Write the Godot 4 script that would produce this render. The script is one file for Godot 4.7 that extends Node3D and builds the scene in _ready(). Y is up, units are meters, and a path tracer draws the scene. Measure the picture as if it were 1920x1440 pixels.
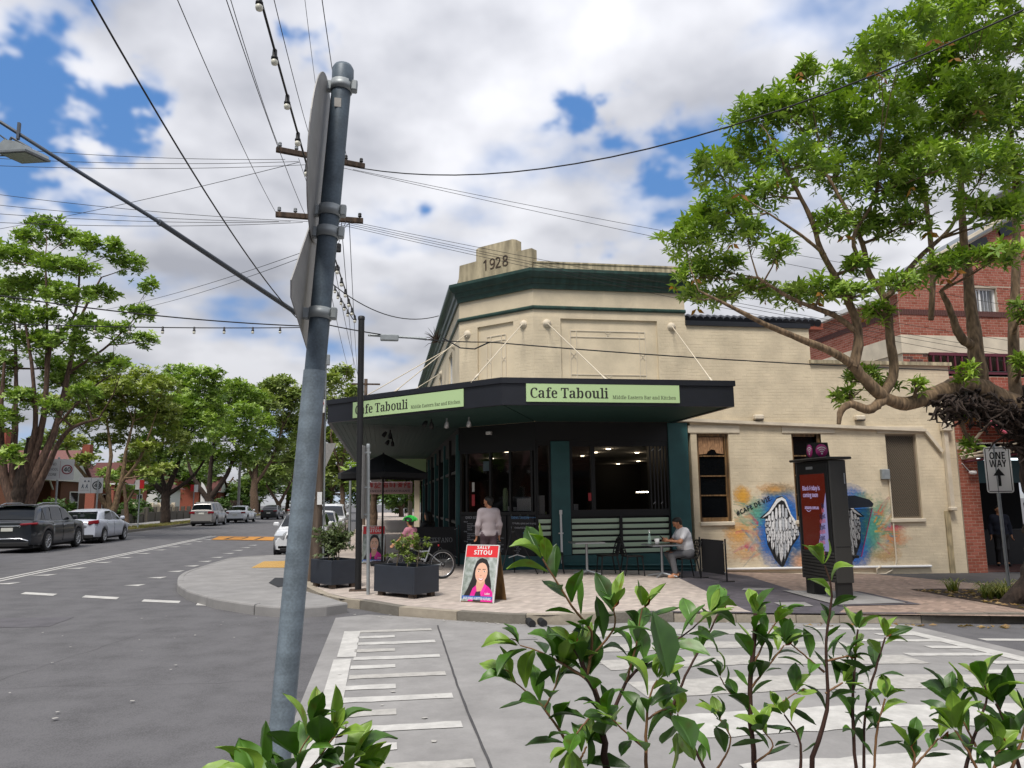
extends Node3D
# ---------------------------------------------------------------- mesh helper
class MB:
	var st := SurfaceTool.new()
	var sg := 0
	func _init():
		st.begin(Mesh.PRIMITIVE_TRIANGLES)
		st.set_uv(Vector2.ZERO)
	func tri(a: Vector3, b: Vector3, c: Vector3):
		st.add_vertex(a); st.add_vertex(c); st.add_vertex(b)
	func quad(a: Vector3, b: Vector3, c: Vector3, d: Vector3):
		tri(a, b, c); tri(a, c, d)
	func flat():
		st.set_smooth_group(-1)
	func smooth():
		sg += 1
		st.set_smooth_group(sg)
	func quad_uv(a: Vector3, b: Vector3, c: Vector3, d: Vector3, r := Rect2(0, 0, 1, 1)):
		# a bottom left, b bottom right, c top right, d top left
		var u := [Vector2(r.position.x, r.end.y), r.end, Vector2(r.end.x, r.position.y), r.position]
		var p := [a, b, c, d]
		for i in [0, 2, 1, 0, 3, 2]:
			st.set_uv(u[i]); st.add_vertex(p[i])
		st.set_uv(Vector2.ZERO)
	func box(c: Vector3, s: Vector3, b := Basis()):
		flat()
		var h := s * 0.5
		var p := []
		for i in 8:
			p.append(c + b * Vector3(h.x if i & 1 else -h.x, h.y if i & 2 else -h.y, h.z if i & 4 else -h.z))
		quad(p[4], p[5], p[7], p[6]); quad(p[1], p[0], p[2], p[3])
		quad(p[5], p[1], p[3], p[7]); quad(p[0], p[4], p[6], p[2])
		quad(p[6], p[7], p[3], p[2]); quad(p[0], p[1], p[5], p[4])
	func span(a: Vector3, b: Vector3):
		box((a + b) * 0.5, (b - a).abs())
	func cbox(c: Vector3, s: Vector3, ch := 0.01, b := Basis()):
		flat()
		var h := s * 0.5
		var g := func(sx: int, sy: int, sz: int, ax: int) -> Vector3:
			var q := Vector3(sx * (h.x - (0.0 if ax == 0 else ch)), sy * (h.y - (0.0 if ax == 1 else ch)), sz * (h.z - (0.0 if ax == 2 else ch)))
			return c + b * q
		for s1 in [-1, 1]:
			var f := [g.call(s1, -1, -1, 0), g.call(s1, 1, -1, 0), g.call(s1, 1, 1, 0), g.call(s1, -1, 1, 0)]
			if s1 < 0: f.reverse()
			quad(f[0], f[1], f[2], f[3])
			f = [g.call(-1, s1, -1, 1), g.call(-1, s1, 1, 1), g.call(1, s1, 1, 1), g.call(1, s1, -1, 1)]
			if s1 < 0: f.reverse()
			quad(f[0], f[1], f[2], f[3])
			f = [g.call(-1, -1, s1, 2), g.call(1, -1, s1, 2), g.call(1, 1, s1, 2), g.call(-1, 1, s1, 2)]
			if s1 < 0: f.reverse()
			quad(f[0], f[1], f[2], f[3])
		for a in [-1, 1]:
			for d in [-1, 1]:
				var w := [g.call(a, d, -1, 0), g.call(a, d, 1, 0), g.call(a, d, 1, 1), g.call(a, d, -1, 1)]
				if a * d < 0: w.reverse()
				w.reverse()
				quad(w[0], w[1], w[2], w[3])
				w = [g.call(a, -1, d, 0), g.call(a, 1, d, 0), g.call(a, 1, d, 2), g.call(a, -1, d, 2)]
				if a * d < 0: w.reverse()
				quad(w[0], w[1], w[2], w[3])
				w = [g.call(-1, a, d, 1), g.call(1, a, d, 1), g.call(1, a, d, 2), g.call(-1, a, d, 2)]
				if a * d < 0: w.reverse()
				w.reverse()
				quad(w[0], w[1], w[2], w[3])
		for a in [-1, 1]:
			for d in [-1, 1]:
				for e in [-1, 1]:
					var t := [g.call(a, d, e, 0), g.call(a, d, e, 1), g.call(a, d, e, 2)]
					if a * d * e < 0: t.reverse()
					tri(t[0], t[1], t[2])
	# a tube through points with a radius for each
	func tube(p: Array, r, n := 8, caps := true, squash := 1.0):
		smooth()
		var rings := []
		var m := p.size()
		var up := Vector3.UP
		var prev := Vector3.ZERO
		for i in m:
			var t: Vector3 = (p[mini(i + 1, m - 1)] - p[maxi(i - 1, 0)]).normalized()
			if i == 0:
				up = Vector3.UP if absf(t.y) < 0.9 else Vector3.RIGHT
			else:
				up = prev
			var x := up.cross(t).normalized()
			var y := t.cross(x).normalized()
			prev = y
			var rr: float = r[i] if r is Array else r
			var ring := []
			for k in n:
				var a := TAU * k / n
				ring.append(p[i] + x * cos(a) * rr + y * sin(a) * rr * squash)
			rings.append(ring)
		for i in m - 1:
			for k in n:
				var k2 := (k + 1) % n
				quad(rings[i][k], rings[i][k2], rings[i + 1][k2], rings[i + 1][k])
		if caps:
			flat()
			for k in range(1, n - 1):
				tri(rings[0][0], rings[0][k + 1], rings[0][k])
				tri(rings[m - 1][0], rings[m - 1][k], rings[m - 1][k + 1])
	func rod(a: Vector3, b: Vector3, r: float, n := 8):
		tube([a, b], r, n)
	# profile of (radius, height) turned about y
	func lathe(prof: Array, o := Vector3.ZERO, n := 16, b := Basis()):
		smooth()
		for i in prof.size() - 1:
			for k in n:
				var a0 := TAU * k / n
				var a1 := TAU * (k + 1) / n
				var q0: Vector2 = prof[i]
				var q1: Vector2 = prof[i + 1]
				var f := func(q: Vector2, a: float) -> Vector3: return o + b * Vector3(q.x * cos(a), q.y, -q.x * sin(a))
				quad(f.call(q0, a0), f.call(q0, a1), f.call(q1, a1), f.call(q1, a0))
	# outline in the frame's xy plane, extruded along its z
	func prism(poly: PackedVector2Array, tr: Transform3D, depth: float):
		flat()
		if Geometry2D.is_polygon_clockwise(poly):
			poly = poly.duplicate(); poly.reverse()
		var id := Geometry2D.triangulate_polygon(poly)
		for i in range(0, id.size(), 3):
			var a := poly[id[i]]; var b := poly[id[i + 1]]; var c := poly[id[i + 2]]
			if (b - a).cross(c - a) < 0:
				var t := b; b = c; c = t
			tri(tr * Vector3(a.x, a.y, depth), tr * Vector3(b.x, b.y, depth), tr * Vector3(c.x, c.y, depth))
			tri(tr * Vector3(a.x, a.y, 0), tr * Vector3(c.x, c.y, 0), tr * Vector3(b.x, b.y, 0))
		for i in poly.size():
			var a := poly[i]; var b := poly[(i + 1) % poly.size()]
			quad(tr * Vector3(a.x, a.y, 0), tr * Vector3(b.x, b.y, 0), tr * Vector3(b.x, b.y, depth), tr * Vector3(a.x, a.y, depth))
	# sweep a 2D profile (x to the right of the way, y up) along a level polyline
	func sweep(prof: Array, path: Array):
		flat()
		var n := path.size()
		var rings := []
		for i in n:
			var d0: Vector3 = (path[i] - path[maxi(i - 1, 0)])
			var d1: Vector3 = (path[mini(i + 1, n - 1)] - path[i])
			d0.y = 0; d1.y = 0
			if d0.length() < 1e-5: d0 = d1
			if d1.length() < 1e-5: d1 = d0
			d0 = d0.normalized(); d1 = d1.normalized()
			var n0 := Vector3(-d0.z, 0, d0.x)
			var n1 := Vector3(-d1.z, 0, d1.x)
			var mi := (n0 + n1).normalized()
			mi /= maxf(mi.dot(n0), 0.3)
			var ring := []
			for q in prof:
				ring.append(path[i] + mi * q.x + Vector3.UP * q.y)
			rings.append(ring)
		for i in n - 1:
			for k in prof.size() - 1:
				quad(rings[i][k], rings[i + 1][k], rings[i + 1][k + 1], rings[i][k + 1])
		for k in range(1, prof.size() - 1):
			tri(rings[0][0], rings[0][k], rings[0][k + 1])
			tri(rings[n - 1][0], rings[n - 1][k + 1], rings[n - 1][k])
	func done() -> ArrayMesh:
		st.generate_normals()
		return st.commit()
func V(x: float, y: float, z: float) -> Vector3: return Vector3(x, y, z)
func W(x: float, y: float) -> Vector2: return Vector2(x, y)

var used_names := {}
func numbered(nm: String) -> String:
	if not used_names.has(nm):
		used_names[nm] = 0
		return nm
	used_names[nm] += 1
	return "%s_%03d" % [nm, used_names[nm]]
func obj(nm: String, m, mtl: Material, parent: Node = null) -> MeshInstance3D:
	var o := MeshInstance3D.new()
	o.mesh = m.done() if m is MB else m
	o.material_override = mtl
	o.name = numbered(nm) if parent == null else nm
	(self if parent == null else parent).add_child(o, true)
	return o
func tag(o: Node, label: String, category: String, group := "") -> Node:
	o.set_meta("label", label); o.set_meta("category", category)
	if group: o.set_meta("group", group)
	return o
func thing(nm: String, label: String, category: String, pos := Vector3.ZERO, turn := 0.0, group := "") -> Node3D:
	var o := Node3D.new()
	o.name = numbered(nm)
	add_child(o)
	o.position = pos; o.rotation.y = turn
	tag(o, label, category, group)
	return o
func struct(nm: String, m, mtl: Material, label := "", category := "") -> MeshInstance3D:
	var o := obj(nm, m, mtl)
	o.set_meta("kind", "structure")
	if label:
		o.set_meta("label", label); o.set_meta("category", category)
	return o
func copy(src: Node3D, nm: String, pos: Vector3, turn: float, label := "") -> Node3D:
	var c := src.duplicate()
	c.name = numbered(nm)
	add_child(c)
	c.position = pos; c.rotation.y = turn
	if label: c.set_meta("label", label)
	return c
func many(nm: String, mesh: Mesh, mtl: Material, where: Array, cols: Array, parent: Node = null) -> MultiMeshInstance3D:
	var mm := MultiMesh.new()
	mm.transform_format = MultiMesh.TRANSFORM_3D
	mm.use_colors = cols.size() > 0
	mm.mesh = mesh
	mm.instance_count = where.size()
	for i in where.size():
		mm.set_instance_transform(i, where[i])
		if cols.size(): mm.set_instance_color(i, cols[i])
	var o := MultiMeshInstance3D.new()
	o.multimesh = mm
	o.material_override = mtl
	o.name = numbered(nm) if parent == null else nm
	(self if parent == null else parent).add_child(o, true)
	o.set_meta("kind", "stuff")
	return o
var serif := SystemFont.new()
var sans := SystemFont.new()
var serif_bold := SystemFont.new()
var bold := SystemFont.new()
func text(s: String, font: Font, height: float, mtl: Material, parent: Node, tr: Transform3D, nm := "lettering", stretch := 1.0, depth := 0.003, align := HORIZONTAL_ALIGNMENT_CENTER) -> MeshInstance3D:
	var t := TextMesh.new()
	t.text = s; t.font = font; t.font_size = 32
	t.pixel_size = height / 32.0
	t.depth = depth
	t.curve_step = 2.0
	t.horizontal_alignment = align
	var o := MeshInstance3D.new()
	o.mesh = t; o.material_override = mtl; o.name = nm
	parent.add_child(o, true)
	o.transform = tr * Transform3D(Basis.from_scale(V(stretch, 1, 1)), Vector3.ZERO)
	return o
# ---------------------------------------------------------------- ground shape
const GX := [-400.0, -13.0, -9.0, -5.0, 0.0, 4.0, 8.0, 12.0, 16.0, 40.0, 400.0]
const GY := [0.3, 0.2, 0.12, 0.05, 0.02, 0.0, -0.17, -0.36, -0.43, -0.8, -0.8]
func gy(x: float) -> float:
	for i in GX.size() - 1:
		if x <= GX[i + 1]:
			return lerpf(GY[i], GY[i + 1], clampf((x - GX[i]) / (GX[i + 1] - GX[i]), 0, 1))
	return GY[-1]
func on(x: float, z: float, off := 0.0) -> Vector3:
	return V(x, gy(x) + off, z)
# a sheet that follows the fall of the ground
func sheet(poly: PackedVector2Array, off: float, m: MB = null, turn := 0.0, scale := 1.0) -> MB:
	if m == null: m = MB.new()
	m.flat()
	var cs := cos(turn) / scale
	var sn := sin(turn) / scale
	for i in GX.size() - 1:
		var strip := PackedVector2Array([W(GX[i], -400), W(GX[i + 1], -400), W(GX[i + 1], 400), W(GX[i], 400)])
		for q in Geometry2D.intersect_polygons(poly, strip):
			var id := Geometry2D.triangulate_polygon(q)
			for k in range(0, id.size(), 3):
				var t := [q[id[k]], q[id[k + 1]], q[id[k + 2]]]
				if (t[1] - t[0]).cross(t[2] - t[0]) > 0:
					t = [t[0], t[2], t[1]]
				for v in [t[0], t[2], t[1]]:
					m.st.set_uv(W(v.x * cs - v.y * sn, v.x * sn + v.y * cs))
					m.st.add_vertex(on(v.x, v.y, off))
				m.st.set_uv(Vector2.ZERO)
	return m
func pv(a: Array) -> PackedVector2Array:
	var p := PackedVector2Array()
	for i in range(0, a.size(), 2): p.append(W(a[i], a[i + 1]))
	return p
# ---------------------------------------------------------------- materials
var M := {}
func mat(hex: String, rough := 0.8, metal := 0.0, tex: Texture2D = null, sc := 1.0, bump := 0.0, bt: Texture2D = null) -> StandardMaterial3D:
	var m := StandardMaterial3D.new()
	m.albedo_color = Color(hex)
	m.roughness = rough
	m.metallic = metal
	if tex:
		m.albedo_texture = tex
		m.uv1_triplanar = true; m.uv1_world_triplanar = true
		m.uv1_scale = Vector3.ONE * sc
	if bump != 0.0:
		m.uv1_triplanar = true; m.uv1_world_triplanar = true
		m.uv1_scale = Vector3.ONE * sc
		m.heightmap_enabled = true
		m.heightmap_scale = bump
		m.heightmap_texture = bt if bt else tex
	return m
# grey tileable picture, layered noise: [frequency, octaves, weight, type]
func noise_tex(n: int, layers: Array, lo: float, hi: float, sd: int, stretch := Vector2.ONE) -> ImageTexture:
	var acc := PackedFloat32Array()
	acc.resize(n * n)
	for l in layers:
		var f := FastNoiseLite.new()
		f.seed = sd; sd += 7
		f.noise_type = l[3] if l.size() > 3 else FastNoiseLite.TYPE_SIMPLEX_SMOOTH
		f.frequency = l[0]
		f.fractal_octaves = l[1]
		var im := f.get_seamless_image(int(n / stretch.x), int(n / stretch.y))
		im.resize(n, n, Image.INTERPOLATE_CUBIC)
		im.convert(Image.FORMAT_L8)
		var d := im.get_data()
		var w: float = l[2] / 255.0
		for i in n * n: acc[i] += d[i] * w
	var by := PackedByteArray()
	by.resize(n * n)
	for i in n * n: by[i] = int(clampf(lo + (hi - lo) * acc[i], 0, 1) * 255.0)
	return ImageTexture.create_from_image(Image.create_from_data(n, n, false, Image.FORMAT_L8, by))
func col(hex: String) -> Color:
	return Color(hex).srgb_to_linear()
const EXPOSURE := 1.6
const SUN := 0.7
func _ready():
	var cam := Camera3D.new()
	cam.name = "camera"
	cam.fov = 53.13
	cam.near = 0.05; cam.far = 900.0
	add_child(cam)
	cam.transform = Transform3D(Basis(Vector3.UP, deg_to_rad(-9.6)) * Basis(Vector3.RIGHT, deg_to_rad(8.57)) * Basis(Vector3.BACK, -0.012), V(0, 1.85, 0))
	cam.current = true
	var we := WorldEnvironment.new()
	we.name = "environment"
	var e := Environment.new()
	e.background_mode = Environment.BG_SKY
	e.tonemap_mode = Environment.TONE_MAPPER_LINEAR
	e.tonemap_exposure = EXPOSURE
	e.sdfgi_enabled = true; e.ssao_enabled = true; e.ssil_enabled = true
	var sky := Sky.new()
	var pan := PanoramaSkyMaterial.new()
	pan.panorama = cloud_sky()
	sky.sky_material = pan
	e.sky = sky
	we.environment = e
	add_child(we)
	var sun := DirectionalLight3D.new()
	sun.name = "sun"
	sun.light_energy = SUN
	sun.light_color = Color(1.0, 0.975, 0.94)
	sun.light_angular_distance = 16.0
	sun.shadow_enabled = true
	add_child(sun)
	sun.rotation_degrees = V(-60, -28, 0)
	for a in [[serif, "Droid Serif", 400], [serif_bold, "Droid Serif", 700], [sans, "Droid Sans", 400], [bold, "Droid Sans", 700]]:
		a[0].font_names = PackedStringArray([a[1]]); a[0].font_weight = a[2]
	make_materials()
	ground_and_roads()
	cafe_building()
	awning_part()
	brick_building()
	houses()
	street_furniture()
	cafe_things()
	vehicles()
	trees()
	people()
	wires()
	shrubs()
	around_the_corner()
# blue sky with broken cloud: white heaps with grey bases, blue holes
func cloud_sky() -> ImageTexture:
	var w := 2048
	var h := 1024
	var by := PackedFloat32Array()
	by.resize(w * h * 4)
	var a := FastNoiseLite.new(); a.seed = 11; a.noise_type = FastNoiseLite.TYPE_SIMPLEX_SMOOTH; a.frequency = 1.15; a.fractal_octaves = 7; a.fractal_gain = 0.52
	var b := FastNoiseLite.new(); b.seed = 5; b.noise_type = FastNoiseLite.TYPE_SIMPLEX_SMOOTH; b.frequency = 0.8; b.fractal_octaves = 5; b.fractal_gain = 0.5
	# where the blue shows: direction and angular size
	var holes := [
		[V(-0.3287, 0.4188, -0.8465).normalized(), 0.075], [V(-0.3693, 0.4212, -0.8283).normalized(), 0.05], [V(-0.2943, 0.3929, -0.8712).normalized(), 0.05], [V(-0.3937, 0.3493, -0.8503).normalized(), 0.035], [V(-0.3524, 0.4534, -0.8187).normalized(), 0.04], [V(-0.3997, 0.3777, -0.8352).normalized(), 0.03],
		[V(-0.1419, 0.5305, -0.8357).normalized(), 0.032], [V(-0.1015, 0.5289, -0.8426).normalized(), 0.03], [V(-0.1706, 0.5191, -0.8375).normalized(), 0.018], [V(-0.0717, 0.5371, -0.8405).normalized(), 0.03],
		[V(0.2559, 0.493, -0.8315).normalized(), 0.05], [V(0.2952, 0.4716, -0.8309).normalized(), 0.04], [V(0.2408, 0.4648, -0.8521).normalized(), 0.03], [V(0.3401, 0.4014, -0.8504).normalized(), 0.03], [V(0.3271, 0.3823, -0.8642).normalized(), 0.025],
		[V(0.0508, 0.3622, -0.9307).normalized(), 0.012], [V(0.244, 0.3087, -0.9193).normalized(), 0.03], [V(-0.25, 0.4669, -0.8482).normalized(), 0.03],
		[V(-0.7, 0.5, 0.5).normalized(), 0.16], [V(0.6, 0.7, 0.6).normalized(), 0.14], [V(0.1, 0.8, 0.7).normalized(), 0.1], [V(-0.9, 0.35, -0.2).normalized(), 0.1], [V(0.9, 0.4, 0.3).normalized(), 0.12], [V(0.2, 0.3, 0.95).normalized(), 0.1]]
	for j in h:
		var lat := PI * (0.5 - (j + 0.5) / h)
		var y := sin(lat)
		var cl := cos(lat)
		for i in w:
			var lon := TAU * ((i + 0.5) / w)
			var d := V(cl * sin(lon), y, -cl * cos(lon))
			var at := (j * w + i) * 4
			var r := 0.3; var g := 0.31; var bl := 0.32
			if y > -0.03:
				var yy := maxf(y, 0.0) + 0.22
				var p := W(d.x, d.z) / yy
				var n := a.get_noise_2d(p.x, p.y * 1.1)
				var n3 := a.get_noise_2d(p.x * 3.3 - 5.0, p.y * 3.3 + 2.0)
				var wob := n3 * 1.3 + a.get_noise_2d(p.x * 9.0, p.y * 9.0 + 4.0) * 0.9
				var cover := 0.66 + n * 1.0 + n3 * 0.22
				for q in holes:
					var c: float = d.dot(q[0])
					if c > 0.9:
						var ang := maxf(0.0, acos(minf(c, 1.0)) / (float(q[1]) * 0.82) + wob)
						if ang < 3.0: cover -= 0.5 * exp(-ang * ang * 0.9)
				cover = smoothstep(-0.02, 0.58, cover)
				var m := b.get_noise_2d(p.x + 7.0, p.y)
				var n2 := a.get_noise_2d(p.x * 2.1 + 3.0, p.y * 2.1)
				var sh := clampf(0.5 + m * 1.0 + n2 * 0.55 + n3 * 0.25, 0, 1)   # 0 grey base, 1 bright top
				sh = lerpf(sh, 0.55, clampf(1.0 - y * 4.0, 0, 1) * 0.5)
				var thin := 1.0 - clampf((cover - 0.6) * 2.0, 0, 1)
				sh = clampf(sh + thin * 0.25, 0, 1)
				var up := clampf(y * 1.5, 0, 1)
				var bs := V(0.095, 0.205, 0.41).lerp(V(0.06, 0.155, 0.37), up)
				bs = bs.lerp(V(0.34, 0.42, 0.52), pow(1.0 - clampf(y, 0, 1), 9.0))
				var cs := V(0.245, 0.255, 0.29).lerp(V(0.525, 0.53, 0.56), sh) * (0.78 + 0.85 * clampf(y, 0, 1))
				var o := bs.lerp(cs, cover)
				r = o.x; g = o.y; bl = o.z
			by[at] = r; by[at + 1] = g; by[at + 2] = bl; by[at + 3] = 1.0
	return ImageTexture.create_from_image(Image.create_from_data(w, h, false, Image.FORMAT_RGBAF, by.to_byte_array()))
func make_materials():
	var t_as := noise_tex(512, [[0.35, 1, 0.6, FastNoiseLite.TYPE_SIMPLEX], [0.08, 2, 0.25], [0.008, 3, 0.45]], 0.66, 1.08, 3)
	var t_con := noise_tex(512, [[0.25, 2, 0.2], [0.012, 4, 0.6], [0.05, 2, 0.2]], 0.8, 1.03, 21)
	var t_blot := noise_tex(256, [[0.015, 5, 0.8], [0.2, 2, 0.2]], 0.88, 1.03, 31)
	var t_grain := noise_tex(256, [[0.1, 4, 1.0]], 0.35, 1.1, 41)
	var t_bark := noise_tex(256, [[0.06, 4, 1.0]], 0.42, 1.1, 51, W(1, 4))
	var t_pole := noise_tex(256, [[0.012, 5, 0.6], [0.12, 3, 0.4]], 0.62, 1.12, 131)
	var t_streak := noise_tex(256, [[0.03, 5, 1.0]], 0.66, 1.08, 141, W(1, 5))
	var t_wood := noise_tex(256, [[0.05, 5, 1.0]], 0.45, 1.1, 61, W(1, 10))
	M.asphalt = mat("636264", 0.92, 0, t_as, 0.3, 0.4, t_grain)
	M.asphalt_patch = mat("5f5d61", 0.92, 0, t_as, 0.45, 0.4, t_grain)
	M.asphalt_dark = mat("4d4c4d", 0.92, 0, t_as, 0.33, 0.4, t_grain)
	M.concrete = mat("989694", 0.9, 0, t_con, 0.22, 0.2, t_grain)
	M.kerb = mat("aba190", 0.9, 0, t_con, 0.5, 0.5, t_grain)
	M.kerb_dirty = mat("7d786e", 0.95, 0, t_con, 0.7, 0.6, t_grain)
	M.paint = mat("cbc9c4", 0.7, 0, t_con, 0.6)
	M.paint_worn = mat("b9b6b0", 0.8, 0, t_con, 1.1)
	M.orange = mat("c98a35", 0.8, 0, t_con, 0.8)
	M.tactile = mat("bb9656", 0.75)
	M.black_paint = mat("17191c", 0.8)
	M.cream = mat("dccdb0", 0.75, 0, t_blot, 0.3, 0.15, t_grain)
	M.cream_trim = mat("d9cdb7", 0.7, 0, t_blot, 0.4)
	M.parapet = mat("c2b596", 0.9, 0, t_streak, 0.7, 0.4, t_grain)
	M.green = mat("2c4a42", 0.4, 0, t_streak, 0.6)
	M.teal = mat("2b5a5b", 0.5, 0, t_blot, 0.5)
	M.soffit = mat("173a34", 0.6)
	M.navy = mat("1a1d25", 0.45, 0, t_blot, 0.8)
	M.black = mat("0e0f11", 0.55)
	M.black_m = mat("18191b", 0.6)
	M.sign_green = mat("b5d09a", 0.45)
	M.letter = mat("2b2a26", 0.5)
	M.slat = mat("c6dcc2", 0.5)
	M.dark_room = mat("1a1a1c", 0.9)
	M.grille = mat("7d705e", 0.7)
	M.wood_frame = mat("8c6a40", 0.6, 0, t_wood, 0.8)
	M.timber = mat("7a6a5c", 0.9, 0, t_wood, 0.5, 1.2)
	M.timber_dark = mat("5c4a3c", 0.9, 0, t_wood, 0.6, 0.8)
	M.white = mat("e0e0de", 0.5)
	M.white_gloss = mat("e2e3e2", 0.35)
	M.galv = mat("9aa0a2", 0.5, 0.35, t_blot, 1.5)
	M.galv_dark = mat("7a7f82", 0.55, 0.3, t_blot, 2.0)
	M.pole_blue = mat("5d6c78", 0.5, 0.1, t_pole, 3.0)
	M.alu_back = mat("9b9a98", 0.55, 0.25, t_blot, 2.0)
	M.red = mat("c8262c", 0.5)
	M.maroon = mat("5d2130", 0.6)
	M.pink_awning = mat("a8465a", 0.8)
	M.mortar = mat("b3a795", 0.95)
	M.mortar_cream = mat("cbb995", 0.85, 0, t_blot, 0.3)
	M.brick = mat("ffffff", 0.9, 0, t_grain, 4.0)
	M.brick.vertex_color_use_as_albedo = true
	M.brick_red = mat("cc7863", 0.9, 0, t_grain, 4.0)
	M.brick_red2 = mat("bb6750", 0.9, 0, t_grain, 4.0)
	M.brick_red3 = mat("d0846f", 0.9, 0, t_grain, 4.0)
	M.brick_dark = mat("79504a", 0.9, 0, t_grain, 4.0)
	M.roof_pink = mat("9c6c67", 0.85, 0, t_grain, 3.0)
	M.fence_dark = mat("59544c", 0.9, 0, t_blot, 0.6)
	M.brick_wall = mat("8a5a44", 0.9, 0, t_grain, 2.0)
	M.pole_low = mat("83919b", 0.55, 0.1, t_pole, 3.0)
	M.steel_dark = mat("4a5058", 0.5, 0.2)
	M.navy_planter = mat("2a303a", 0.5, 0, t_blot, 1.2)
	M.stem_grey = mat("6f6553", 0.85)
	M.umbrella = mat("16171a", 0.85)
	M.table_top = mat("46453f", 0.35)
	M.bottle = mat("cfe3dc", 0.05)
	M.bottle.albedo_color = Color(0.75, 0.9, 0.85, 0.25)
	M.bottle.transparency = BaseMaterial3D.TRANSPARENCY_ALPHA
	M.poster = mat("ffffff", 0.45)
	M.poster.albedo_texture = portrait()
	for q in [["paint_suv", "161b22", 0.2], ["paint_white", "b4b9c4", 0.3], ["paint_white2", "d6d8da", 0.3], ["paint_silver", "8f8d8a", 0.3], ["paint_black", "15171b", 0.25]]:
		M[q[0]] = mat(q[1], q[2] + 0.15, 0.25 if q[0] == "paint_silver" else 0.0)
		M[q[0]].clearcoat_enabled = true; M[q[0]].clearcoat = 0.8; M[q[0]].clearcoat_roughness = 0.06
	M.car_glass = mat("101418", 0.03)
	M.rim = mat("b4b6b8", 0.3, 0.7)
	M.rim_dark = mat("2c2c2e", 0.5, 0.3)
	M.tail = mat("74101a", 0.15)
	M.lamp_glass = mat("c9cdd0", 0.1, 0.3)
	M.plate = mat("c9c9c0", 0.5)
	M.cloth_grey = mat("a79da0", 0.95); M.cloth_maroon = mat("4b3b42", 0.95); M.cloth_white = mat("d9d9dc", 0.9); M.cloth_jean = mat("67686b", 0.95); M.cloth_navy = mat("252a38", 0.95); M.helmet = mat("27c23f", 0.4); M.lip = mat("3a2420", 0.7); M.bulb = mat("d8d6c6", 0.3)
	M.cloth_pink = mat("dc94a6", 0.95, 0, noise_tex(64, [[0.2, 2, 1.0]], 0.5, 1.15, 90), 6.0)
	M.stem_young = mat("7c5a3c", 0.6)
	for q in [["shrub0", "3c5f22"], ["shrub1", "4d7528"], ["shrub2", "5c8a2e"], ["shrub3", "8db045"], ["shrub_red", "9a4a32"]]:
		M[q[0]] = mat(q[1], 0.4)
		M[q[0]].vertex_color_use_as_albedo = true
		M[q[0]].backlight_enabled = true
		M[q[0]].backlight = Color(0.6, 0.68, 0.25)
	M.tile = mat("7c4a45", 0.85, 0, t_grain, 3.0)
	M.bark = mat("7f6854", 0.95, 0, t_bark, 1.0, 3.0)
	M.bark_tan = mat("9c8264", 0.9, 0, t_bark, 0.9, 2.0)
	M.bark_dark = mat("4a3c33", 0.95, 0, t_bark, 0.8, 5.0)
	M.bark_pink = mat("735a4c", 0.9, 0, t_bark, 0.7, 2.0)
	M.stem = mat("5b3b2f", 0.7, 0, t_grain, 20.0)
	M.stem_green = mat("7f7448", 0.6)
	M.grass = mat("5a6b33", 0.95, 0, t_grain, 1.0)
	M.soil = mat("4b3a2e", 1.0, 0, t_grain, 2.0)
	M.glass_dark = mat("0c0e10", 0.04)
	M.glass = mat("ffffff", 0.03)
	M.glass.albedo_color = Color(0.05, 0.06, 0.06, 0.3)
	M.glass.transparency = BaseMaterial3D.TRANSPARENCY_ALPHA
	M.rubber = mat("1c1c1d", 0.85)
	M.chrome = mat("b9bcc0", 0.2, 0.9)
	M.steel = mat("a9adb0", 0.35, 0.6)
	M.skin = mat("b07a5a", 0.55)
	M.skin_light = mat("c9936f", 0.55)
	M.hair = mat("16130f", 0.6)
	M.leaf = mat("ffffff", 0.5)
	M.leaf.vertex_color_use_as_albedo = true
	M.leaf.backlight_enabled = true
	M.leaf.backlight = Color(0.7, 0.75, 0.4)
	M.pavers = mat("ffffff", 0.9)
	M.pavers.albedo_texture = paver_tex(Color("b9ada3"), Color("b2a69c"), 1)
	M.pavers_brown = mat("ffffff", 0.9)
	M.pavers_brown.albedo_texture = paver_tex(Color("a08a7c"), Color("897669"), 2)
	M.pavers_dark = mat("ffffff", 0.9)
	M.pavers_dark.albedo_texture = paver_tex(Color("57535a"), Color("48454b"), 3)
# small pavers 200 x 100, one picture is 1.6 m; joints are a few millimetres wide
func paver_tex(a: Color, b: Color, sd: int) -> ImageTexture:
	var n := 512
	var im := Image.create(n, n, false, Image.FORMAT_RGB8)
	var rng := RandomNumberGenerator.new(); rng.seed = sd
	im.fill(a.lerp(Color("4f473f"), 0.25))
	for j in 16:
		for i in 9:
			var x := i * 64 - (32 if j % 2 else 0)
			var c := a.lerp(b, rng.randf()) * rng.randf_range(0.9, 1.05)
			im.fill_rect(Rect2i(x + 1, j * 32 + 1, 62, 30), c)
	for k in 9000:
		var x := rng.randi() % n; var y := rng.randi() % n
		im.set_pixel(x, y, im.get_pixel(x, y) * rng.randf_range(0.8, 1.1))
	return ImageTexture.create_from_image(im)
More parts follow.
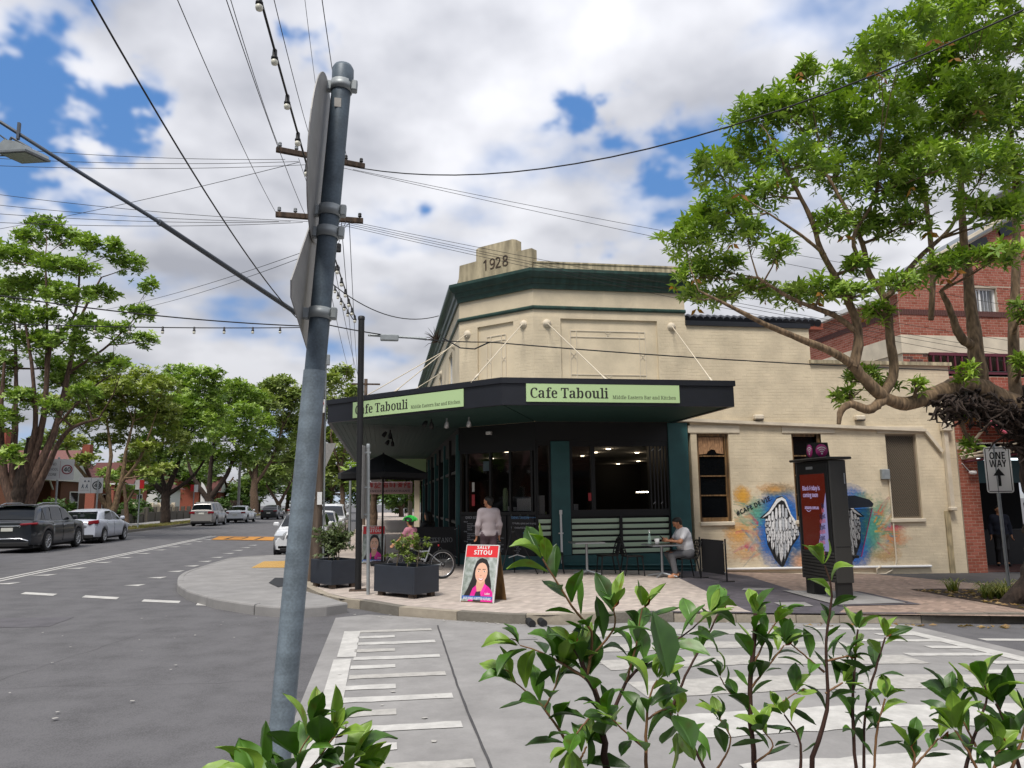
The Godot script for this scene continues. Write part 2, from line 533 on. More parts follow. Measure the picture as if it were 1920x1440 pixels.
# ---------------------------------------------------------------- ground, roads, footpaths, kerbs, paint
func kerb_line(nm: String, pts: Array, w := 0.16, hgt := 0.15, mats := ["kerb"], piece := 1.2) -> Node3D:
	# pts run with the road on their right hand side; stones are laid one by one
	var root := Node3D.new()
	root.name = numbered(nm); add_child(root)
	root.set_meta("kind", "structure")
	var c := Curve3D.new(); c.bake_interval = 0.05
	for p in pts: c.add_point(V(p.x, 0, p.y))
	var l := c.get_baked_length()
	var n := int(ceil(l / piece))
	for i in n:
		var sl := []
		for k in 5:
			var o := clampf(l * (i + k / 4.0) / n, 0.004 if k == 0 else 0.0, l)
			if k == 0: o += 0.006
			if k == 4: o -= 0.006
			var q := c.sample_baked(o)
			sl.append(on(q.x, q.z, 0))
		var m := MB.new()
		var e := 0.0 if i % 3 else 0.004
		m.sweep([W(w, -0.1), W(w, hgt - 0.03 - e), W(w - 0.012, hgt - 0.008 - e), W(w - 0.04, hgt - e), W(0, hgt - e), W(0, -0.1)], sl)
		obj("kerb_stone", m, M[mats[i % mats.size()]], root)
	return root
func ground_and_roads():
	struct("road", sheet(pv([-400, -400, 400, -400, 400, 120, -400, 120]), 0.0), M.asphalt)
	# raised concrete crossing across the side street, and its joint
	struct("concrete_crossing", sheet(pv([-0.7, -12.85, -0.2, -13.1, 0.4, -12.75, 1.0, -12.3, 1.8, -11.8, 2.6, -11.4, 8.2, -11.35, 8.2, -1.5, -0.72, -1.5]), 0.014), M.concrete)
	var j := MB.new()
	var rng := RandomNumberGenerator.new(); rng.seed = 4
	var jl := []; var jr := []
	for i in 40:
		var z := -11.75 + i * 0.25
		var x := 0.83 - 0.07 * clampf(i / 16.0, 0, 1) + rng.randf_range(-0.003, 0.003)
		jl.append(W(x - 0.008 - rng.randf() * 0.005, z)); jr.append(W(x + 0.008 + rng.randf() * 0.005, z))
	jr.reverse()
	struct("joint_line", sheet(PackedVector2Array(jl + jr), 0.019), M.asphalt_dark)
	struct("joint_line", sheet(pv([1.62, -10.34, 2.05, -10.34, 2.05, -10.32, 1.62, -10.315]), 0.019), M.asphalt_dark)
	# corner footpath of pale pink pavers
	var corner := [2.4, -11.52, 1.9, -11.68, 1.0, -12.3, 0.3, -12.9, -0.3, -13.85, -0.7, -14.2, -1.1, -15.0, -1.45, -16.2, -1.6, -17.5]
	struct("footpath", sheet(pv([5.75, -11.5] + corner + [-1.6, -120, 2.3, -120, 2.3, -19.0, 7.0, -19.2, 6.75, -17.2, 5.75, -11.9]), 0.14, null, 0.78, 1.6), M.pavers)
	struct("footpath_dark_band", sheet(pv([5.75, -11.5, 7.1, -11.5, 7.85, -12.4, 8.3, -14.95, 8.9, -18.2, 8.5, -19.4, 7.0, -19.4, 6.75, -17.2, 5.75, -11.9]), 0.14, null, 0.1, 1.6), M.pavers_dark)
	struct("footpath_brown_pavers", sheet(pv([7.1, -11.5, 40, -11.5, 40, -16.4, 14.0, -16.8, 13.0, -19.4, 8.5, -19.4, 8.9, -18.2, 8.3, -14.95, 7.85, -12.4]), 0.14, null, 0.78, 1.6), M.pavers_brown)
	struct("footpath_asphalt", sheet(pv([13.0, -19.4, 14.0, -16.8, 40, -16.4, 40, -19.4]), 0.14), M.asphalt_dark)
	for q in [[7.05, -14.7, 7.35, -15.2, 7.95, -15.2, 7.75, -14.75], [6.6, -12.25, 6.72, -12.8, 7.36, -12.9, 7.2, -12.35]]:
		struct("access_cover", sheet(pv(q), 0.152), M.concrete)
	# thin dark border course along the kerb
	var brd := []
	var inner := []
	for i in range(0, corner.size(), 2):
		brd.append(W(corner[i], corner[i + 1]))
	for p in brd: inner.append(p + W(0.13, -0.1))
	inner.reverse()
	struct("border_course", sheet(PackedVector2Array(brd + inner), 0.146), M.pavers_dark)
	struct("border_course", sheet(pv([2.4, -11.52, 7.1, -11.5, 14, -12.0, 14, -12.13, 7.1, -11.63, 2.4, -11.65]), 0.146), M.pavers_dark)
	# kerbs: the road on the right
	kerb_line("kerb", [W(14.0, -11.75), W(11.2, -11.75), W(8.6, -11.55)], 0.17, 0.16, ["kerb_dirty"], 1.6)
	kerb_line("kerb", [W(40, -11.75), W(14.0, -11.75)], 0.17, 0.16, ["kerb_dirty"], 1.6)
	kerb_line("kerb", [W(8.6, -11.55), W(7.4, -11.5), W(6.4, -11.5)], 0.17, 0.12, ["kerb"], 1.1)
	kerb_line("kerb", [W(4.4, -11.5), W(2.45, -11.52), W(1.9, -11.66), W(1.0, -12.28), W(0.3, -12.88), W(-0.35, -13.85)], 0.2, 0.15, ["kerb_dirty", "kerb", "kerb_dirty", "kerb"], 1.15)
	kerb_line("kerb", [W(6.4, -11.5), W(4.4, -11.5)], 0.2, 0.125, ["kerb"], 1.1)
	kerb_line("kerb", [W(-0.35, -13.85), W(-0.7, -14.2), W(-1.1, -15.0), W(-1.45, -16.2), W(-1.6, -17.5), W(-1.6, -26), W(-1.6, -60)], 0.18, 0.15, ["kerb"], 1.2)
	# drain holes in the kerb
	for x in [2.17, 2.34]:
		var pts := MB.new()
		pts.rod(on(x, -11.6, 0.06), on(x, -11.302, 0.06), 0.052, 14)
		var dr := obj("kerb_drain_pipe", pts, M.black_m)
		dr.set_meta("kind", "structure")
	# the concrete kerb build-out on the left
	var ext := [-0.62, -13.55, -0.95, -13.25, -1.4, -13.15, -2.0, -13.65, -2.75, -14.55, -3.5, -15.85, -4.05, -17.3, -4.45, -19.0, -4.6, -20.2, -4.55, -22.5, -4.4, -25.0, -3.6, -25.7, -2.0, -25.9, -1.95, -19.2, -2.0, -17.3, -1.75, -16.2, -1.3, -15.1, -0.95, -14.35]
	var em := sheet(pv(ext), 0.165)
	var ring := []
	for i in range(0, 26, 2): ring.append(W(ext[i], ext[i + 1]))
	var eo := struct("kerb_extension", em, M.mortar_ext if M.has("mortar_ext") else M.concrete)
	ring.reverse()
	kerb_line("kerb", ring, 0.12, 0.172, ["concrete"], 1.8)
	var er := MB.new()
	var rr := MB.new()
	# drain slot between build-out and the old kerb
	struct("drain_slot", sheet(pv([-2.3, -17.0, -2.32, -18.1, -1.98, -18.0, -1.86, -16.3, -2.0, -16.1]), 0.171), M.black_m)
	var tac := Node3D.new(); tac.name = "tactile_paving"; add_child(tac); tac.set_meta("kind", "structure")
	obj("paving_base", sheet(pv([-3.28, -21.0, -3.28, -23.0, -2.2, -23.2, -2.2, -20.7]), 0.172), M.tactile, tac)
	var studs := []
	var dome := MB.new(); dome.lathe([W(0.03, 0), W(0.022, 0.008), W(0.0, 0.009)], Vector3.ZERO, 8)
	for i in 14:
		for k in 28: studs.append(Transform3D(Basis(), on(-3.22 + i * 0.075, -20.9 - k * 0.078, 0.172)))
	many("studs", dome.done(), M.tactile, studs, [], tac)
	# left side: kerb, verge and gardens
	struct("left_footpath", sheet(pv([-14.75, 40, -14.75, -200, -20.2, -200, -20.2, 40]), 0.12), M.concrete)
	kerb_line("kerb", [W(-14.75, -140), W(-14.75, -20)], 0.17, 0.14, ["kerb_dirty"], 2.4)
	struct("garden_ground", sheet(pv([-20.2, 40, -20.2, -200, -140, -200, -140, 40]), 0.15), M.grass)
	var vg := sheet(pv([-14.95, -30, -14.95, -150, -16.9, -150, -16.9, -30]), 0.127)
	var v := struct("verge", vg, M.soil)
	# grass tufts on the verge
	var blade := MB.new(); blade.flat()
	for k in 7:
		var a := TAU * k / 7.0
		var o := V(cos(a), 0, sin(a))
		var s := V(-o.z, 0, o.x) * 0.012
		blade.quad(o * 0.02 - s, o * 0.02 + s, o * 0.07 + s * 0.4 + Vector3.UP * 0.09, o * 0.07 - s * 0.4 + Vector3.UP * 0.09)
	var tw := []; var tc := []
	for i in 5000:
		var p := on(rng.randf_range(-16.9, -15.0), -34 - 70 * pow(rng.randf(), 1.4), 0.12)
		if rng.randf() < 0.3 and p.z > -58: continue
		tw.append(Transform3D(Basis(Vector3.UP, rng.randf() * 6).scaled(Vector3.ONE * rng.randf_range(0.6, 1.4)), p))
		tc.append(col("76803c").lerp(col("a08c55"), rng.randf()))
	var gr := many("verge_grass", blade.done(), M.leaf, tw, tc)
	tag(gr, "short dry grass growing on the verge along the left kerb", "grass")
	markings()
func strip(m: MB, x0: float, z0: float, x1: float, z1: float, off: float):
	sheet(pv([x0, z0, x1, z0, x1, z1, x0, z1]), off, m)
# paint with chipped edges
func worn(x0: float, z0: float, x1: float, z1: float, rng: RandomNumberGenerator, off: float, m: MB, amt := 0.012):
	var top := []; var bot := []
	var n := maxi(4, int(absf(x1 - x0) / 0.12))
	for i in n + 1:
		var x := lerpf(x0, x1, float(i) / n)
		top.append(W(x, z0 + rng.randf_range(-amt, amt)))
		bot.append(W(x, z1 + rng.randf_range(-amt, amt)))
	bot.reverse()
	sheet(PackedVector2Array(top + bot), off, m)
func paint(nm: String, m: MB, mtl = null) -> MeshInstance3D:
	return struct(nm, m, mtl if mtl else M.paint)
func markings():
	var rng := RandomNumberGenerator.new(); rng.seed = 77
	# double centre line of the left street
	for x in [-8.98, -8.76]:
		var m := MB.new(); strip(m, x - 0.05, -44, x + 0.05, -16, 0.006); paint("centre_line", m)
	# shark teeth on both sides of the lane
	for i in 10:
		var z := -18.9 - i * 1.75 - (0.25 if i > 5 else 0.0)
		var m := MB.new(); sheet(pv([-5.65, z + 0.12, -5.25, z - 0.12, -5.3, z + 0.3]), 0.006, m); paint("triangle_marking", m)
	for i in 11:
		var z := -19.6 - i * 2.05
		var m := MB.new(); sheet(pv([-9.35 + 0.5, z + 0.3, -8.72, z - 0.12, -8.66, z + 0.25, -8.2, z - 0.05]), 0.006, MB.new())
		sheet(pv([-8.66, z + 0.22, -8.15, z - 0.14, -8.22, z + 0.28]), 0.006, m); paint("triangle_marking", m)
	# broken give way line across the mouth of the street
	for q in [[-7.2, -17.67], [-5.8, -16.94], [-4.46, -16.08], [-3.32, -15.31]]:
		var m := MB.new()
		var d := W(0.9, 0.48).normalized()
		var s := W(q[0], q[1])
		var e := s + d * 0.86
		var w := W(0.05, 0.34)
		sheet(PackedVector2Array([s, e, e + w, s + w]), 0.006, m); paint("give_way_dash", m)
	# the orange speed hump with its worn black figures
	struct("speed_hump", sheet(pv([-8.1, -39.6, -8.45, -43.2, -5.5, -42.4, -5.1, -38.6]), 0.02), M.orange)
	for q in [[-7.6, -42.3, -7.45, -39.9], [-7.5, -40.1, -6.7, -39.8], [-6.1, -42, -5.95, -39.4], [-6.8, -41.8, -6.7, -39.8], [-7.5, -42.4, -6.8, -42]]:
		var m := MB.new(); strip(m, q[0], q[1], q[2], q[3], 0.026); paint("speed_figure_marking", m, M.timber_dark)
	# parking lane ticks on the left
	for q in [[-13.6, -30.9, -11.9, -30.75], [-13.6, -43.2, -12.1, -43.05], [-13.4, -52.4, -12.0, -52.2]]:
		var m := MB.new(); strip(m, q[0], q[1], q[2], q[3], 0.006); paint("parking_line", m)
	# piano keys on the left ramp of the crossing
	var k := MB.new()
	worn(-0.5, -11.47, -0.28, -9.62, rng, 0.02, k, 0.01)
	worn(-0.53, -9.5, -0.33, -4.0, rng, 0.02, k, 0.01)
	paint("ramp_edge_marking", k)
	for i in 14:
		var m := MB.new()
		var z := -11.42 + i * 0.478
		if i % 2 == 0: worn(-0.28 - 0.012 * i * 0.5, z - 0.08, 0.72 - i * 0.005, z + 0.1, rng, 0.02, m)
		else: worn(-0.29 - 0.006 * i, z - 0.08, 0.2 - i * 0.006, z + 0.1, rng, 0.02, m)
		paint("ramp_bar_marking", m, M.paint if i % 3 else M.paint_worn)
	# zebra bars
	var zb := [[-10.72, -10.3, 5.85], [-9.75, -9.3, 6.05], [-8.83, -8.33, 6.28], [-7.76, -7.15, 6.35], [-6.55, -5.9, 6.4], [-5.3, -4.6, 6.4], [-4.0, -3.3, 6.4]]
	for b in zb:
		var m := MB.new(); worn(2.45, b[0], b[2], b[1], rng, 0.02, m, 0.02); paint("zebra_bar", m, M.paint if rng.randf() < 0.5 else M.paint_worn)
	# piano keys on the right ramp
	var r := MB.new()
	sheet(pv([7.5, -11.0, 7.75, -11.0, 8.1, -3, 7.75, -3]), 0.02, r); paint("ramp_edge_marking", r)
	for i in 15:
		var m := MB.new()
		var z := -10.85 + i * 0.49
		worn((6.25 if i % 2 == 0 else 6.95) + i * 0.03, z - 0.08, 7.5 + i * 0.02, z + 0.1, rng, 0.02, m)
		paint("ramp_bar_marking", m, M.paint)
	for q in [[8.4, -10.12, 10.2, -9.95], [11.4, -10.3, 13.4, -10.12]]:
		var m := MB.new(); strip(m, q[0], q[1], q[2], q[3], 0.006); paint("lane_dash", m)
	# hairline cracks and an old trench patch in the asphalt
	for q in [[-6.2, -12.6, -2.2, -11.9], [-9.5, -9.2, -1.1, -8.6], [-4.4, -7.0, -3.2, -12.5]]:
		var l := []; var r2 := []
		for i in 31:
			var t := i / 30.0
			var p := W(lerpf(q[0], q[2], t), lerpf(q[1], q[3], t)) + W(rng.randf_range(-0.03, 0.03), rng.randf_range(-0.05, 0.05))
			var w := W(0.002, 0.0025) * rng.randf_range(0.6, 1.4)
			l.append(p - w); r2.append(p + w)
		r2.reverse()
		struct("road_crack", sheet(PackedVector2Array(l + r2), 0.004), M.asphalt_dark)
	var pm := MB.new(); worn(-7.6, -13.9, -4.9, -12.9, rng, 0.004, pm, 0.02); struct("road_patch", pm, M.asphalt_patch)
	# specks of litter and dropped petals on the asphalt
	var chip := MB.new(); chip.flat(); chip.quad(V(-0.03, 0, 0.02), V(0.02, 0.002, 0.03), V(0.03, 0.004, -0.02), V(-0.02, 0, -0.02))
	var w := []
	for i in 170:
		var x := rng.randf_range(-6, 8); var z := rng.randf_range(-14, -4)
		if i > 130:
			x = rng.randf_range(-0.6, 2.6); z = -11.3 - 0.62 * (2.6 - x) + rng.randf_range(0.0, 0.25)
		w.append(Transform3D(Basis(Vector3.UP, rng.randf() * 6).scaled(Vector3.ONE * rng.randf_range(0.25, 0.9)), on(x, z, 0.022)))
	tag(many("litter", chip.done(), M.paint_worn, w, []), "pale specks of litter scattered over the road surface", "litter")
# ---------------------------------------------------------------- building helpers
# a wall with openings: o lower left corner, u along it, n outward
func wall(m: MB, o: Vector3, u: Vector3, n: Vector3, w: float, h: float, holes: Array, th: float, reveal := -1.0):
	m.flat()
	var xs := [0.0, w]; var ys := [0.0, h]
	for r in holes:
		for v in [r.position.x, r.end.x]:
			if v > 0 and v < w and not xs.has(v): xs.append(v)
		for v in [r.position.y, r.end.y]:
			if v > 0 and v < h and not ys.has(v): ys.append(v)
	xs.sort(); ys.sort()
	var P := func(x: float, y: float, d: float) -> Vector3: return o + u * x + Vector3.UP * y - n * d
	var flip: bool = u.cross(Vector3.UP).dot(n) < 0
	var Q := func(a, b, c, d):
		if flip: m.quad(d, c, b, a)
		else: m.quad(a, b, c, d)
	for i in xs.size() - 1:
		for j in ys.size() - 1:
			var c := W((xs[i] + xs[i + 1]) / 2, (ys[j] + ys[j + 1]) / 2)
			var hit := false
			for r in holes:
				if r.has_point(c): hit = true
			if hit: continue
			Q.call(P.call(xs[i], ys[j], 0), P.call(xs[i + 1], ys[j], 0), P.call(xs[i + 1], ys[j + 1], 0), P.call(xs[i], ys[j + 1], 0))
			Q.call(P.call(xs[i + 1], ys[j], th), P.call(xs[i], ys[j], th), P.call(xs[i], ys[j + 1], th), P.call(xs[i + 1], ys[j + 1], th))
	Q.call(P.call(0, h, 0), P.call(w, h, 0), P.call(w, h, th), P.call(0, h, th))
	Q.call(P.call(0, 0, th), P.call(w, 0, th), P.call(w, 0, 0), P.call(0, 0, 0))
	Q.call(P.call(0, 0, th), P.call(0, 0, 0), P.call(0, h, 0), P.call(0, h, th))
	Q.call(P.call(w, 0, 0), P.call(w, 0, th), P.call(w, h, th), P.call(w, h, 0))
	for r in holes:
		var a: Vector2 = r.position; var b: Vector2 = r.end
		Q.call(P.call(a.x, a.y, 0), P.call(b.x, a.y, 0), P.call(b.x, a.y, th), P.call(a.x, a.y, th))
		Q.call(P.call(a.x, b.y, th), P.call(b.x, b.y, th), P.call(b.x, b.y, 0), P.call(a.x, b.y, 0))
		Q.call(P.call(a.x, a.y, 0), P.call(a.x, a.y, th), P.call(a.x, b.y, th), P.call(a.x, b.y, 0))
		Q.call(P.call(b.x, a.y, th), P.call(b.x, a.y, 0), P.call(b.x, b.y, 0), P.call(b.x, b.y, th))
var brick_mesh := {}
# laid bricks on a wall face; returns [transform, kind] pairs
func bricks_on(o: Vector3, u: Vector3, n: Vector3, w: float, h: float, holes: Array, out: Array, rng: RandomNumberGenerator, proud := 0.004, cl := 0.24, ch := 0.086):
	var b := Basis(u, Vector3.UP, n)
	if u.cross(Vector3.UP).dot(n) < 0: b = Basis(-u, Vector3.UP, n)
	var rows := int(h / ch)
	for j in rows:
		var x := -cl * 0.5 if j % 2 else 0.0
		while x < w - 0.02:
			var x0 := maxf(x, 0.0); var x1 := minf(x + cl, w)
			var y := j * ch + ch * 0.5
			var bad := x1 - x0 < 0.05
			for r in holes:
				var lo := maxf(x0, r.position.x); var hi := minf(x1, r.end.x)
				if y + ch * 0.4 > r.position.y and y - ch * 0.4 < r.end.y and hi - lo > 0.0:
					# cut the brick at the opening
					if r.position.x - x0 > 0.05: x1 = minf(x1, r.position.x)
					elif x1 - r.end.x > 0.05: x0 = maxf(x0, r.end.x)
					else: bad = true
			if not bad and x1 - x0 > 0.04:
				var s := (x1 - x0 - 0.009) / (cl - 0.009)
				var pr := proud + rng.randf_range(-0.0012, 0.0012)
				var c: Vector3 = o + u * ((x0 + x1) / 2) + Vector3.UP * y + n * (pr - 0.006)
				out.append(Transform3D(b * Basis.from_scale(V(s, 1, 1)), c))
			x += cl
func lay(parent: Node3D, list: Array, mats: Array, rng: RandomNumberGenerator, most := 300, cl := 0.24, ch := 0.086):
	var key := "%.3f_%.3f" % [cl, ch]
	if not brick_mesh.has(key):
		var m := MB.new()
		m.cbox(Vector3.ZERO, V(cl - 0.009, ch - 0.009, 0.012), 0.003)
		brick_mesh[key] = m.done()
	var eye := V(0, 1.85, 0)
	list.sort_custom(func(a, b): return a.origin.distance_squared_to(eye) < b.origin.distance_squared_to(eye))
	var rest := []
	for i in mats.size(): rest.append([])
	for i in list.size():
		var k := rng.randi() % mats.size()
		if i < most:
			var o := obj("brick", brick_mesh[key], mats[k], parent)
			o.transform = list[i]
		else: rest[k].append(list[i])
	for k in mats.size():
		if rest[k].size(): many("brickwork", brick_mesh[key], mats[k], rest[k], [], parent)
# ---------------------------------------------------------------- the corner cafe
const A := Vector3(3.85, 0, -19.3)
const B := Vector3(2.08, 0, -21.07)
const CU := Vector3(-0.70711, 0, -0.70711)
const CN := Vector3(-0.70711, 0, 0.70711)
var cafe: Node3D
func chf(s: float, y: float, off := 0.0) -> Vector3:
	return A + CU * s + Vector3.UP * y + CN * off
func strips(m: MB, tr: Transform3D, list: Array, th := 0.022, d := 0.014):
	# list of [x0, y0, x1, y1] lines in the frame's plane
	for q in list:
		var a := W(q[0], q[1]); var b := W(q[2], q[3])
		var t := (b - a).normalized(); var nn := W(-t.y, t.x) * th * 0.5
		m.prism(PackedVector2Array([a - nn, b - nn, b + nn, a + nn]), tr, d)
func panel_mould(tr: Transform3D, x0: float, x1: float, y0: float, y1: float, g: float, parent: Node):
	var m := MB.new()
	var l := []
	for k in 2:
		var e: float = g * k
		l.append([x0, y1 - e, x1, y1 - e]); l.append([x0, y0 + e, x1, y0 + e])
	strips(m, tr, l, 0.022, 0.016)
	l = []
	for k in 2:
		var e: float = g * k
		l.append([x0 + e, y0, x0 + e, y1]); l.append([x1 - e, y0, x1 - e, y1])
	strips(m, tr, l, 0.022, 0.019)
	l = []
	var cx := (x0 + x1) / 2; var cy := (y0 + y1) / 2
	if x1 - x0 > 0.9:
		for yy in [y1 - g * 0.5, y0 + g * 0.5]:
			for s in [-1, 1]:
				l.append([cx - s * g * 0.55, yy + g * 0.5, cx, yy - g * 0.05]); l.append([cx, yy - g * 0.05, cx - s * g * 0.3, yy - g * 0.45])
	for xx in [x0 + g * 0.5, x1 - g * 0.5]:
		for s in [-1, 1]:
			l.append([xx - g * 0.4, cy + s * g * 0.5, xx, cy]); l.append([xx, cy, xx + g * 0.4, cy + s * g * 0.5])
	strips(m, tr, l, 0.02, 0.012)
	obj("panel_moulding", m, M.cream_trim, parent)
func sash(nm: String, x0: float, y0: float, x1: float, y1: float, z: float, parent: Node, bars: Array):
	var m := MB.new()
	var t := 0.07
	m.span(V(x0, y0, z - 0.08), V(x0 + t, y1, z))
	m.span(V(x1 - t - 0.03, y0, z - 0.08), V(x1, y1, z))
	m.span(V(x0 + t, y1 - t, z - 0.083), V(x1 - t - 0.03, y1, z - 0.003))
	m.span(V(x0 + t, y0, z - 0.083), V(x1 - t - 0.03, y0 + t * 1.6, z - 0.003))
	var w := obj(nm, m, M.wood_frame, parent)
	for y in bars:
		var g := MB.new()
		g.span(V(x0 + t, y - 0.017, z - 0.065), V(x1 - t - 0.03, y + 0.017, z - 0.012))
		obj("glazing_bar", g, M.wood_frame, w)
	var lv := [y0 + t * 1.6] + bars + [y1 - t]
	lv.sort()
	for i in lv.size() - 1:
		var g := MB.new()
		g.span(V(x0 + t, lv[i] + 0.012, z - 0.052), V(x1 - t - 0.03, lv[i + 1] - 0.012, z - 0.046))
		obj("pane", g, M.glass_dark, w)
	return w
func cafe_building():
	cafe = thing("cafe_building", "cream painted corner shop of 1928 with green cornice and dark cafe front", "building")
	var rng := RandomNumberGenerator.new(); rng.seed = 9
	var X := Vector3.RIGHT; var Z := Vector3.BACK
	# upper walls
	var m := MB.new()
	var fp := Rect2(0.73, 1.0, 2.67, 1.74)
	wall(m, A + V(0, 3.83, 0), X, Z, 4.2, 4.0, [fp], 0.3)
	obj("upper_wall", m, M.cream, cafe)
	m = MB.new(); m.span(V(4.5, 4.7, -19.46), V(7.3, 6.65, -19.36)); obj("recessed_panel", m, M.cream, cafe)
	panel_mould(Transform3D(Basis(), V(0, 0, -19.36)), 4.85, 6.91, 4.92, 6.26, 0.165, cafe)
	m = MB.new()
	wall(m, B + V(0, 3.83, 0), -CU, CN, 2.503, 4.0, [Rect2(0.645, 1.0, 1.215, 1.74)], 0.3)
	obj("upper_wall", m, M.cream, cafe)
	var cb := Basis(-CU, Vector3.UP, CN)
	m = MB.new(); m.box(chf(1.25, 5.7, -0.11), V(1.4, 2.0, 0.1), cb); obj("recessed_panel", m, M.cream, cafe)
	panel_mould(Transform3D(cb, chf(1.25, 0, -0.06)), -0.32, 0.32, 4.92, 6.26, 0.14, cafe)
	m = MB.new()
	var wins := [Rect2(2.2, 1.0, 1.3, 1.6), Rect2(6.5, 1.0, 1.3, 1.6), Rect2(11, 1.0, 1.3, 1.6)]
	wall(m, B + V(0, 3.83, 0), Vector3.FORWARD, Vector3.LEFT, 19, 4.0, wins, 0.3)
	obj("upper_wall", m, M.cream, cafe)
	for r in wins:
		m = MB.new()
		m.span(V(2.2, 3.83 + r.position.y, -21.07 - r.end.x), V(2.26, 3.83 + r.end.y, -21.07 - r.position.x))
		var f := obj("window", m, M.glass_dark, cafe)
		m = MB.new()
		for k in 3:
			var zz: float = -21.07 - lerpf(r.position.x, r.end.x, k / 2.0)
			m.span(V(2.14, 3.83 + r.position.y, zz - 0.04), V(2.198, 3.83 + r.end.y, zz + 0.04))
		obj("window_frame", m, M.white, f)
	# brick courses under the paint
	var list := []
	bricks_on(A + V(0, 3.9, 0), X, Z, 4.2, 2.8, [Rect2(0.7, 0.9, 2.73, 1.8)], list, rng, 0.0022)
	bricks_on(B + V(0, 3.9, 0), -CU, CN, 2.503, 2.8, [Rect2(0.62, 0.9, 1.27, 1.8)], list, rng, 0.0022)
	var wh := [Rect2(0.0, 3.95, 1.42, 0.26), Rect2(0.17, 1.5, 0.9, 2.45), Rect2(2.6, 3.95, 1.6, 0.26), Rect2(2.89, 1.5, 0.87, 2.45), Rect2(5.7, 1.5, 0.95, 2.45)]
	bricks_on(V(8.05, -0.42, -19.3), X, Z, 3.62, 6.85, wh, list, rng, 0.0022)
	bricks_on(V(11.67, -0.42, -19.3), X, Z, 4.25, 5.85, [Rect2(0, 3.95, 0.58, 0.26), Rect2(-1, 1.5, 1.14, 2.45), Rect2(2.08, 1.5, 0.95, 2.45)], list, rng, 0.0022)
	lay(cafe, list, [M.cream], rng)
	# side wing
	m = MB.new()
	var holes := [Rect2(0.17, 1.63, 0.9, 2.32), Rect2(2.89, 1.63, 0.87, 2.32)]
	wall(m, V(8.05, -0.42, -19.3), X, Z, 3.62, 6.89, holes, 0.3); obj("side_wall", m, M.cream, cafe)
	m = MB.new()
	wall(m, V(11.67, -0.42, -19.3), X, Z, 4.25, 5.9, [Rect2(0, 1.63, 0.14, 2.32), Rect2(2.08, 1.63, 0.95, 2.32)], 0.3); obj("side_wall", m, M.cream, cafe)
	m = MB.new(); m.span(V(8.06, 6.47, -19.7), V(11.7, 6.6, -19.24)); obj("roof_gutter", m, M.navy, cafe)
	m = MB.new(); m.span(V(8.2, 6.6, -20.2), V(12.5, 6.78, -19.9)); var bp := obj("brick_parapet", m, M.brick_red2, cafe)
	m = MB.new()
	for i in 22:
		m.tube([V(8.12 + i * 0.2, 6.78, -19.86), V(8.12 + i * 0.2, 6.93, -20.25)], 0.11, 8)
	obj("ridge_tiles", m, M.navy, bp)
	m = MB.new(); m.span(V(11.62, 5.48, -19.65), V(15.99, 5.58, -19.22)); obj("wall_coping", m, M.parapet, cafe)
	m = MB.new(); m.span(V(8.4, 5.4, -33), V(11.7, 6.4, -19.65)); m.span(V(11.7, 4.6, -28), V(15.9, 5.3, -19.65)); obj("roof", m, M.galv_dark, cafe)
	m = MB.new(); m.span(V(15.6, -0.42, -30), V(15.92, 5.4, -19.6)); obj("side_wall", m, M.cream, cafe)
	# cornice, string course, parapet
	var path := [V(2.08, 0, -40.07), B, A, V(8.06, 0, -19.3)]
	m = MB.new(); m.sweep([W(-0.02, 7.35), W(0.06, 7.35), W(0.075, 7.46), W(0.13, 7.5), W(0.15, 7.6), W(0.21, 7.63), W(0.27, 7.7), W(0.3, 7.76), W(0.3, 7.84), W(-0.02, 7.88)], path)
	obj("cornice", m, M.green, cafe)
	m = MB.new(); m.sweep([W(-0.02, 6.8), W(0.045, 6.8), W(0.06, 6.83), W(0.06, 6.87), W(0.03, 6.9), W(-0.02, 6.9)], path); obj("string_course", m, M.green, cafe)
	m = MB.new(); m.sweep([W(0.01, 7.86), W(0.01, 8.09), W(-0.24, 8.09), W(-0.24, 7.86)], [V(2.08, 0, -40.07), B + V(0, 0, -0.01)])
	m.sweep([W(0.01, 7.86), W(0.01, 8.06), W(0.03, 8.07), W(0.03, 8.11), W(-0.24, 8.11), W(-0.24, 7.86)], [A + V(0.02, 0, 0), V(8.05, 0, -19.3)])
	var pr := obj("parapet", m, M.parapet, cafe)
	m = MB.new()
	m.prism(pv([-1.27, 7.86, 1.25, 7.86, 1.25, 8.11, 1.25, 8.46, 0.75, 8.46, 0.75, 8.8, 0.62, 8.84, -0.5, 8.84, -0.62, 8.8, -0.62, 8.46, -1.22, 8.44]), Transform3D(cb, chf(1.25, 0, -0.22)), 0.245)
	obj("stepped_parapet", m, M.parapet, cafe)
	text("1928", sans, 0.4, M.timber_dark, pr, Transform3D(cb, chf(1.2, 8.27, 0.026)), "numerals", 1.0, 0.025)
	# roof behind the parapet
	m = MB.new(); m.prism(pv([2.2, 21.2, 3.9, 19.5, 8.0, 19.5, 8.0, 40, 2.2, 40]), Transform3D(Basis(Vector3.RIGHT, Vector3.FORWARD, Vector3.UP), V(0, 7.3, 0)), 0.1); obj("roof", m, M.galv_dark, cafe)
	m = MB.new(); m.span(V(7.8, 3.8, -40), V(8.05, 8.09, -19.6)); obj("side_wall", m, M.cream, cafe)
	# ---- ground floor front
	m = MB.new()
	m.span(V(3.85, -0.4, -19.5), V(8.0, 0.44, -19.3))
	m.prism(pv([-1.251, -0.2, 1.251, -0.2, 1.251, 0.44, -1.251, 0.44]), Transform3D(cb, chf(1.25, 0, -0.2)), 0.2)
	obj("plinth", m, M.teal, cafe)
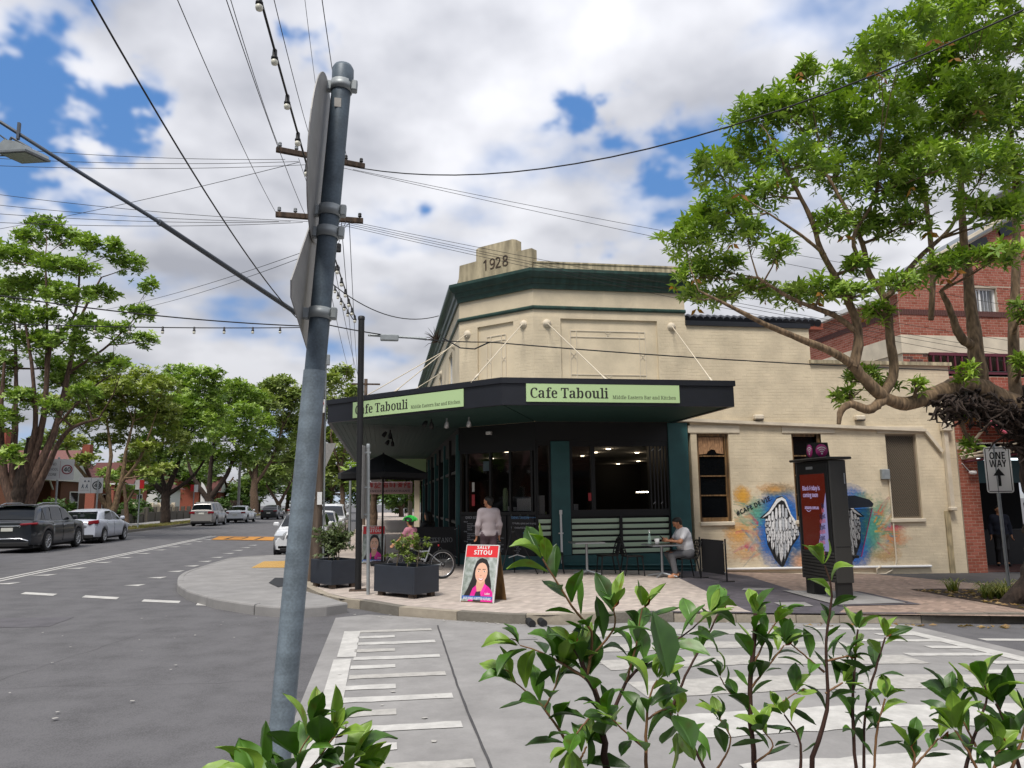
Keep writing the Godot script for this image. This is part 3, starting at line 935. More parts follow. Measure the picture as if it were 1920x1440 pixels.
	for q in [[4.25, 4.74, 3.33], [7.42, 7.97, 3.82]]:
		m = MB.new(); m.cbox(V((q[0] + q[1]) / 2, (q[2] + 0.44) / 2, -19.36), V(q[1] - q[0], q[2] - 0.44, 0.16), 0.008); obj("pilaster", m, M.teal, cafe)
	m = MB.new(); m.span(V(3.86, 3.34, -19.5), V(7.42, 3.83, -19.31))
	m.box(chf(1.25, 3.5, -0.1), V(2.5, 0.66, 0.18), cb); obj("header_panel", m, M.black, cafe)
	# big window
	m = MB.new()
	for q in [[4.74, 1.4, 4.82, 3.34], [5.31, 1.57, 5.42, 3.2], [7.37, 1.4, 7.42, 3.34], [4.82, 3.2, 7.37, 3.34], [4.82, 1.4, 7.37, 1.57]]:
		m.span(V(q[0], q[1], -19.45), V(q[2], q[3], -19.33))
	for i in 5: m.span(V(6.9 + i * 0.095, 1.57, -19.52), V(6.94 + i * 0.095, 3.2, -19.34 + 0.01 * (i % 2)))
	var bw := obj("window", m, M.black, cafe)
	m = MB.new(); m.span(V(4.82, 1.57, -19.41), V(5.31, 3.2, -19.403)); obj("pane", m, M.glass, bw)
	m = MB.new()
	for y in [1.7, 3.08]:
		for i in 2: m.rod(V(6.96 + i * 0.2, y, -19.33), V(7.02 + i * 0.2, y + 0.05, -19.33), 0.012)
	obj("window_latch", m, M.steel, bw)
	m = MB.new(); m.span(V(3.86, 1.38, -19.45), V(3.92, 3.34, -19.33)); m.span(V(4.2, 1.38, -19.45), V(4.25, 3.34, -19.33)); m.span(V(3.92, 1.38, -19.45), V(4.2, 1.47, -19.34)); m.span(V(3.92, 3.22, -19.45), V(4.2, 3.34, -19.34))
	var nw := obj("narrow_window", m, M.black, cafe)
	m = MB.new(); m.span(V(3.92, 1.47, -19.41), V(4.2, 3.22, -19.403)); obj("pane", m, M.glass, nw)
	# louvre panels
	for q in [[3.9, 4.23, 3], [4.77, 6.03, 6], [6.11, 7.37, 6]]:
		m = MB.new(); m.span(V(q[0] - 0.03, 0.44, -19.5), V(q[1] + 0.03, 1.4, -19.42))
		m.span(V(q[0] - 0.04, 0.44, -19.42), V(q[0], 1.4, -19.32)); m.span(V(q[1], 0.44, -19.42), V(q[1] + 0.04, 1.4, -19.32))
		var lp := obj("louvre_panel", m, M.black, cafe)
		for i in q[2]:
			m = MB.new()
			m.cbox(V((q[0] + q[1]) / 2, 1.30 - i * 0.155, -19.365), V(q[1] - q[0], 0.105, 0.012), 0.004, Basis(Vector3.RIGHT, 0.35))
			obj("slat", m, M.slat, lp)
	# chamfer: menu boards and shop windows
	m = MB.new()
	m.box(chf(1.25, 0.94, -0.1), V(2.5, 1.02, 0.16), cb); obj("boarding", m, M.black, cafe)
	for q in [[0.06, 0.88], [0.93, 1.44], [1.5, 2.44]]:
		m = MB.new(); m.cbox(chf((q[0] + q[1]) / 2, 0.95, 0.0), V(q[1] - q[0] - 0.02, 1.0, 0.03), 0.006, cb)
		var bd := obj("menu_board", m, M.black_m, cafe)
		chalk(bd, q[0], q[1], rng)
	m = MB.new()
	for s in [0.03, 0.14, 0.82, 1.47, 2.27, 2.47]: m.box(chf(s, 2.33, -0.06), V(0.06, 1.68, 0.1), cb)
	for y in [1.5, 3.14]: m.box(chf(1.25, y, -0.06), V(2.5, 0.08, 0.12), cb)
	var cw := obj("shop_window", m, M.black, cafe)
	for q in [[0.14, 0.82], [0.82, 1.47], [1.47, 2.27]]:
		m = MB.new(); m.box(chf((q[0] + q[1]) / 2, 2.33, -0.05), V(q[1] - q[0] - 0.06, 1.58, 0.007), cb); obj("pane", m, M.glass, cw)
	m = MB.new(); m.cbox(chf(1.45, 3.62, 0.05), V(0.16, 0.09, 0.1), 0.015, cb); obj("wall_light", m, M.white, cafe)
	# left front: dark bays with pale blue posts
	m = MB.new(); m.span(V(2.05, 0.1, -40), V(2.3, 0.45, -21.1)); m.span(V(2.06, 3.2, -40), V(2.3, 3.83, -21.1)); obj("header_panel", m, M.black, cafe)
	for i in 9:
		var z := -21.25 - i * 2.2
		m = MB.new(); m.cbox(V(2.06, 1.9, z), V(0.14, 3.5, 0.14), 0.01); obj("shop_post", m, M.teal if i % 2 == 0 else M.black, cafe)
		m = MB.new(); m.span(V(2.12, 0.45, z - 2.2), V(2.13, 3.2, z)); obj("pane", m, M.glass_dark if i > 1 else M.glass, cafe)
		m = MB.new(); m.span(V(2.05, 1.2, z - 2.1), V(2.2, 1.28, z - 0.1)); m.span(V(2.05, 2.6, z - 2.1), V(2.2, 2.68, z - 0.1)); obj("transom", m, M.black, cafe)
	# dark room inside with its downlights
	m = MB.new()
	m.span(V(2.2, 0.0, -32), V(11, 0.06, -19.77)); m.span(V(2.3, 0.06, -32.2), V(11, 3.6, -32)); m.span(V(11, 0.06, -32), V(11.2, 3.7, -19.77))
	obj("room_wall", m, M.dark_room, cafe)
	m = MB.new(); m.prism(pv([2.25, 21.3, 3.95, 19.6, 8, 19.6, 11, 19.8, 11, 32, 2.25, 32]), Transform3D(Basis(Vector3.RIGHT, Vector3.FORWARD, Vector3.UP), V(0, 3.29, 0)), 0.1); obj("room_ceiling", m, mat("7c7c7a", 0.9), cafe)
	var lampm := mat("fff4dd", 0.5)
	lampm.emission_enabled = true; lampm.emission = Color(1, 0.93, 0.8); lampm.emission_energy_multiplier = 7.0
	for p in [V(6.5, 0, -21.69), V(6.58, 0, -23.35), V(6.64, 0, -25.21), V(7.98, 0, -23.5), V(9.89, 0, -28.99), V(9.75, 0, -31.18), V(9.81, 0, -27.05), V(3.71, 0, -23.04), V(3.77, 0, -26.71)]:
		m = MB.new(); m.lathe([W(0.07, 0), W(0.07, -0.012), W(0.0, -0.012)], V(p.x, 3.288, p.z), 10)
		obj("ceiling_downlight", m, lampm, cafe)
		var l := OmniLight3D.new(); l.name = "downlight_lamp"; l.position = V(p.x, 3.22, p.z); l.light_energy = 0.05; l.light_size = 0.05; l.omni_range = 12; l.omni_attenuation = 2; l.light_color = Color(1, 0.9, 0.75); l.shadow_enabled = true
		cafe.add_child(l, true)
	# counter, fan, goods on the sill
	m = MB.new(); m.span(V(3.6, 0.06, -23.2), V(6.2, 1.15, -22.6)); obj("counter", m, M.timber_dark, cafe)
	m = MB.new(); m.rod(V(5.75, 3.29, -22.2), V(5.75, 3.0, -22.2), 0.02)
	for k in 4: m.box(V(5.75, 3.0, -22.2) + Basis(Vector3.UP, k * PI / 2 + 0.3) * V(0.35, 0, 0), V(0.55, 0.01, 0.12), Basis(Vector3.UP, k * PI / 2 + 0.3))
	obj("ceiling_fan", m, M.black, cafe)
	m = MB.new()
	for i in 9: m.lathe([W(0.04, 0), W(0.045, 0.2), W(0.018, 0.27), W(0.018, 0.33)], V(3.8 + i * 0.26, 1.15, -22.9 + 0.1 * sin(i * 2.0)), 8)
	obj("bottles", m, M.sign_green, cafe)
	m = MB.new(); m.box(chf(0.46, 1.72, -0.35), V(0.56, 0.32, 0.3), cb); obj("display_case", m, M.white, cafe)
	m = MB.new(); m.lathe([W(0.07, 0), W(0.07, 0.5), W(0.05, 0.58), W(0.03, 0.6)], chf(1.18, 1.56, -0.3), 12); obj("green_canister", m, M.sign_green, cafe)
	m = MB.new(); m.lathe([W(0.05, 0), W(0.05, 0.12)], chf(0.98, 1.56, -0.2), 10); m.lathe([W(0.06, 0), W(0.06, 0.1)], chf(0.85, 1.56, -0.25), 10); obj("cups", m, M.white, cafe)
	m = MB.new(); m.span(V(3.98, 1.47, -19.75), V(4.12, 1.95, -19.55)); m.span(V(4.9, 1.57, -19.8), V(5.02, 1.72, -19.6)); obj("sill_box", m, M.white, cafe)
	m = MB.new(); m.cbox(chf(1.62, 2.75, -0.06), V(0.22, 0.26, 0.02), 0.004, cb); obj("window_notice", m, mat("6f8694", 0.6), cafe)
	for q in [[V(5.28, 1.9, -19.36), V(0.1, 0.2, 0.005), "b23a40"], [chf(2.05, 1.85, -0.03), V(0.1, 0.3, 0.006), "b23a40"], [chf(2.05, 2.2, -0.03), V(0.08, 0.25, 0.006), "c9c9c4"]]:
		m = MB.new(); m.box(q[0], q[1], cb if q[0].x < 4 else Basis()); obj("window_sticker", m, mat(q[2], 0.6), cafe)
	# ---- side wing fittings
	var w1: Node3D = sash("sash_window", 8.22, 1.21, 9.12, 3.53, -19.36, cafe, [2.94, 2.41, 1.9])
	m = MB.new(); m.prism(pv([8.3, 2.98, 8.52, 3.0, 8.56, 3.06, 8.66, 3.12, 8.76, 3.1, 8.8, 3.02, 9.0, 2.99, 9.0, 3.44, 8.3, 3.44]), Transform3D(Basis(), V(0, 0, -19.4)), 0.006)
	obj("peeling_film", m, mat("b58a63", 0.7, 0, M.parapet.albedo_texture, 3.0), w1)
	sash("sash_window", 10.94, 1.21, 11.81, 3.53, -19.36, cafe, [2.94, 2.41, 1.9])
	m = MB.new(); m.rod(V(8.24, 2.05, -24.47), V(8.65, 2.05, -24.4), 0.018); obj("tube_light", m, lampm, cafe)
	m = MB.new(); m.span(V(8.1, -0.3, -19.75), V(15.6, 5.2, -19.65))
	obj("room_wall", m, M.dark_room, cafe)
	for q in [[8.2, 9.15], [10.9, 11.85], [13.7, 14.75]]:
		m = MB.new(); m.cbox(V((q[0] + q[1]) / 2, 1.165, -19.3), V(q[1] - q[0], 0.1, 0.14), 0.012); obj("window_sill", m, M.cream_trim, cafe)
	for q in [[7.98, 9.44], [10.66, 12.23], [13.5, 14.95]]:
		m = MB.new(); m.cbox(V((q[0] + q[1]) / 2, 3.65, -19.292), V(q[1] - q[0], 0.2, 0.04), 0.005); obj("lintel", m, M.cream_trim, cafe)
	# security screen
	m = MB.new()
	for q in [[13.75, 1.21, 13.8, 3.53], [14.65, 1.21, 14.7, 3.53], [13.8, 1.21, 14.65, 1.26], [13.8, 3.48, 14.65, 3.53]]: m.span(V(q[0], q[1], -19.4), V(q[2], q[3], -19.36))
	var fs := obj("security_screen", m, M.grille, cafe)
	m = MB.new()
	for s in [-1, 1]:
		for i in 46:
			var c := 1.26 - 0.85 * 1.3 + i * 0.0755
			var x0 := 13.8; var x1 := 14.65
			var y0 := c if s > 0 else c + 0.85 * 1.3
			var y1 := c + 0.85 * 1.3 if s > 0 else c
			var a := W(x0, y0); var b := W(x1, y1)
			var ca := _clip(a, b, 1.26, 3.48)
			if ca.size(): m.tube([V(ca[0].x, ca[0].y, -19.385 + 0.004 * s), V(ca[1].x, ca[1].y, -19.385 + 0.004 * s)], 0.006, 4, false)
	obj("diamond_mesh", m, M.grille, fs).set_meta("kind", "stuff")
	m = MB.new(); m.span(V(13.75, 1.21, -19.5), V(14.7, 3.53, -19.45)); obj("pane", m, mat("3a352e", 0.5), fs)
	# eaves gutter falling to the downpipe
	m = MB.new()
	m.sweep([W(-0.002, 0), W(0.09, 0.0), W(0.11, 0.02), W(0.11, 0.1), W(0.095, 0.1), W(0.08, 0.05), W(-0.002, 0.05)], [V(7.62, 3.84, -19.3), V(14.97, 3.58, -19.3)])
	var gu := obj("gutter", m, M.cream_trim, cafe)
	m = MB.new(); m.box(V(15.2, 3.32, -19.24), V(0.72, 0.09, 0.08), Basis(Vector3.BACK, -0.9)); m.cbox(V(15.6, 3.74, -19.2), V(0.3, 0.28, 0.2), 0.03); m.span(V(15.5, 1.5, -19.28), V(15.62, 3.6, -19.18)); m.cbox(V(15.56, 1.46, -19.2), V(0.2, 0.1, 0.14), 0.02)
	obj("downpipe", m, M.cream_trim, gu)
	m = MB.new(); m.span(V(15.36, -0.42, -19.3), V(15.52, 1.4, -19.26)); obj("pipe_casing", m, mat("b9a884", 0.9, 0, M.parapet.albedo_texture, 1.0), cafe)
	for x in [9.98, 12.98]:
		m = MB.new(); m.cbox(V(x, 3.97, -19.22), V(0.28, 0.14, 0.16), 0.03); var wl := obj("wall_light", m, M.cream_trim, cafe)
		m = MB.new(); m.span(V(x - 0.12, 3.885, -19.27), V(x + 0.12, 3.897, -19.16)); obj("lens", m, M.black, wl)
	m = MB.new(); m.cbox(V(13.62, 2.42, -19.25), V(0.25, 0.28, 0.1), 0.015); var eb := obj("meter_box", m, M.galv, cafe)
	m = MB.new(); m.tube([V(13.75, 2.28, -19.27), V(13.76, 0.15, -19.27), V(13.73, 0.0, -19.27), V(13.6, -0.15, -19.27), V(13.4, -0.24, -19.27), V(12.4, -0.2, -19.27)], 0.022, 8); obj("conduit", m, M.cream_trim, eb)
	m = MB.new(); m.rod(V(8.85, -0.0, -19.25), V(14.78, -0.07, -19.25), 0.035, 10); obj("waste_pipe", m, M.white, cafe)
	m = MB.new(); m.rod(V(8.3, -0.13, -19.26), V(12.4, -0.2, -19.26), 0.018, 8); m.tube([V(13.15, -0.24, -19.25), V(13.12, -0.1, -19.22), V(13.25, -0.04, -19.22)], 0.025, 8); obj("water_pipe", m, M.cream_trim, cafe)
	m = MB.new(); m.rod(V(4.5, 0.22, -19.25), V(8.0, 0.13, -19.25), 0.03, 10); m.rod(V(4.5, 0.12, -19.26), V(8.0, 0.04, -19.26), 0.014, 8); obj("waste_pipe", m, M.teal, cafe)
	m = MB.new(); m.rod(V(4.47, 0.26, -19.22), V(4.46, 1.5, -19.22), 0.028, 12); m.rod(V(4.46, 1.47, -19.22), V(4.46, 1.58, -19.22), 0.04, 12); m.box(V(4.46, 1.0, -19.24), V(0.12, 0.03, 0.05)); obj("vent_pipe", m, M.white, cafe)
	# air conditioner on the awning roof
	m = MB.new(); m.cbox(V(1.75, 4.95, -25.6), V(0.36, 0.75, 0.85), 0.03); m.cbox(V(1.75, 4.9, -27.2), V(0.36, 0.65, 0.8), 0.03); m.span(V(1.5, 4.38, -27.5), V(1.9, 4.6, -25.3)); obj("air_conditioner", m, M.white, cafe)
	mural()
	tie_rods()
func _clip(a: Vector2, b: Vector2, lo: float, hi: float) -> Array:
	var t0 := 0.0; var t1 := 1.0
	var dy := b.y - a.y
	var ta := (lo - a.y) / dy; var tb := (hi - a.y) / dy
	t0 = maxf(t0, minf(ta, tb)); t1 = minf(t1, maxf(ta, tb))
	if t1 - t0 < 0.02: return []
	return [a.lerp(b, t0), a.lerp(b, t1)]
func chalk(bd: Node, s0: float, s1: float, rng: RandomNumberGenerator):
	var cb := Basis(-CU, Vector3.UP, CN)
	var white := mat("b9bcc2", 0.9); var blue := mat("6ea0d0", 0.9)
	var left := (s1 - 0.05)
	var put := func(t: String, y: float, h: float, mm: Material, ind := 0.0):
		text(t, sans, h, mm, bd, Transform3D(cb, chf(left - ind, y, 0.017)), "chalk_text", 1.0, 0.001, HORIZONTAL_ALIGNMENT_LEFT)
	if s0 < 0.5:
		put.call("TAPAS TAVERN", 1.39, 0.085, blue, 0.05)
		put.call("lunch special", 1.4, 0.04, blue, 0.58)
		put.call("12 Build a plate (eat in only)", 1.25, 0.06, white, 0.08)
		put.call("15 Schnitzel & Salad", 1.14, 0.06, white, 0.04)
		put.call("15 T", 1.03, 0.06, white, 0.04)
		put.call("gf + v", 1.02, 0.05, blue, 0.42)
		put.call("Kids", 0.95, 0.05, blue, 0.44)
		for k in 4: put.call(["open 7 days", "from 7am", "coffee & juice", "cakes"][k], 0.66 - k * 0.05, 0.035, white, 0.1 + 0.1 * (k % 2))
	elif s0 < 1.2:
		put.call("MENU", 1.39, 0.08, white, 0.08)
		put.call("all day dining", 1.32, 0.04, white, 0.06)
		for k in 9: put.call(["Eggs on toast", "Omelette", "Big breakfast", "Pancakes", "Shakshuka", "Falafel plate", "Fattoush", "Avocado toast", "Manoush"][k], 0.98 - k * 0.055, 0.045, white, 0.02 + 0.05 * (k % 3))
	else:
		put.call("QUICK BITES", 1.39, 0.08, white, 0.1)
		for k in 16: put.call(["Mezze", "Hommus", "Baba ghanouj", "Tabouli", "Fattoush", "Grills", "Chicken skewer", "Lamb skewer", "Kafta", "Mixed plate", "Wraps", "Falafel", "Chicken", "Halloumi", "Sides", "Chips"][k], 1.28 - k * 0.052, 0.046, white, 0.05 if k % 5 == 0 else 0.16)
func tie_rods():
	for q in [[V(4.21, 6.42, -19.3), V(4.9, 4.3, -15.95), Vector3.BACK], [V(7.65, 6.42, -19.3), V(7.3, 4.3, -15.95), Vector3.BACK],
		[chf(0.31, 6.43), V(1.86, 4.36, -16.25), CN], [chf(2.21, 6.42), V(0.1, 4.3, -18.4), CN], [V(2.08, 6.42, -22.6), V(-1.0, 4.3, -20.6), Vector3.LEFT], [V(2.08, 6.42, -27.6), V(-1.2, 4.3, -27.6), Vector3.LEFT]]:
		var m := MB.new()
		m.rod(q[0] + q[2] * 0.06, q[1], 0.013, 8)
		var d: Vector3 = (q[1] - q[0]).normalized()
		var e: Vector3 = q[1] - d * 0.35
		m.rod(e - d * 0.12, e + d * 0.12, 0.024, 8)
		var r := obj("tie_rod", m, M.cream_trim, cafe)
		m = MB.new()
		var bb := Basis(Quaternion(Vector3.UP, q[2]))
		m.lathe([W(0.115, 0), W(0.115, 0.02), W(0.08, 0.035), W(0.08, 0.07), W(0.04, 0.09), W(0, 0.09)], q[0], 18, bb)
		obj("rosette", m, M.cream_trim, r)
# ---------------------------------------------------------------- awning over the footpath
func awning_part():
	var FR := V(7.6, 0, -15.7); var FC := V(2.44, 0, -15.7); var FL := V(-1.38, 0, -19.7); var BL := V(-1.38, 0, -39.5)
	var m := MB.new()
	m.sweep([W(-0.1, 3.81), W(0, 3.81), W(0, 4.26), W(0.035, 4.265), W(0.035, 4.385), W(-0.1, 4.4)], [BL, FL, FC, FR, V(7.6, 0, -19.28)])
	var aw := obj("awning", m, M.navy, cafe)
	m = MB.new(); m.prism(pv([7.55, 15.75, 2.46, 15.75, -1.33, 19.72, -1.33, 39.5, 2.1, 39.5, 2.1, 21.1, 3.87, 19.35, 7.55, 19.35]), Transform3D(Basis(Vector3.RIGHT, Vector3.FORWARD, Vector3.UP), V(0, 4.16, 0)), 0.06)
	obj("awning_roof", m, M.galv_dark, aw)
	m = MB.new(); m.prism(pv([7.55, 15.75, 2.46, 15.75, -1.33, 19.72, -1.33, 39.5, 2.1, 39.5, 2.1, 21.1, 3.87, 19.35, 7.55, 19.35]), Transform3D(Basis(Vector3.RIGHT, Vector3.FORWARD, Vector3.UP), V(0, 3.85, 0)), 0.03)
	obj("ceiling_lining", m, M.black, aw)
	# lining boards parallel to each edge
	for q in [[pv([2.46, -15.76, 7.54, -15.76, 7.54, -19.3, 3.87, -19.3]), W(2.44, -15.76), W(1, 0)],
		[pv([2.43, -15.78, -1.32, -19.73, 2.06, -21.05, 3.83, -19.3]), W(2.43, -15.78), W(-0.689, -0.725)],
		[pv([-1.31, -19.78, -1.31, -39.4, 2.05, -39.4, 2.05, -21.1]), W(-1.31, -19.78), W(0, -1)]]:
		var t: Vector2 = q[2]
		var nn := W(t.y, -t.x)
		if nn.dot(W(3, -21) - q[1]) < 0: nn = -nn
		for i in 27:
			var a: Vector2 = q[1] + nn * (i * 0.135) - t * 30
			var st := PackedVector2Array([a, a + t * 70, a + t * 70 + nn * 0.127, a + nn * 0.127])
			for pl in Geometry2D.intersect_polygons(q[0], st):
				m = MB.new()
				var pp := PackedVector2Array()
				for v in pl: pp.append(W(v.x, -v.y))
				m.prism(pp, Transform3D(Basis(Vector3.RIGHT, Vector3.FORWARD, Vector3.UP), V(0, 3.83, 0)), 0.018)
				obj("soffit_board", m, M.soffit, aw)
	# sign boards
	var cd := V(-0.6907, 0, -0.7232)
	var cn := V(-0.7232, 0, 0.6907)
	var fb := Basis(-cd, Vector3.UP, cn)
	for q in [[Transform3D(Basis(), V(4.64, 4.07, -15.69)), 3.38], [Transform3D(fb, FC + cd * 2.795 + cn * 0.01 + Vector3.UP * 4.05), 3.53], [Transform3D(Basis(V(1, 0, 0), Vector3.UP, Vector3.BACK), V(0.45, 3.4, -36.0)), 3.1]]:
		var b := MB.new(); b.box(q[0] * V(0, 0, 0.012), V(q[1], 0.385, 0.018), q[0].basis)
		if q[1] < 3.2:
			b = MB.new(); b.box(q[0].origin, V(q[1], 0.75, 0.04), q[0].basis)
		var sb := obj("sign_board", b, M.sign_green, aw)
		var w: float = q[1]
		fit_text("Cafe Tabouli", serif_bold, 0.29, w * 0.5, M.letter, aw, q[0] * Transform3D(Basis(), V(-w * 0.225, -0.012 if w > 3.2 else -0.1, 0.022)))
		fit_text("Middle Eastern Bar and Kitchen", serif, 0.1, w * 0.42, M.letter, aw, q[0] * Transform3D(Basis(), V(w * 0.265, -0.085 if w > 3.2 else -0.22, 0.022)))
	# small spotlights and a camera under the awning
	for p in [[V(1.15, 3.8, -18.5), true], [V(1.5, 3.8, -18.3), false], [V(2.0, 3.8, -18.0), false], [V(0.2, 3.8, -21.5), true], [V(0.3, 3.8, -24.5), true]]:
		m = MB.new()
		m.rod(p[0], p[0] + V(0, -0.08, 0), 0.02)
		m.lathe([W(0.03, 0.06), W(0.055, 0.0), W(0.06, -0.09), W(0.045, -0.1)], p[0] + V(0, -0.14, 0), 10, Basis(Vector3.RIGHT, 0.5))
		if p[1]: m.lathe([W(0.03, 0.06), W(0.055, 0.0), W(0.06, -0.09), W(0.045, -0.1)], p[0] + V(-0.14, -0.1, 0), 10, Basis(Vector3.BACK, -0.6))
		obj("spotlight", m, M.black if p[1] else M.steel, aw)
func fit_text(s: String, f: Font, h: float, w: float, mtl: Material, parent: Node, tr: Transform3D, nm := "lettering", depth := 0.003):
	var o := text(s, f, h, mtl, parent, Transform3D(), nm, 1.0, depth)
	var a := o.mesh.get_aabb()
	o.transform = tr * Transform3D(Basis.from_scale(V(w / a.size.x, 1, 1)), Vector3.ZERO)
	return o
# ---------------------------------------------------------------- painted wings on the side wall
func mural():
	var w := 920; var h := 400
	var x0 := 8.75; var x1 := 14.65; var y0 := -0.05; var y1 := 2.5
	var buf := PackedFloat32Array(); buf.resize(w * h * 4)
	var im := Image.create(w, h, false, Image.FORMAT_RGBA8)
	var nz := FastNoiseLite.new(); nz.seed = 8; nz.frequency = 1.3; nz.fractal_octaves = 4
	var nf := FastNoiseLite.new(); nf.seed = 3; nf.frequency = 9.0; nf.fractal_octaves = 3
	# sprayed clouds of colour: centre, half sizes, slant, colour, strength
	var sp := [[10.45, 1.05, 0.62, 0.95, "1a66bc", 1.8], [12.62, 1.0, 0.5, 0.95, "1a66bc", 1.75], [10.6, 0.6, 0.45, 0.6, "17508f", 1.0],
		[9.85, 1.45, 0.32, 0.35, "58a58c", 0.75], [13.15, 0.9, 0.38, 0.6, "4f9c83", 0.8], [13.4, 1.5, 0.25, 0.35, "78b28f", 0.55],
		[9.45, 1.9, 0.22, 0.25, "e0a53a", 0.8], [10.35, 2.05, 0.5, 0.18, "e0a04e", 0.6], [9.25, 0.85, 0.34, 0.4, "e2a85a", 0.75], [9.35, 0.4, 0.4, 0.2, "e0b07a", 0.5], [11.0, 0.15, 0.35, 0.3, "d8a27c", 0.8],
		[13.75, 0.75, 0.4, 0.3, "dd8f58", 0.6], [13.4, 0.25, 0.45, 0.18, "c9a36a", 0.5], [9.5, 0.55, 0.2, 0.12, "c65a7c", 0.45], [13.8, 1.0, 0.4, 0.12, "cf5a70", 0.5], [12.9, 1.75, 0.3, 0.16, "8ba06a", 0.5]]
	for j in h:
		var y := lerpf(y1, y0, (j + 0.5) / h)
		for i in w:
			var x := lerpf(x0, x1, (i + 0.5) / w)
			var n := nz.get_noise_2d(x, y) * 0.5
			var n2 := nf.get_noise_2d(x * 0.6 - y * 0.5, y + x * 0.4)
			var c := Color(0, 0, 0, 0)
			for q in sp:
				var dx: float = (x - q[0]) / q[2]; var dy: float = (y - q[1]) / q[3]
				var d := dx * dx + dy * dy
				if d < 3.0:
					var a := clampf(float(q[5]) * (1.35 - sqrt(d) * 1.05) + n * 0.7 + n2 * 0.25, 0, 1) * clampf(3.0 - d, 0, 1)
					a = minf(a, 0.93)
					if a > 0.01:
						var qc := Color(q[4])
						qc = qc.lightened(maxf(0, n2 * 0.25))
						var na := a + c.a * (1 - a)
						c = Color((qc.r * a + c.r * c.a * (1 - a)) / na, (qc.g * a + c.g * c.a * (1 - a)) / na, (qc.b * a + c.b * c.a * (1 - a)) / na, na)
			im.set_pixel(i, j, c)
	var px := func(x: float, y: float) -> Vector2: return W((x - x0) / (x1 - x0) * w, (y1 - y) / (y1 - y0) * h)
	var rng := RandomNumberGenerator.new(); rng.seed = 12
	# brush flicks
	for k in 46:
		var side := -1 if k % 2 else 1
		var s := W(9.9, 0.9) if side < 0 else W(13.2, 0.8)
		var a := W(s.x + side * rng.randf_range(0.0, 0.5), s.y + rng.randf_range(-0.55, 0.75))
		var b := a + W(side * rng.randf_range(0.2, 0.6), rng.randf_range(-0.25, 0.5) * (1 if a.y > 0.6 else -0.8))
		var cc: Color = [Color("d98f3a"), Color("c4456a"), Color("3f86b5"), Color("e0b45a"), Color("4d9a78"), Color("d2624e")][rng.randi() % 6]
		var mid := (a + b) / 2 + W(0, rng.randf_range(-0.12, 0.16))
		for e in 3:
			var o := W(rng.randf_range(-0.04, 0.04), rng.randf_range(-0.04, 0.04))
			for i in 8:
				var t := i / 8.0; var t2 := (i + 1) / 8.0
				brush(im, px.call(a.x, a.y).lerp(px.call(mid.x, mid.y), t).lerp(px.call(mid.x, mid.y).lerp(px.call(b.x, b.y), t), t) + o * 150, px.call(a.x, a.y).lerp(px.call(mid.x, mid.y), t2).lerp(px.call(mid.x, mid.y).lerp(px.call(b.x, b.y), t2), t2) + o * 150, (1 - t) * rng.randf_range(1.5, 3.5), cc, 0.3)
	# wings: black ground, white feathers
	for side in [-1, 1]:
		var cx: float = 11.3 + side * 0.25 + (0.2 if side > 0 else 0.0)
		var f := func(x: float, y: float) -> Vector2: return px.call(cx + side * x, y)
		var bl := Color("121215")
		fill(im, [f.call(0.0, 1.25), f.call(0.12, 1.05), f.call(0.28, 1.36), f.call(0.4, 1.78), f.call(0.5, 1.87), f.call(0.66, 1.82), f.call(0.9, 1.5), f.call(1.18, 1.29), f.call(1.0, 1.27), f.call(1.03, 0.95), f.call(1.0, 0.6), f.call(0.82, 0.22), f.call(0.61, -0.03), f.call(0.45, 0.25), f.call(0.3, 0.55), f.call(0.12, 0.75), f.call(0.02, 1.0)], bl)
		var tips := [W(0.12, 0.78), W(0.3, 0.58), W(0.45, 0.28), W(0.61, 0.0), W(0.8, 0.25), W(0.97, 0.6), W(1.01, 0.95)]
		var bases := [W(0.14, 1.15), W(0.3, 1.3), W(0.44, 1.62), W(0.56, 1.66), W(0.7, 1.55), W(0.86, 1.4), W(0.98, 1.27)]
		for row in 4:
			var cnt: int = [10, 11, 10, 9][row]
			for i in cnt:
				var t := (i + 0.5 * (row % 2)) / (cnt - 0.5) * 5.99
				var b2: Vector2 = bases[int(t)].lerp(bases[int(t) + 1], t - int(t)); var e2: Vector2 = tips[int(t)].lerp(tips[int(t) + 1], t - int(t))
				var a := b2.lerp(e2, [0.42, 0.26, 0.12, 0.0][row]); var e := b2.lerp(e2, [1.0, 0.74, 0.5, 0.27][row] + rng.randf_range(-0.04, 0.02))
				var dd := (e - a).normalized(); var nn := W(-dd.y, dd.x)
				for pass_ in 2:
					var wd := (0.056 if pass_ == 0 else 0.046) * (1.15 - 0.1 * row)
					var tt := e + dd * (0.015 if pass_ == 0 else -0.03)
					var l := a.distance_to(e)
					var pl := []
					for q in [a - nn * wd * 0.6, a + nn * wd * 0.6, a + dd * l * 0.5 + nn * wd, a + dd * l * 0.82 + nn * wd * 0.7, tt, a + dd * l * 0.8 - nn * wd * 0.8, a + dd * l * 0.45 - nn * wd]: pl.append(f.call(q.x, q.y))
					fill(im, pl, bl if pass_ == 0 else Color("e2e3e4") if rng.randf() < 0.8 else Color("bcc0c5"))
				if row < 2: brush(im, f.call(a.x, a.y), f.call(e.x, e.y), 0.7, Color("55585c"), 0.7)
		# white leading edge
		fill(im, [f.call(0.02, 1.2), f.call(0.12, 1.08), f.call(0.24, 1.2), f.call(0.34, 1.46), f.call(0.44, 1.72), f.call(0.52, 1.76), f.call(0.64, 1.68), f.call(0.88, 1.4), f.call(1.12, 1.29), f.call(0.9, 1.47), f.call(0.66, 1.79), f.call(0.5, 1.845), f.call(0.4, 1.77), f.call(0.27, 1.38), f.call(0.13, 1.18)], Color("e8e9e9"))
	var t := ImageTexture.create_from_image(im)
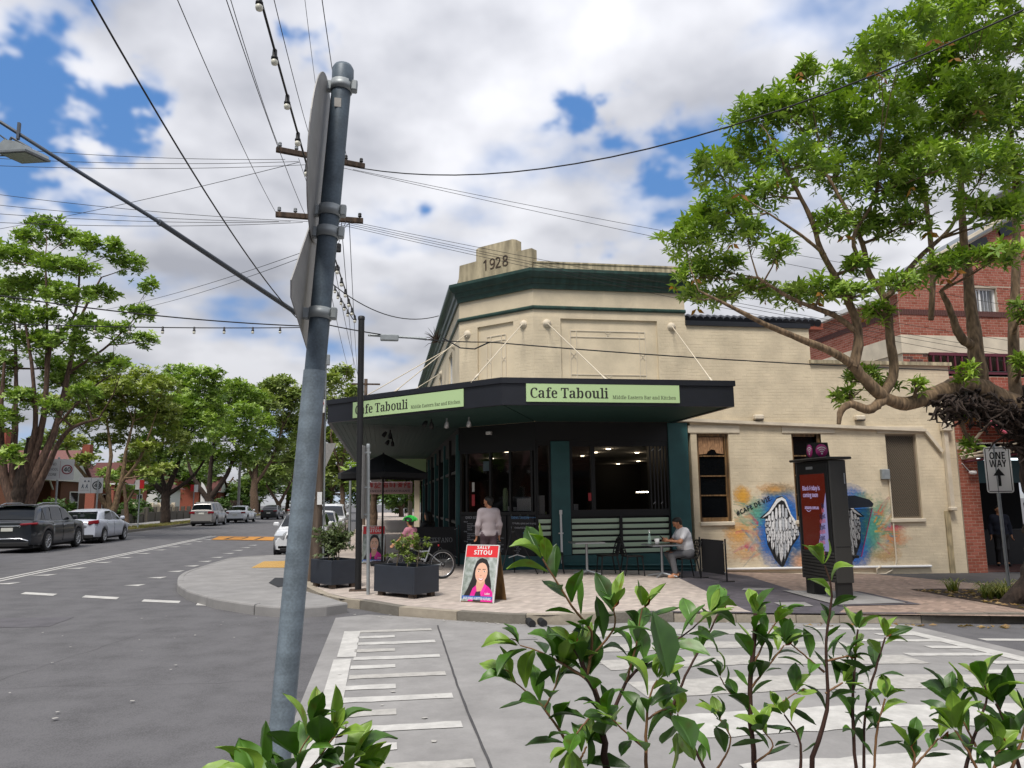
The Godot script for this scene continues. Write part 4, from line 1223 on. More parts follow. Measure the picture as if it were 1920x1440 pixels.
	var mt := StandardMaterial3D.new()
	mt.albedo_texture = t; mt.roughness = 0.75; mt.transparency = BaseMaterial3D.TRANSPARENCY_ALPHA
	# the paint lies on the bricks: a sheet just proud of them, stepped at every course
	var m := MB.new(); m.smooth()
	var rows := 30
	var step := 0.086
	var yb := -0.42 + 4 * step
	for k in rows:
		var ya := yb + k * step
		for q in [[ya + 0.0045, ya + step - 0.0045, 0.0], [ya + step - 0.0045, ya + step + 0.0045, 0.004]]:
			var lo: float = maxf(q[0], y0); var hi: float = minf(q[1], y1)
			if hi - lo < 0.001: continue
			for seg in [[x0, 10.93], [11.82, 13.74], [13.74, 14.65]]:
				if seg[0] > 13.7 and hi > 1.1: continue
				if seg[1] < 11 and seg[0] < 9 and lo > 1.1:
					seg = [9.16, 10.93]
				var ra := Rect2((seg[0] - x0) / (x1 - x0), (y1 - hi) / (y1 - y0), (seg[1] - seg[0]) / (x1 - x0), (hi - lo) / (y1 - y0))
				var zz: float = -19.2925 - q[2]
				m.flat()
				m.quad_uv(V(seg[0], lo, zz), V(seg[1], lo, zz), V(seg[1], hi, zz), V(seg[0], hi, zz), ra)
			if hi < 1.1:
				m.flat()
				m.quad_uv(V(10.93, lo, -19.2925 - q[2]), V(11.82, lo, -19.2925 - q[2]), V(11.82, hi, -19.2925 - q[2]), V(10.93, hi, -19.2925 - q[2]), Rect2((10.93 - x0) / (x1 - x0), (y1 - hi) / (y1 - y0), 0.89 / (x1 - x0), (hi - lo) / (y1 - y0)))
	var mu := obj("wing_mural", m, mt, cafe)
	mu.set_meta("label", "spray painted mural of white feathered wings on blue")
	var r := -0.38
	fit_text("#CAFE DE VIE.", bold, 0.17, 1.1, M.black_paint, mu, Transform3D(Basis(Vector3.BACK, 0.39), V(9.74, 1.62, -19.288)), "lettering", 0.002)
func fill(im: Image, pts: Array, c: Color):
	var lo := W(1e9, 1e9); var hi := -lo
	var poly := PackedVector2Array(pts)
	for p in poly:
		lo = lo.min(p); hi = hi.max(p)
	for y in range(maxi(0, int(lo.y)), mini(im.get_height() - 1, int(hi.y) + 1) + 1):
		var xs := []
		for i in poly.size():
			var a := poly[i]; var b := poly[(i + 1) % poly.size()]
			if (a.y <= y) != (b.y <= y): xs.append(a.x + (y - a.y) / (b.y - a.y) * (b.x - a.x))
		xs.sort()
		for k in range(0, xs.size() - 1, 2):
			var xa := maxi(0, int(ceil(xs[k]))); var xb := mini(im.get_width() - 1, int(xs[k + 1]))
			if xb >= xa: im.fill_rect(Rect2i(xa, y, xb - xa + 1, 1), c)
func brush(im: Image, a: Vector2, b: Vector2, r: float, c: Color, al: float):
	var n := int(a.distance_to(b)) + 1
	for i in n:
		var t := float(i) / n
		var p := a.lerp(b, t)
		var rr := maxf(0.6, r * (1.0 - t * 0.8))
		for y in range(int(p.y - rr), int(p.y + rr) + 1):
			for x in range(int(p.x - rr), int(p.x + rr) + 1):
				if x < 0 or y < 0 or x >= im.get_width() or y >= im.get_height(): continue
				var o := im.get_pixel(x, y)
				var q := al
				im.set_pixel(x, y, Color(lerpf(o.r, c.r, q) if o.a > 0.05 else c.r, lerpf(o.g, c.g, q) if o.a > 0.05 else c.g, lerpf(o.b, c.b, q) if o.a > 0.05 else c.b, maxf(o.a, q)))
# ---------------------------------------------------------------- brick building on the right, houses on the left
func brick_building():
	var rng := RandomNumberGenerator.new(); rng.seed = 15
	var b := thing("brick_building", "red brick building with cream band and maroon balcony rails beside the cafe wall", "building")
	var X := Vector3.RIGHT; var Z := Vector3.BACK
	var zf := -22.0; var xc := 16.55
	var m := MB.new()
	# upper storey front with two windows, stepped under a sloping gable
	var holes := [Rect2(2.55, 0.78, 1.15, 0.9), Rect2(5.1, 0.78, 1.25, 0.95)]
	wall(m, V(xc, 7.0, zf), X, Z, 14, 1.75, holes, 0.3)
	wall(m, V(xc, 7.0, zf - 0.3), Vector3.FORWARD, Vector3.LEFT, 14, 1.4, [], 0.3)
	m.prism(pv([xc, 8.75, xc + 14, 8.75, xc + 14, 14.6, xc + 8.5, 13.2]), Transform3D(Basis(), V(0, 0, zf - 0.3)), 0.3)
	obj("wall", m, M.mortar, b)
	var list := []
	var gable := []
	bricks_on(V(xc, 7.0, zf), X, Z, 10, 1.75, holes, list, rng, 0.004)
	for j in 26:
		var y := 8.75 + j * 0.086
		var x0 := (y + 0.086 - 8.75) / 0.54
		if x0 < 9.8: bricks_on(V(xc + x0, y, zf), X, Z, 10 - x0, 0.0862, [], list, rng, 0.004)
	bricks_on(V(xc, 7.0, zf - 14.3), Z, Vector3.LEFT, 14.3, 1.4, [], list, rng, 0.004)
	lay(b, list, [M.brick_red, M.brick_red2, M.brick_red3, M.brick_red], rng)
	# darker header course and the cream band
	m = MB.new()
	for i in 70: m.cbox(V(xc + 0.045 + i * 0.088, 7.88 - 0.11, zf + 0.012), V(0.078, 0.19, 0.02), 0.003)
	for i in 60: m.cbox(V(xc - 0.012, 7.77, zf - 0.05 - i * 0.088), V(0.02, 0.19, 0.078), 0.003)
	obj("soldier_course", m, M.brick_dark, b)
	m = MB.new(); m.span(V(xc - 0.03, 6.4, zf - 14), V(xc + 14, 7.0, zf + 0.03)); obj("cream_band", m, M.cream_trim, b)
	m = MB.new(); m.span(V(xc, 5.0, zf - 14), V(xc + 0.9, 6.4, zf)); obj("wall", m, M.mortar, b)
	list = []
	bricks_on(V(xc, 5.6, zf), X, Z, 0.9, 0.8, [], list, rng, 0.004)
	lay(b, list, [M.brick_red, M.brick_red2, M.brick_dark], rng, 60)
	for q in holes:
		var x0: float = xc + q.position.x; var y0: float = 7.0 + q.position.y
		m = MB.new()
		for e in [[0, 0, 0.06, q.size.y], [q.size.x - 0.06, 0, q.size.x, q.size.y], [0.06, 0, q.size.x - 0.06, 0.06], [0.06, q.size.y - 0.06, q.size.x - 0.06, q.size.y], [q.size.x * 0.48, 0.06, q.size.x * 0.53, q.size.y - 0.06]]:
			m.span(V(x0 + e[0], y0 + e[1], zf - 0.16), V(x0 + e[2], y0 + e[3], zf - 0.1))
		var w := obj("window", m, M.white, b)
		for k in 2:
			m = MB.new(); m.span(V(x0 + 0.06 + k * q.size.x * 0.47, y0 + 0.06, zf - 0.14), V(x0 + q.size.x * (0.48 + k * 0.42), y0 + q.size.y - 0.06, zf - 0.135)); obj("pane", m, M.glass, w)
		m = MB.new()
		for k in 9: m.tube([V(x0 + 0.1 + k * 0.13, y0 + 0.05, zf - 0.2), V(x0 + 0.1 + k * 0.13, y0 + q.size.y, zf - 0.2)], 0.04, 6)
		obj("curtain", m, M.white, w)
		m = MB.new(); m.span(V(x0 - 0.05, y0 - 0.1, zf - 0.3), V(x0 + q.size.x + 0.05, y0 - 0.01, zf + 0.04)); obj("sill", m, M.brick_dark, w)
	m = MB.new(); m.span(V(xc + 0.5, 6.0, zf - 5), V(xc + 13, 9, zf - 4.8)); obj("room_wall", m, M.dark_room, b)
	# gable: cream barge board, eaves with dark vents, roof
	var ang := atan(0.54)
	m = MB.new(); m.box(V(xc + 4.6, 11.28, zf + 0.06), V(10.6, 0.24, 0.12), Basis(Vector3.BACK, ang)); obj("barge_board", m, M.cream_trim, b)
	m = MB.new(); m.box(V(xc + 4.9, 11.42, zf - 1.6), V(10.2, 0.07, 3.6), Basis(Vector3.BACK, ang)); m.box(V(xc + 12.8, 12.2, zf - 3.0), V(9, 0.1, 7.4), Basis(Vector3.BACK, -0.5)); obj("roof", m, M.galv_dark, b)
	m = MB.new()
	m.span(V(xc - 0.25, 8.35, zf - 14), V(xc - 0.05, 8.5, zf + 0.1)); obj("gutter", m, M.white, b)
	for i in 4:
		m = MB.new(); m.box(V(xc + 3.2 + i * 1.15, 10.15 + i * 1.15 * 0.54, zf + 0.03), V(0.7, 0.42, 0.1), Basis(Vector3.BACK, ang * 0.6)); obj("vent_window", m, M.glass_dark, b)
	# balcony recess with maroon rails
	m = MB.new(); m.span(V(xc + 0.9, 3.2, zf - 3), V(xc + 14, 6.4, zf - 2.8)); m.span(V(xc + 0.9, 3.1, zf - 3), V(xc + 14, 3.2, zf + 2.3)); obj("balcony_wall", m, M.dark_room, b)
	m = MB.new(); m.span(V(xc + 0.9, 6.32, zf + 0.05), V(xc + 14, 6.42, zf + 0.12)); m.span(V(xc + 0.9, 5.72, zf + 0.05), V(xc + 14, 5.8, zf + 0.12)); var rl := obj("balustrade", m, M.maroon, b)
	for i in 26:
		m = MB.new(); m.span(V(xc + 1.0 + i * 0.26, 5.8, zf + 0.06), V(xc + 1.05 + i * 0.26, 6.32, zf + 0.11)); obj("baluster", m, M.maroon, rl)
	# ---- shopfront beneath, at the street line
	var s := thing("takeaway_shop", "red brick pier and dark takeaway shop under a pink awning", "shop")
	m = MB.new(); m.span(V(15.95, -0.5, -19.75), V(16.55, 3.3, -19.3)); m.span(V(15.95, 3.3, -19.75), V(24, 5.2, -19.32)); obj("wall", m, M.mortar, s)
	list = []
	bricks_on(V(15.95, -0.42, -19.3), X, Z, 0.6, 3.6, [], list, rng, 0.005)
	bricks_on(V(15.95, 3.3, -19.32), X, Z, 6, 1.9, [], list, rng, 0.005)
	lay(s, list, [M.brick_red2, M.brick_red, M.brick_red2], rng)
	m = MB.new(); m.span(V(16.55, -0.45, -26), V(24, -0.28, -19.4)); obj("shop_floor", m, M.brick_dark, s)
	m = MB.new(); m.span(V(16.55, -0.28, -26.2), V(24, 3.4, -26)); m.span(V(16.35, -0.28, -26), V(16.55, 3.4, -19.75)); m.span(V(16.55, 3.3, -26), V(24, 3.4, -19.75)); obj("room_wall", m, M.dark_room, s)
	m = MB.new(); m.span(V(17.4, -0.28, -21.8), V(24, 0.75, -21.2)); obj("counter", m, M.black, s)
	m = MB.new(); m.span(V(17.4, 2.2, -21.9), V(22, 3.0, -21.85)); var mb := obj("menu_panel", m, mat("1f4a52", 0.5), s)
	m = MB.new()
	for k in 10:
		for c in 3: m.span(V(17.55 + c * 0.75, 2.9 - k * 0.06, -21.848), V(17.55 + c * 0.75 + 0.35 + 0.1 * sin(k * 3.0 + c), 2.925 - k * 0.06, -21.844))
	obj("menu_lines", m, M.steel, mb)
	var tube := mat("ffffff", 0.4); tube.emission_enabled = true; tube.emission = Color(0.9, 0.97, 1); tube.emission_energy_multiplier = 2.2
	m = MB.new(); m.rod(V(16.75, 2.86, -20.0), V(18.6, 2.86, -20.0), 0.028); obj("tube_light", m, tube, s)
	var l := OmniLight3D.new(); l.name = "tube_lamp"; l.position = V(17.7, 2.78, -20.0); l.light_energy = 0.25; l.light_size = 0.2; l.shadow_enabled = true; l.omni_range = 10; l.omni_attenuation = 2; s.add_child(l)
	m = MB.new(); m.prism(pv([0, 0, 2.2, -1.15, 2.2, -1.1, 0, 0.05]), Transform3D(Basis(Vector3.BACK, Vector3.UP, Vector3.LEFT), V(22, 4.3, -19.3)), 6.0); obj("awning_cloth", m, M.pink_awning, s)
	m = MB.new(); m.rod(V(16.05, 2.9, -19.3), V(16.05, 3.15, -17.15), 0.03); m.rod(V(16.05, 2.9, -19.3), V(16.4, 3.9, -18.4), 0.04); m.rod(V(16.05, 2.85, -19.28), V(18.0, 3.2, -17.1), 0.045); obj("awning_arm", m, M.cream_trim, s)
	m = MB.new(); m.rod(V(16.1, 2.75, -19.25), V(17.9, 3.1, -17.2), 0.03); obj("awning_arm", m, M.maroon, s)
	m = MB.new(); m.cbox(V(16.3, 2.45, -19.2), V(0.22, 0.1, 0.1), 0.03); m.rod(V(16.25, 2.5, -19.28), V(16.05, 2.72, -19.28), 0.012); obj("security_camera", m, M.white, s)
func pane_window(p: Node, c: Vector3, w: float, h: float, n: Vector3):
	var u := Vector3.UP.cross(n)
	var bs := Basis(u, Vector3.UP, n)
	var m := MB.new()
	for q in [[-w / 2, 0, 0.07, h], [w / 2, 0, 0.07, h], [0, -h / 2, w, 0.07], [0, h / 2, w, 0.07], [0, 0, w, 0.05]]:
		m.box(c + u * q[0] + Vector3.UP * q[1] + n * (0.04 if q[2] < 0.1 else 0.045), V(q[2], q[3], 0.06), bs)
	var f := obj("window", m, M.white, p)
	m = MB.new(); m.box(c + n * 0.015, V(w, h, 0.02), bs); obj("pane", m, M.glass_dark, f)
func house(label: String, at: Vector3, w: float, d: float, wall_h: float, ridge: float, wm: Material, rm: Material, gable_front := true):
	# faces +x, the street
	var h := thing("house", label, "house", at)
	var m := MB.new()
	m.span(V(-d, 0, -w / 2), V(0, wall_h, w / 2)); obj("wall", m, wm, h)
	# main roof: ridge along z, tile courses stepped
	for s in [-1, 1]:
		m = MB.new()
		var n := 16
		for i in n:
			var t0 := float(i) / n; var t1 := float(i + 1) / n
			var xa: float = -d / 2 + s * (d / 2 + 0.5) * (1 - t0); var xb: float = -d / 2 + s * (d / 2 + 0.5) * (1 - t1)
			var ya := wall_h - 0.1 + (ridge - wall_h) * t0; var yb := wall_h - 0.1 + (ridge - wall_h) * t1
			m.box(V((xa + xb) / 2, (ya + yb) / 2 + 0.05, 0), V(absf(xa - xb) / cos(atan2(yb - ya, absf(xb - xa))) + 0.06, 0.04, w + 0.8), Basis(Vector3.BACK, -s * (atan2(yb - ya, absf(xb - xa)) - 0.06)))
		obj("roof", m, rm, h)
	m = MB.new()
	m.prism(PackedVector2Array([W(-d, wall_h), W(0, wall_h), W(-d / 2, ridge)]), Transform3D(Basis(), V(0, 0, w / 2 - 0.2)), 0.2)
	m.prism(PackedVector2Array([W(-d, wall_h), W(0, wall_h), W(-d / 2, ridge)]), Transform3D(Basis(), V(0, 0, -w / 2)), 0.2)
	obj("gable_wall", m, wm, h)
	m = MB.new(); m.box(V(-d * 0.3, ridge + 0.3, -w * 0.2), V(0.7, 1.6, 0.9)); obj("chimney", m, M.brick_red2, h)
	if gable_front:
		# projecting front room with its own little gable
		m = MB.new(); m.span(V(0, 0, -w / 2), V(1.6, wall_h - 0.2, 0.2)); obj("front_room", m, wm, h)
		var g := Transform3D(Basis(Vector3.BACK, Vector3.UP, Vector3.LEFT), V(1.75, wall_h - 0.2, 0))
		m = MB.new(); m.prism(PackedVector2Array([W(-w / 2 - 0.4, 0), W(0.6, 0), W(-w / 4, 1.9)]), g, 0.15); obj("gable_board", m, M.white, h)
		m = MB.new(); m.prism(PackedVector2Array([W(-w / 2 - 0.6, -0.1), W(-w / 4, 2.15), W(0.8, -0.1), W(0.8, 0.05), W(-w / 4, 2.35), W(-w / 2 - 0.6, 0.05)]), Transform3D(Basis(Vector3.BACK, Vector3.UP, Vector3.LEFT), V(1.95, wall_h - 0.2, 0)), 4.5); obj("porch_roof", m, rm, h)
		pane_window(h, V(1.6, 1.6, -w / 4), 1.6, 1.5, Vector3.RIGHT)
		m = MB.new()
		for z in [0.8, w / 2 - 0.3]:
			m = MB.new(); m.cbox(V(1.4, wall_h / 2 - 0.1, z), V(0.3, wall_h - 0.2, 0.3), 0.02); obj("porch_post", m, M.brick_red, h)
		m = MB.new(); m.box(V(0.9, wall_h - 0.15, w / 4), V(2.2, 0.12, w / 2)); m.box(V(1.4, wall_h - 0.5, 1.3), V(0.08, 0.9, 0.08), Basis(Vector3.RIGHT, 0.8)); obj("porch_beam", m, M.white, h)
	pane_window(h, V(0, 1.6, w / 4), 1.2, 1.5, Vector3.RIGHT)
	pane_window(h, V(-d * 0.3, 1.7, w / 2), 1.1, 1.4, Vector3.BACK)
	pane_window(h, V(-d * 0.7, 1.7, w / 2), 1.1, 1.4, Vector3.BACK)
	m = MB.new(); m.cbox(V(0.03, 1.15, w * 0.1), V(0.08, 2.1, 0.9), 0.02); obj("door", m, M.timber_dark, h)
func fence_wall(label: String, x: float, z0: float, z1: float, hgt: float, wm: Material, kind: int):
	var f := thing("front_fence", label, "fence", V(x, gy(x) + 0.12, z0))
	var l := z1 - z0
	var n := int(absf(l) / 2.4)
	for i in n + 1:
		var m := MB.new(); m.cbox(V(0, hgt * 0.55, l * i / n), V(0.34, hgt * 1.1, 0.34), 0.02); obj("pier", m, wm, f)
	if kind == 0:
		for i in n:
			var m := MB.new(); m.cbox(V(0, hgt * 0.36, l * (i + 0.5) / n), V(0.2, hgt * 0.72, absf(l) / n - 0.34), 0.015); obj("wall_panel", m, wm, f)
	elif kind == 1:
		for i in int(absf(l) / 0.14):
			var m := MB.new(); m.span(V(-0.02, 0.1, signf(l) * (i * 0.14 + 0.02)), V(0.02, hgt, signf(l) * (i * 0.14 + 0.11))); obj("picket", m, wm, f)
		var m := MB.new(); m.span(V(-0.05, hgt * 0.8, 0), V(-0.022, hgt * 0.9, l)); m.span(V(-0.05, hgt * 0.2, 0), V(-0.022, hgt * 0.3, l)); obj("rail", m, wm, f)
func houses():
	house("brown brick house with pink tiled roof behind the school zone sign", V(-24.2, 0.45, -60), 9, 11, 3.3, 5.9, M.brick_wall, M.roof_pink)
	house("red brick house with white window behind the second trunk", V(-25.5, 0.45, -80), 10, 11, 3.4, 6.2, M.brick_red, M.tile)
	house("pale rendered cottage behind the silver van", V(-25.0, 0.45, -98), 10, 11, 3.2, 6.0, M.white, M.tile, false)
	house("brick cottage farthest down the left side of the street", V(-25.0, 0.45, -118), 10, 11, 3.2, 6.0, M.brick_red2, M.tile)
	house("cream cottage at the left edge behind the tall tree", V(-26.0, 0.45, -40), 10, 11, 3.3, 6.0, M.cream_trim, M.roof_pink)
	fence_wall("low grey masonry wall with dark piers behind the white hatchback", -20.2, -44, -71, 1.05, M.fence_dark, 0)
	fence_wall("cream picket fence in front of the red brick house", -21.0, -71.5, -84, 1.5, M.cream_trim, 1)
	fence_wall("dark brick wall behind the silver van", -20.2, -72, -92, 1.15, M.fence_dark, 0)
	fence_wall("dark timber fence beyond the white sedan", -20.2, -96, -135, 1.7, M.timber_dark, 1)
	# shops that carry on past the cafe under their own awning
	var s := thing("neighbour_shops", "row of dark shops past the cafe with cream post", "shop")
	var m := MB.new(); m.span(V(2.15, 0.1, -75), V(9, 6.0, -40.3)); obj("wall", m, M.parapet, s)
	m = MB.new(); m.span(V(-0.9, 3.45, -70), V(2.15, 3.75, -41)); obj("awning", m, M.black, s)
	for i in 7:
		m = MB.new(); m.span(V(2.05, 0.5, -42 - i * 4.5 - 3.4), V(2.14, 2.9, -42 - i * 4.5)); obj("window", m, M.glass_dark, s)
	for z in [-42.0, -52.0]:
		m = MB.new(); m.cbox(V(1.85, 1.85, z), V(0.28, 3.4, 0.28), 0.02); obj("post", m, M.cream_trim, s)
	# hanging restaurant sign with red characters
	var h := thing("hanging_sign", "pale pink hanging restaurant sign with red characters under the awning", "sign")
	m = MB.new(); m.cbox(V(0.2, 2.52, -39.9), V(2.7, 0.62, 0.12), 0.05); obj("panel", m, mat("c9a9a6", 0.6), h)
	m = MB.new()
	for x in [-0.8, 1.2]: m.rod(V(x, 2.83, -39.9), V(x, 3.6, -39.9), 0.02)
	obj("hanger", m, M.black, h)
	# six characters, stroke by stroke
	var st := MB.new()
	var g := func(cx: float, l: Array):
		for q in l:
			var a := V(cx + q[0] * 0.15, 2.66 + q[1] * 0.14, -39.832); var b := V(cx + q[2] * 0.15, 2.66 + q[3] * 0.14, -39.832)
			st.box((a + b) / 2, V(a.distance_to(b), 0.032, 0.006), Basis(Vector3.BACK, atan2(b.y - a.y, b.x - a.x)))
	g.call(-0.62, [[-0.6, 1, -1, 0.2], [-0.75, 0.5, -0.75, -1], [-0.3, 0.7, 1, 0.7], [0.2, 1, 0.1, 0.3], [-0.3, 0.3, 1, 0.3], [0, 0, 0.8, 0], [0, 0, 0, -0.4], [0.8, 0, 0.8, -0.4], [-0.3, -0.5, 1, -0.5], [0.4, -0.2, 0.4, -1]])
	g.call(-0.24, [[-0.9, 0.8, -0.3, 0.8], [-1, 0.4, -0.2, 0.4], [-0.9, 0, -0.3, 0], [-0.9, -0.4, -0.9, -1], [-0.3, -0.4, -0.3, -1], [-0.9, -0.4, -0.3, -0.4], [-0.9, -1, -0.3, -1], [0.1, 0.8, 0.9, 0.8], [0.9, 0.8, 0.9, 0.1], [0.1, 0.1, 0.9, 0.1], [0.1, 0.1, 0.1, -0.9], [0.1, -0.9, 1, -0.9]])
	g.call(0.14, [[-0.9, 0.8, -0.6, 0.6], [-1, 0.2, -0.7, 0], [-1, -0.9, -0.6, -0.2], [0, 1, -0.4, 0.5], [-0.2, 0.7, 1, 0.7], [-0.1, 0.3, 0.8, 0.3], [-0.5, -0.2, 1, -0.2], [-0.1, 0.3, -0.3, -0.8], [0.8, 0.3, 0.7, -0.9], [-0.3, -0.7, 1, -0.7]])
	g.call(0.52, [[-0.8, 1, -1, 0.5], [-1, 0.5, -0.2, 0.5], [-0.9, 0.5, -0.9, -0.5], [-0.2, 0.5, -0.2, -0.5], [-1, 0, -0.2, 0], [-1, -0.5, -0.2, -0.5], [0.2, 0.7, 1, 0.7], [0.1, 0.1, 1, 0.1], [0.1, -0.4, 1, -0.4], [0.6, 0.9, 0.6, -1]])
	g.call(0.9, [[-0.9, 0.9, 0, 0.7], [0.1, 0.9, 0.9, 0.7], [0, 0.6, -0.9, 0], [0, 0.6, 0.9, 0], [-0.4, 0.1, 0.4, 0.1], [-0.5, -0.2, 0.5, -0.2], [-0.5, -0.2, -0.5, -0.9], [0.5, -0.2, 0.3, -0.9], [-0.5, -0.55, 0.4, -0.55]])
	g.call(1.26, [[-0.6, 1, -1, 0.3], [-0.6, 1, -0.2, 0.5], [-0.9, 0.2, -0.3, 0.2], [-0.9, -0.2, -0.3, -0.2], [-0.9, 0.2, -0.9, -1], [0, 0.8, 1, 0.8], [0.2, 0.5, 0.9, 0.5], [0.2, 0.5, 0.2, -1], [0.2, 0.0, 0.9, 0.0], [0.2, -0.5, 0.9, -0.5], [0.2, -1, 0.9, -1], [0.9, -0.5, 0.9, -1]])
	obj("characters", st, M.red, h)
	fit_text("CHINESE RESTAURANT", serif, 0.12, 2.3, M.black_paint, h, Transform3D(Basis(), V(0.25, 2.36, -39.834)))
# ---------------------------------------------------------------- poles, signs, kiosk, planters
func post(nm: String, label: String, cat: String, a: Vector3, b: Vector3, r: float, mtl: Material, cap := true) -> Node3D:
	var t := thing(nm, label, cat, a)
	var m := MB.new()
	m.tube([Vector3.ZERO, b - a], r, 16)
	obj("pole", m, mtl, t)
	if cap:
		m = MB.new(); m.lathe([W(r * 1.12, -0.05), W(r * 1.12, 0.01), W(r * 0.9, 0.025), W(0, 0.028)], b - a, 16); obj("cap", m, mtl, t)
	return t
func clamp_band(p: Node, c: Vector3, ax: Vector3, r: float):
	var m := MB.new()
	var bs := Basis(Quaternion(Vector3.UP, ax.normalized()))
	m.lathe([W(r + 0.001, -0.02), W(r + 0.005, -0.02), W(r + 0.005, 0.02), W(r + 0.001, 0.02)], c, 20, bs)
	m.cbox(c + V(r + 0.012, 0, 0.01), V(0.022, 0.042, 0.034), 0.004, bs)
	m.cbox(c + V(-r - 0.014, 0, 0.0), V(0.03, 0.04, 0.03), 0.004, bs)
	obj("bracket", m, M.galv, p)
func plate(poly: PackedVector2Array, tr: Transform3D, th: float) -> MB:
	var m := MB.new(); m.prism(poly, tr, th); return m
func rrect(w: float, h: float, r: float) -> PackedVector2Array:
	var p := PackedVector2Array()
	for q in [[w / 2 - r, h / 2 - r, 0], [-w / 2 + r, h / 2 - r, 1], [-w / 2 + r, -h / 2 + r, 2], [w / 2 - r, -h / 2 + r, 3]]:
		for k in 5:
			var a: float = (q[2] + k / 4.0) * PI / 2
			p.append(W(q[0] + cos(a) * r, q[1] + sin(a) * r))
	return p
func ring_poly(m: MB, tr: Transform3D, ro: float, ri: float, d: float, n := 32, a0 := 0.0, a1 := TAU):
	m.flat()
	for k in n:
		var u := lerpf(a0, a1, float(k) / n); var v := lerpf(a0, a1, float(k + 1) / n)
		var P := func(r: float, a: float) -> Vector3: return tr * V(cos(a) * r, sin(a) * r, d)
		m.quad(P.call(ri, u), P.call(ro, u), P.call(ro, v), P.call(ri, v))
func street_furniture():
	var m: MB
	# the leaning street sign pole close by
	var pa := V(-0.3396, 0.6919, -2.7147); var pb := V(-0.1685, 3.4719, -2.7871)
	var pd := (pb - pa).normalized()
	var sp := post("sign_pole", "leaning blue grey steel sign pole in the near garden bed, seen from behind its signs", "sign pole", pa, pb, 0.0365, M.pole_blue)
	m = MB.new(); m.tube([pd * 0.0, pd * 1.62], 0.0395, 16); obj("lower_sleeve", m, M.pole_low, sp)
	var ln := pa.distance_to(pb)
	var at := func(py: float) -> Vector3:
		# height along the pole
		return pd * (py / pd.y)
	var side := V(-0.985, 0, 0.17).normalized()    # from the pole along the plates
	for y in [ln * 0.975, ln * 0.795, ln * 0.765, ln * 0.655]: clamp_band(sp, at.call(y), pd, 0.0365)
	# edge-on plates: their backs face the camera at a glancing angle
	var pn := V(0.995, 0, 0.02)
	var vx := V(-0.04, 0, 1).normalized()
	var f1 := Transform3D(Basis(-vx, pd, -vx.cross(pd).normalized() * 1.0), at.call(ln * 0.868) + V(-0.055, 0, 0.0))
	var disc := PackedVector2Array()
	for k in 40: disc.append(W(cos(TAU * k / 40) * 0.29, sin(TAU * k / 40) * 0.315))
	obj("sign_plate", plate(disc, f1, 0.004), M.alu_back, sp)
	var f2 := Transform3D(f1.basis, at.call(ln * 0.715) + V(-0.062, 0, 0.0))
	obj("sign_plate", plate(PackedVector2Array([W(0.26, 0.26), W(0.08, 0.285), W(-0.3, -0.13), W(-0.27, -0.18), W(0.2, -0.27), W(0.27, -0.25)]), f2, 0.004), M.alu_back, sp)
	m = MB.new(); m.box(at.call(ln * 0.945) + V(-0.005, 0, 0.037), V(0.025, 0.035, 0.002), Basis(Vector3.UP, 0.1)); obj("sticker", m, M.paint_worn, sp)
	# timber power pole
	var tp := thing("power_pole", "weathered timber power pole with two crossarms behind the corner planter", "power pole", V(-1.44, 0.15, -17.5))
	m = MB.new(); m.tube([Vector3.ZERO, V(0.0, 3, 0), V(-0.03, 7, 0), V(-0.06, 9.95, 0)], [0.165, 0.15, 0.128, 0.115], 14); obj("pole", m, M.timber, tp)
	for q in [[9.6, V(0.93, -0.0, -0.3), 2.05], [8.15, V(0.99, 0, -0.08), 1.95]]:
		m = MB.new(); m.cbox(V(-0.05, q[0], 0.16), V(q[2], 0.12, 0.1), 0.01, Basis(Vector3.UP, atan2(-q[1].z, q[1].x)))
		var ca := obj("crossarm", m, M.timber_dark, tp)
		for k in [-0.46, -0.28, 0.28, 0.46]:
			var c: Vector3 = V(-0.05, q[0] + 0.06, 0.16) + q[1].normalized() * float(k) * float(q[2])
			m = MB.new(); m.lathe([W(0.012, -0.12), W(0.012, 0.02), W(0.04, 0.03), W(0.045, 0.06), W(0.03, 0.07), W(0.042, 0.09), W(0.035, 0.12), W(0, 0.13)], c, 10); obj("insulator", m, M.black if k > 0 else M.galv_dark, ca)
	m = MB.new()
	for k in 9:
		var a := V(-0.3 + 0.12 * k, 8.1, 0.2); var b := V(0.35 - 0.05 * k, 7.55 - 0.05 * (k % 4), 0.12)
		m.tube([a, (a + b) / 2 + V(0.12 * sin(k * 2.0), -0.22, 0.1), b], 0.008, 5, false)
	for k in 5:
		var a := V(-0.55 + 0.2 * k, 9.5, 0.3); var b := V(-0.25 + 0.1 * k, 8.25, 0.2)
		m.tube([a, (a + b) / 2 + V(0.1 * cos(k * 3.0), -0.1, 0.1), b], 0.006, 5, false)
	obj("jumper_wires", m, M.black, tp)
	m = MB.new(); m.cbox(V(0.36, 7.45, 0.16), V(0.16, 0.2, 0.1), 0.02); m.cbox(V(0.32, 6.95, 0.16), V(0.2, 0.12, 0.12), 0.02); obj("fuse_box", m, M.black, tp)
	m = MB.new(); m.rod(V(0.15, 4.95, 0.0), V(0.2, 0.1, 0.0), 0.022, 8); obj("conduit", m, M.galv, tp)
	m = MB.new(); m.cbox(V(0.19, 4.85, 0.1), V(0.11, 0.24, 0.1), 0.012); obj("service_box", m, M.galv, tp)
	m = MB.new(); m.cbox(V(0.1, 3.8, 0.14), V(0.13, 0.3, 0.05), 0.01); var rb := obj("timer_box", m, M.white, tp)
	m = MB.new(); m.lathe([W(0.045, 0), W(0.04, 0.02), W(0, 0.022)], V(0.1, 3.86, 0.166), 14, Basis(Vector3.RIGHT, PI / 2)); obj("red_lamp", m, M.red, rb)
